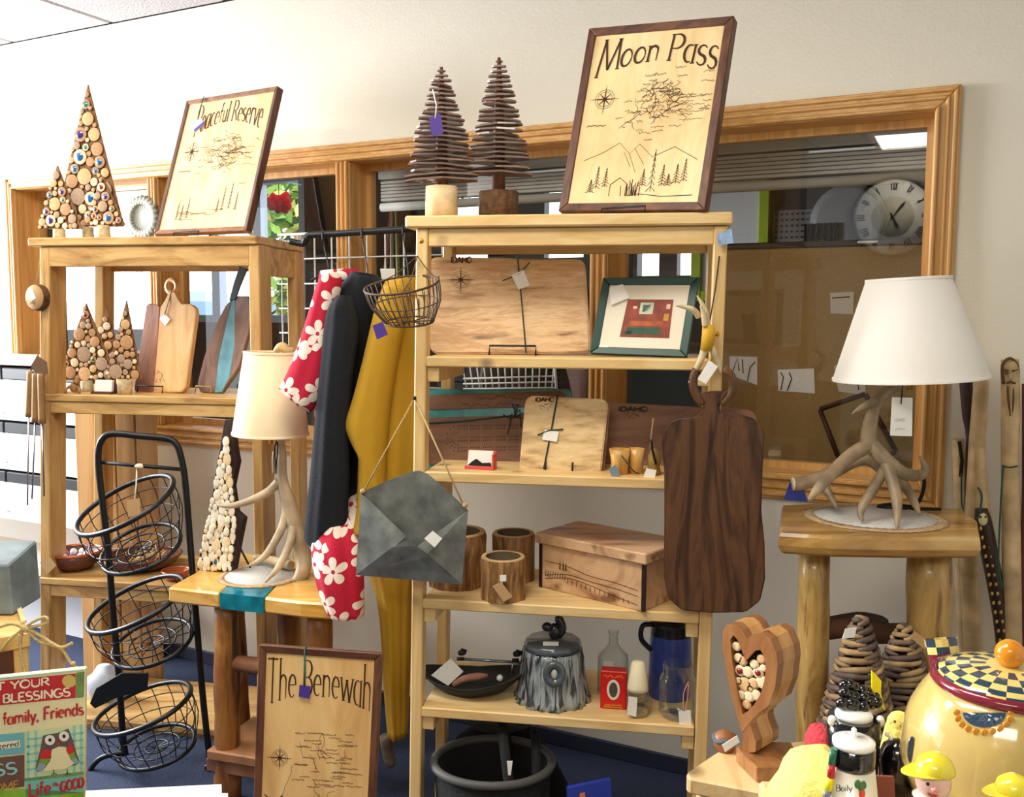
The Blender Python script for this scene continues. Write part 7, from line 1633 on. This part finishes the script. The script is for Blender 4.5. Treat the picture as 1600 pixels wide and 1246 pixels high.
figurine('right ceramic figurine with yellow hat before the teapot', 1582, 1252, 29, .86)
# black and white crock with berries
Yc = 1.09; q = P(1334, 1120, Yc); t = thing('berry_crock', 'black ceramic crock with white top and black berry cluster lid', 'crock', V((q.x, Yc, ZF)))
blkg = plain('black_glaze', (16, 16, 20), .1, coat=.6); whg = plain('white_glaze', (246, 246, 242), .12, coat=.6); r = PX(41, Yc); hz_ = q.z - ZF
MB().lathe(V((q.x, Yc, ZF)), [(r * .7, 0), (r * .95, .03), (r * 1.02, hz_ * .75), (r * .98, hz_)], 32).build('body', blkg, t)
MB().lathe(V((q.x, Yc, ZF + hz_)), [(r * .72, -.002), (r * .72, .004), (r * .62, .008), (0, .009)], 32).build('white_top', whg, t)
for s in (-1, 1): MB().ball(V((q.x + s * r * .95, Yc - r * .25, ZF + hz_ - .002)), r * .17, 10, 8, (1, 1, 1.3)).build('white_patch', whg, t)
rr = random.Random(6); br = PX(10, Yc)
for i in range(16):
    x = 1318 + (i % 6) * 10 + rr.uniform(-3, 3); y = 1070 + (i // 6) * 14 + rr.uniform(-3, 3) + (i % 6) * 3
    MB().ball(P(x, y, Yc + .025 - .012 * (i // 6)), br, 10, 8).build('berry', blkg, t)
MB().slab([P(x, y, Yc + .02) for x, y in ((1362, 1048), (1378, 1065), (1377, 1084), (1384, 1112), (1366, 1095), (1362, 1075))], V((0, .003, 0)), .001).build('yellow_leaf', plain('bright_yellow', (246, 232, 20), .3), t)
# salt shaker
Ys = .98; q = P(1334, 1153, Ys); t = thing('shaker', 'white conical shaker lettered Baily with black collar and white top', 'shaker', V((q.x, Ys, ZF)))
r = PX(34, Ys); z_c0 = P(1334, 1196, Ys).z - ZF; z_c1 = P(1334, 1165, Ys).z - ZF; ht = q.z - ZF
MB().lathe(V((q.x, Ys, ZF)), [(r * 1.45, 0), (r * 1.35, z_c0 * .4), (r * 1.0, z_c0)], 32).build('body', plain('cream_glaze', (240, 236, 216), .15, coat=.5), t)
MB().lathe(V((q.x, Ys, ZF)), [(r * 1.0, z_c0), (r * 1.02, z_c0 + .004), (r * 1.0, z_c1), (r * .9, z_c1 + .001)], 32).build('black_collar', blkg, t)
MB().lathe(V((q.x, Ys, ZF)), [(r * .98, z_c1), (r * .98, z_c1 + .006), (r * .8, ht - .002), (r * .15, ht + .001), (r * .12, ht + .01), (0, ht + .012)], 32).build('white_top', whg, t)
def onsh(px, py):
    d = ray(px, py); h_ = None
    for i in range(300):
        q_ = CAM + d * (.85 + i * .0008); h_ = (q_.z - ZF) / z_c0
        rad = r * (1.45 - .25 * h_ if h_ < .4 else 1.35 - .35 * (h_ - .4) / .6)
        if math.hypot(q_.x - q.x, q_.y - Ys) <= rad: return q_ - d * .001
    return CAM + d * .95
e = MB(); text(e, 'Baily', lambda u_, v_: onsh(u_, -v_), 1306, 1332, flatc(-1237), flatc(10), .0009, V((0, -1, 0)), False); e.build('lettering', black_ink, t)
for k_, (x, y, m) in enumerate(((1340, 1226, plain('sprig_green', (70, 120, 70), .4)), (1346, 1232, MATS['sprig_green']), (1349, 1228, MATS['sprig_green']), (1347, 1241, plain('berry_red', (216, 70, 40), .3)))):
    MB().ball(onsh(x, y), .0035, 8, 6, (1, .4, 1.5)).build('painted_sprig' if k_ < 3 else 'painted_berry', m, t)
hp_ = [(1303, 1170), (1300, 1195), (1298, 1215), (1294, 1235), (1290, 1250)]
for k_, m in enumerate((plain('handle_green', (40, 110, 90), .3), plain('handle_red', (200, 30, 50), .3), plain('handle_yellow', (236, 226, 30), .3), plain('handle_grey', (120, 130, 136), .3))):
    MB().tube([P(*hp_[k_], Ys - .01), P(*hp_[k_ + 1], Ys - .01)], .0042, 8).build('handle_band', m, t)
# glossy black bird shaped jar behind
q = P(1388, 1165, 1.13); t = thing('black_jar', 'glossy black rounded jar between the shaker and the teapot', 'jar', V((q.x, 1.10, ZF)))
r = PX(30, 1.1); MB().lathe(V((q.x, 1.10, ZF)), [(r * .7, 0), (r * 1.0, (q.z - ZF) * .5), (r * 1.0, (q.z - ZF)), (r * .8, (q.z - ZF) + r * .6), (r * .4, (q.z - ZF) + r * .95), (0, (q.z - ZF) + r * 1.05)], 28).build('body', blkg, t)
for x in (1386, 1392): MB().ball(P(x, 1148 + (x - 1386), 1.10 - r * .95), .003, 6, 5).build('white_dot', whg, t)
# yellow cloth chick, red cloth, brown card
yf = plain('pale_yellow_plush', (246, 232, 130), .95, bump=.6, sc_=120, var=.08)
Yq = 1.05
o = MB(); rr = random.Random(8)
outl = [(1195, 1262), (1206, 1236), (1222, 1215), (1230, 1195), (1242, 1180), (1262, 1174), (1285, 1172), (1302, 1172), (1310, 1262)]
rings = []
for dy, k_ in ((-.05, .55), (-.035, .85), (-.01, 1.0), (.02, .95), (.04, .6)):
    cxp, cyp = 1262, 1240; rings.append([P(cxp + (x - cxp) * k_, cyp + (y - cyp) * k_, Yq) + V((0, dy, 0)) for x, y in outl])
o.loft(rings); o = o.build('plush_toy', yf); o['label'] = 'pale yellow plush lump left of the white shaker'; o['category'] = 'plush'
zmin = min((o.matrix_world @ v.co).z for v in o.data.vertices)
for v in o.data.vertices: v.co.z = max(v.co.z, ZF - o.location.z)
o = MB(); c_ = P(1283, 1160, 1.12); o.loft([[P(1283 + rx2 * math.cos(a), 1166 - 32 * f_ + 0 * math.sin(a), 1.12) + V((0, .03 * math.sin(a) * k_, 0)) for a in (2 * math.pi * i / 18 for i in range(18))] for f_, rx2, k_ in ((-1.2, 26, 1), (-.3, 25, 1.1), (.3, 22, 1), (.7, 16, .8), (.95, 7, .4))])
o = o.build('red_plush', plain('red_fur', (196, 60, 70), 1, bump=.8, sc_=150)); o['label'] = 'fuzzy red plush behind the pale yellow plush'; o['category'] = 'plush'
for v in o.data.vertices: v.co.z = max(v.co.z, ZF - o.location.z)
t = thing('chick', 'pale yellow chick figurine peeking behind the black jar', 'figurine', V((P(1404, 1128, 1.125).x, 1.115, ZF)))
q = P(1405, 1130, 1.115); MB().lathe(V((q.x, q.y, ZF)), [(.02, 0), (.026, .02), (.016, q.z - ZF - .004)], 16).build('body', yf, t); hd = MB().ball(q, PX(19, 1.11), 14, 10).build('head', yf, t)
for x, y in ((1398, 1128), (1408, 1135)): MB().ball(P(x, y, 1.115 - PX(18, 1.11)), .0018, 6, 5).build('eye', plain('chick_eye', (120, 70, 20), .4), hd)
o = MB(); o.slab([P(x, y, 1.03) for x, y in ((1267, 1209), (1397, 1215), (1400, 1262), (1264, 1262))], V((0, .004, 0))); o = o.build('brown_card', plain('red_brown_card', (140, 78, 66), .8)); o['label'] = 'red brown card standing behind the white shaker'; o['category'] = 'card'
# ================================================================ FOREGROUND LEFT
Yg = 1.5; zc = P(20, 992, Yg).z; xr = P(47, 990, Yg).x
t = thing('wooden_chest', 'small pine framed chest with dark panel tied with twine at the left edge', 'chest', V((xr - .15, Yg + .12, 0)))
honeyX = wood('chest_pine', [(190, 140, 76), (222, 180, 112), (232, 196, 132)], 'X', 2, 18)
lp_ = [Pz(x, y, zc) for x, y in ((-170, 1024), (47, 987), (22, 945), (-170, 925))]; cc_ = sum(lp_, V()) / 4
MB().slab(lp_, V((0, 0, -.028)), .003).build('lid', honeyX, t)
bl_ = [p_ + (cc_ - p_) * .03 for p_ in lp_]
MB().slab([p_ + (cc_ - p_) * .04 - V((0, 0, .0285)) for p_ in bl_], V((0, 0, -(zc - .0285)))).build('body_panel', plain('dark_mahogany', (92, 48, 36), .5, var=.2), t)
ux_ = (bl_[1] - bl_[0]).normalized(); uy_ = (bl_[2] - bl_[1]).normalized()
pz_ = bl_[1] - V((0, 0, .0285)); MB().slab([pz_, pz_ - ux_ * .022, pz_ - ux_ * .022 + uy_ * .012, pz_ + uy_ * .012], V((0, 0, -(zc - .0285))), .002).build('corner_post', wood('chest_pine_upright', [(190, 140, 76), (222, 180, 112), (232, 196, 132)], 'Z', 2, 18), t)
zl_ = zc + .001
o = MB(); o.hexa([P(23, 945, 1.66), P(32, 948, 1.66), P(44, 978, 1.55), P(34, 976, 1.55), P(23, 941, 1.66), P(32, 944, 1.66), P(44, 974, 1.55), P(34, 972, 1.55)])
for v in o.bm.verts: v.co.z = zl_ + (.006 if v.index < 0 else 0)
o.bm.free(); o = MB(); A_ = [Pz(x, y, zl_) for x, y in ((22, 944), (30, 944), (42, 974), (33, 976))]; o.slab([p_ + V((0, 0, .006)) for p_ in A_], V((0, 0, -.006)), .001)
o = o.build('wood_strip', plain('pale_strip', (232, 210, 160), .6)); o['label'] = 'pale wooden strip lying on the chest lid beside the grey box'; o['category'] = 'strip'
q = Pz(20, 962, zl_); t = thing('grey_box', 'blue grey mottled box on the chest at the left edge', 'box', V((q.x - .08, q.y, zl_)))
bz1 = P(10, 866, q.y).z
gb = plain('grey_blue_slate', (118, 132, 140), .7, var=.35, sc_=18)
MB().hexa([(q.x - .16, q.y, zl_), (q.x, q.y, zl_), (q.x, q.y + .1, zl_), (q.x - .16, q.y + .1, zl_), (q.x - .16, q.y, bz1 - .02), (q.x - .004, q.y, bz1 - .02), (q.x - .004, q.y + .1, bz1), (q.x - .16, q.y + .1, bz1)], .003).build('body', gb, t)
tw = plain('jute_twine', (206, 180, 128), .95, bump=.6, sc_=300)
t = thing('twine_bow', 'jute twine bow tied around the chest corner above the owl sign', 'twine', P(35, 985, Yg - .012))
Yw_ = Yg - .012; pt = lambda x, y: P(x, y, Yw_)
for nm, pts in (('twine_strand', [(0, 980), (20, 975), (38, 982)]), ('twine_strand', [(38, 982), (15, 1000), (0, 1018)]), ('twine_loop', [(38, 982), (52, 972), (68, 965), (74, 968), (72, 975), (55, 979), (42, 982)]), ('twine_tail', [(36, 982), (32, 1000), (33, 1025), (40, 1055)]), ('twine_tail', [(42, 982), (60, 992), (85, 1008), (98, 1012), (113, 1005)]), ('twine_tail', [(42, 984), (60, 1002), (80, 1008), (96, 1014), (105, 1028), (113, 1040), (124, 1046)])):
    MB().tube(cat([pt(*p_) for p_ in pts], 5), .0028, 6).build(nm, tw, t)
MB().ball(pt(40, 983), .007, 8, 6, (1.3, .7, 1)).build('knot', tw, t); MB().ball(pt(114, 1038), .005, 8, 6).build('knot', tw, t)
# owl sign
pl = Pl(P(60, 1150, 1.36), -9, 0); o_ = .0012
t = thing('owl_sign', 'colourful canvas sign with an owl, Count Your Blessings and Life is Good', 'sign', pl.hit(60, 1300))
mp = lambda x, y, off=o_: pl.hit(x, y, off)
MB().slab([mp(x, y, 0) for x, y in ((-190, 1078), (133, 1045), (131, 1330), (-190, 1330))], pl.n * -.012, .0015).build('canvas', plain('sign_cream', (232, 224, 176), .7), t)
def pr(nm, m, polys, off=o_):
    if 'wing' in nm and len(polys) > 1: return [pr(nm, m, [p9], off) for p9 in polys]
    e = MB()
    for pg in polys: e.flat([mp(x, y, off) for x, y in pg])
    return e.build(nm, m, t)
cR, cG, cT = plain('print_red', (190, 40, 48), .7, var=.12, sc_=60), plain('print_green', (110, 146, 84), .7, var=.25, sc_=60), plain('print_teal', (120, 196, 180), .7)
pr('red_banner', cR, [[(-190, 1083), (118, 1053), (118, 1091), (-190, 1121)]])
pr('green_corner', cG, [[(119, 1052), (132, 1050), (131, 1090), (119, 1091)]])
pr('sky_edge', plain('print_sky', (176, 206, 196), .7), [[(-190, 1079), (132, 1046), (132, 1049), (-190, 1082)]], .0014)
pr('plaid_ground', plain('print_mint', (206, 222, 176), .7), [[(41, 1145), (131, 1133), (131, 1210), (40, 1219)]])
pr('plaid_stripe', plain('print_aqua', (140, 204, 190), .7), [[(x, 1144 - (x - 41) * .13), (x + 4, 1144 - (x - 37) * .13), (x + 4, 1218 - (x - 41) * .1), (x, 1218 - (x - 41) * .1)] for x in (42, 54, 114, 125)] + [[(41, y), (131, y - 11), (131, y - 8), (41, y + 3)] for y in (1155, 1166, 1178, 1190, 1202)], .0016)
pr('teal_strip', cT, [[(40, 1221), (131, 1211), (131, 1238), (40, 1248)]]); pr('grass_strip', cG, [[(38, 1217), (131, 1206), (131, 1210), (38, 1221)]], .0018)
pr('green_field', plain('print_lime', (130, 176, 50), .7, var=.3, sc_=50), [[(-190, 1250), (38, 1233), (131, 1239), (131, 1330), (-190, 1330)]])
pr('blue_plaque', plain('print_blue', (110, 180, 190), .7), [[(-190, 1166), (38, 1145), (38, 1178), (-190, 1198)]]); pr('plaque_label', plain('print_ivory', (232, 224, 196), .7), [[(-190, 1181), (31, 1157), (32, 1168), (-190, 1192)]], .0018)
pr('brown_plaque', plain('print_brown', (112, 78, 66), .7), [[(-190, 1205), (38, 1180), (38, 1230), (-190, 1252)]])
pr('round_seal', plain('print_tan', (206, 180, 96), .7), [[(108 + 11 * math.cos(a), 1065 + 10 * math.sin(a)) for a in (2 * math.pi * i / 20 for i in range(20))]], .002)
def lett(nm, s, x0, x1, yb0, yb1, h, st, m, off=.002):
    e = MB(); text(e, s, lambda u_, v_: mp(u_, -v_, off), x0, x1, lambda t_: -(yb0 + (yb1 - yb0) * t_), flatc(h), st, pl.n, False); o9 = e.build(nm, m, t); o9['kind'] = 'stuff'; return o9
ivy = plain('print_letter_ivory', (240, 232, 200), .7)
lett('lettering', 'COUNT YOUR', -72, 78, 1087, 1071, 12, .0026, ivy); lett('lettering', 'BLESSINGS', 4, 110, 1099, 1088, 13, .0026, ivy)
lett('lettering', 'family, Friends', 4, 131, 1134, 1117, 19, .0030, cR); lett('lettering', 'Life', 44, 80, 1246, 1240, 20, .0034, cR); lett('lettering', 'is', 82, 91, 1230, 1228, 8, .002, cR); lett('lettering', 'GOOD', 94, 131, 1238, 1230, 15, .0034, cR)
lett('lettering', 'Mattered', -28, 30, 1175, 1166, 8, .0012, black_ink); lett('lettering', 'KISS', -40, 27, 1218, 1209, 18, .0034, plain('print_pale_blue', (150, 206, 206), .7)); lett('lettering', 'HOME', -22, 30, 1240, 1231, 11, .002, plain('print_ochre', (196, 150, 70), .7))
ow = plain('owl_brown', (104, 84, 84), .7)
pr('owl_body', ow, [[(67, 1150), (77, 1148), (90, 1146), (107, 1139), (113, 1155), (120, 1180), (124, 1190), (118, 1196), (104, 1198), (70, 1205), (58, 1206), (56, 1198), (62, 1175)]], .0022)
pr('owl_belly', plain('owl_cream', (232, 222, 176), .7), [[(81, 1172), (92, 1167), (103, 1168), (107, 1180), (116, 1194), (100, 1203), (66, 1206), (78, 1190)]], .0028)
pr('owl_wing_red', plain('owl_red', (204, 40, 48), .7), [[(64, 1174), (74, 1171), (80, 1174), (80, 1186), (63, 1187)], [(103, 1172), (110, 1162), (115, 1168), (116, 1176), (107, 1180)]], .0032)
pr('owl_wing_green', plain('owl_green', (120, 160, 60), .7), [[(62, 1187), (78, 1186), (75, 1194), (60, 1194)], [(107, 1180), (116, 1176), (119, 1184), (111, 1188)]], .0032)
pr('owl_wing_grey', plain('owl_grey', (140, 166, 176), .7), [[(60, 1194), (73, 1194), (66, 1206), (57, 1204)], [(111, 1188), (119, 1184), (123, 1191), (117, 1195)]], .0032)
for x, y in ((78, 1157), (100, 1151)):
    pr('owl_eye', plain('owl_white', (232, 228, 216), .7), [[(x + 8 * math.cos(a), y + 8 * math.sin(a)) for a in (2 * math.pi * i / 18 for i in range(18))]], .0036)
    pr('owl_pupil', black_ink, [[(x + 2.6 * math.cos(a), y + 3 * math.sin(a)) for a in (2 * math.pi * i / 10 for i in range(10))]], .004)
pr('owl_beak', plain('owl_beak', (196, 60, 60), .7), [[(88, 1161), (94, 1160), (91, 1166)]], .0036)
e = MB()
for x in (84, 105): e.ribbon([mp(x, 1203, .003), mp(x, 1211, .003)], .001, pl.n).ribbon([mp(x - 4, 1212, .003), mp(x, 1208, .003), mp(x + 5, 1211, .003)], .001, pl.n)
e.build('owl_feet', black_ink, t)
# papers on a low table at the bottom
zt3 = .72; t = thing('paper_table', 'low display table under the white papers, out of view', 'table', P(240, 1246, 1.1)); t.location.z = 0
tq = [Pz(x, y, zt3) for x, y in ((136, 1243), (344, 1240), (360, 1560), (90, 1560))]; x0, x1 = tq[0].x, tq[1].x
MB().slab(tq, V((0, 0, -.03)), .003).build('table_top', pineX, t)
for x in (x0 + .03, x1 - .03):
    for y in (1.05, 1.3): MB().box(x - .02, x + .02, y - .02, y + .02, 0, zt3 - .0305, .003).build('leg', pineZ, t)
for k_, (lab, pts) in enumerate((('large white paper sheet at the bottom edge beside the owl sign', ((134, 1236), (240, 1231), (346, 1226), (348, 1300), (130, 1300))), ('second white paper lying under the large sheet at the bottom edge', ((200, 1240), (356, 1240), (358, 1300), (200, 1300))))):
    z_ = zt3 + .004 - .002 * k_; o = MB(); o.slab([Pz(x, y, z_) for x, y in pts], V((0, 0, -.0015))); o = o.build('paper_sheet', white_card); o['label'] = lab; o['category'] = 'paper'
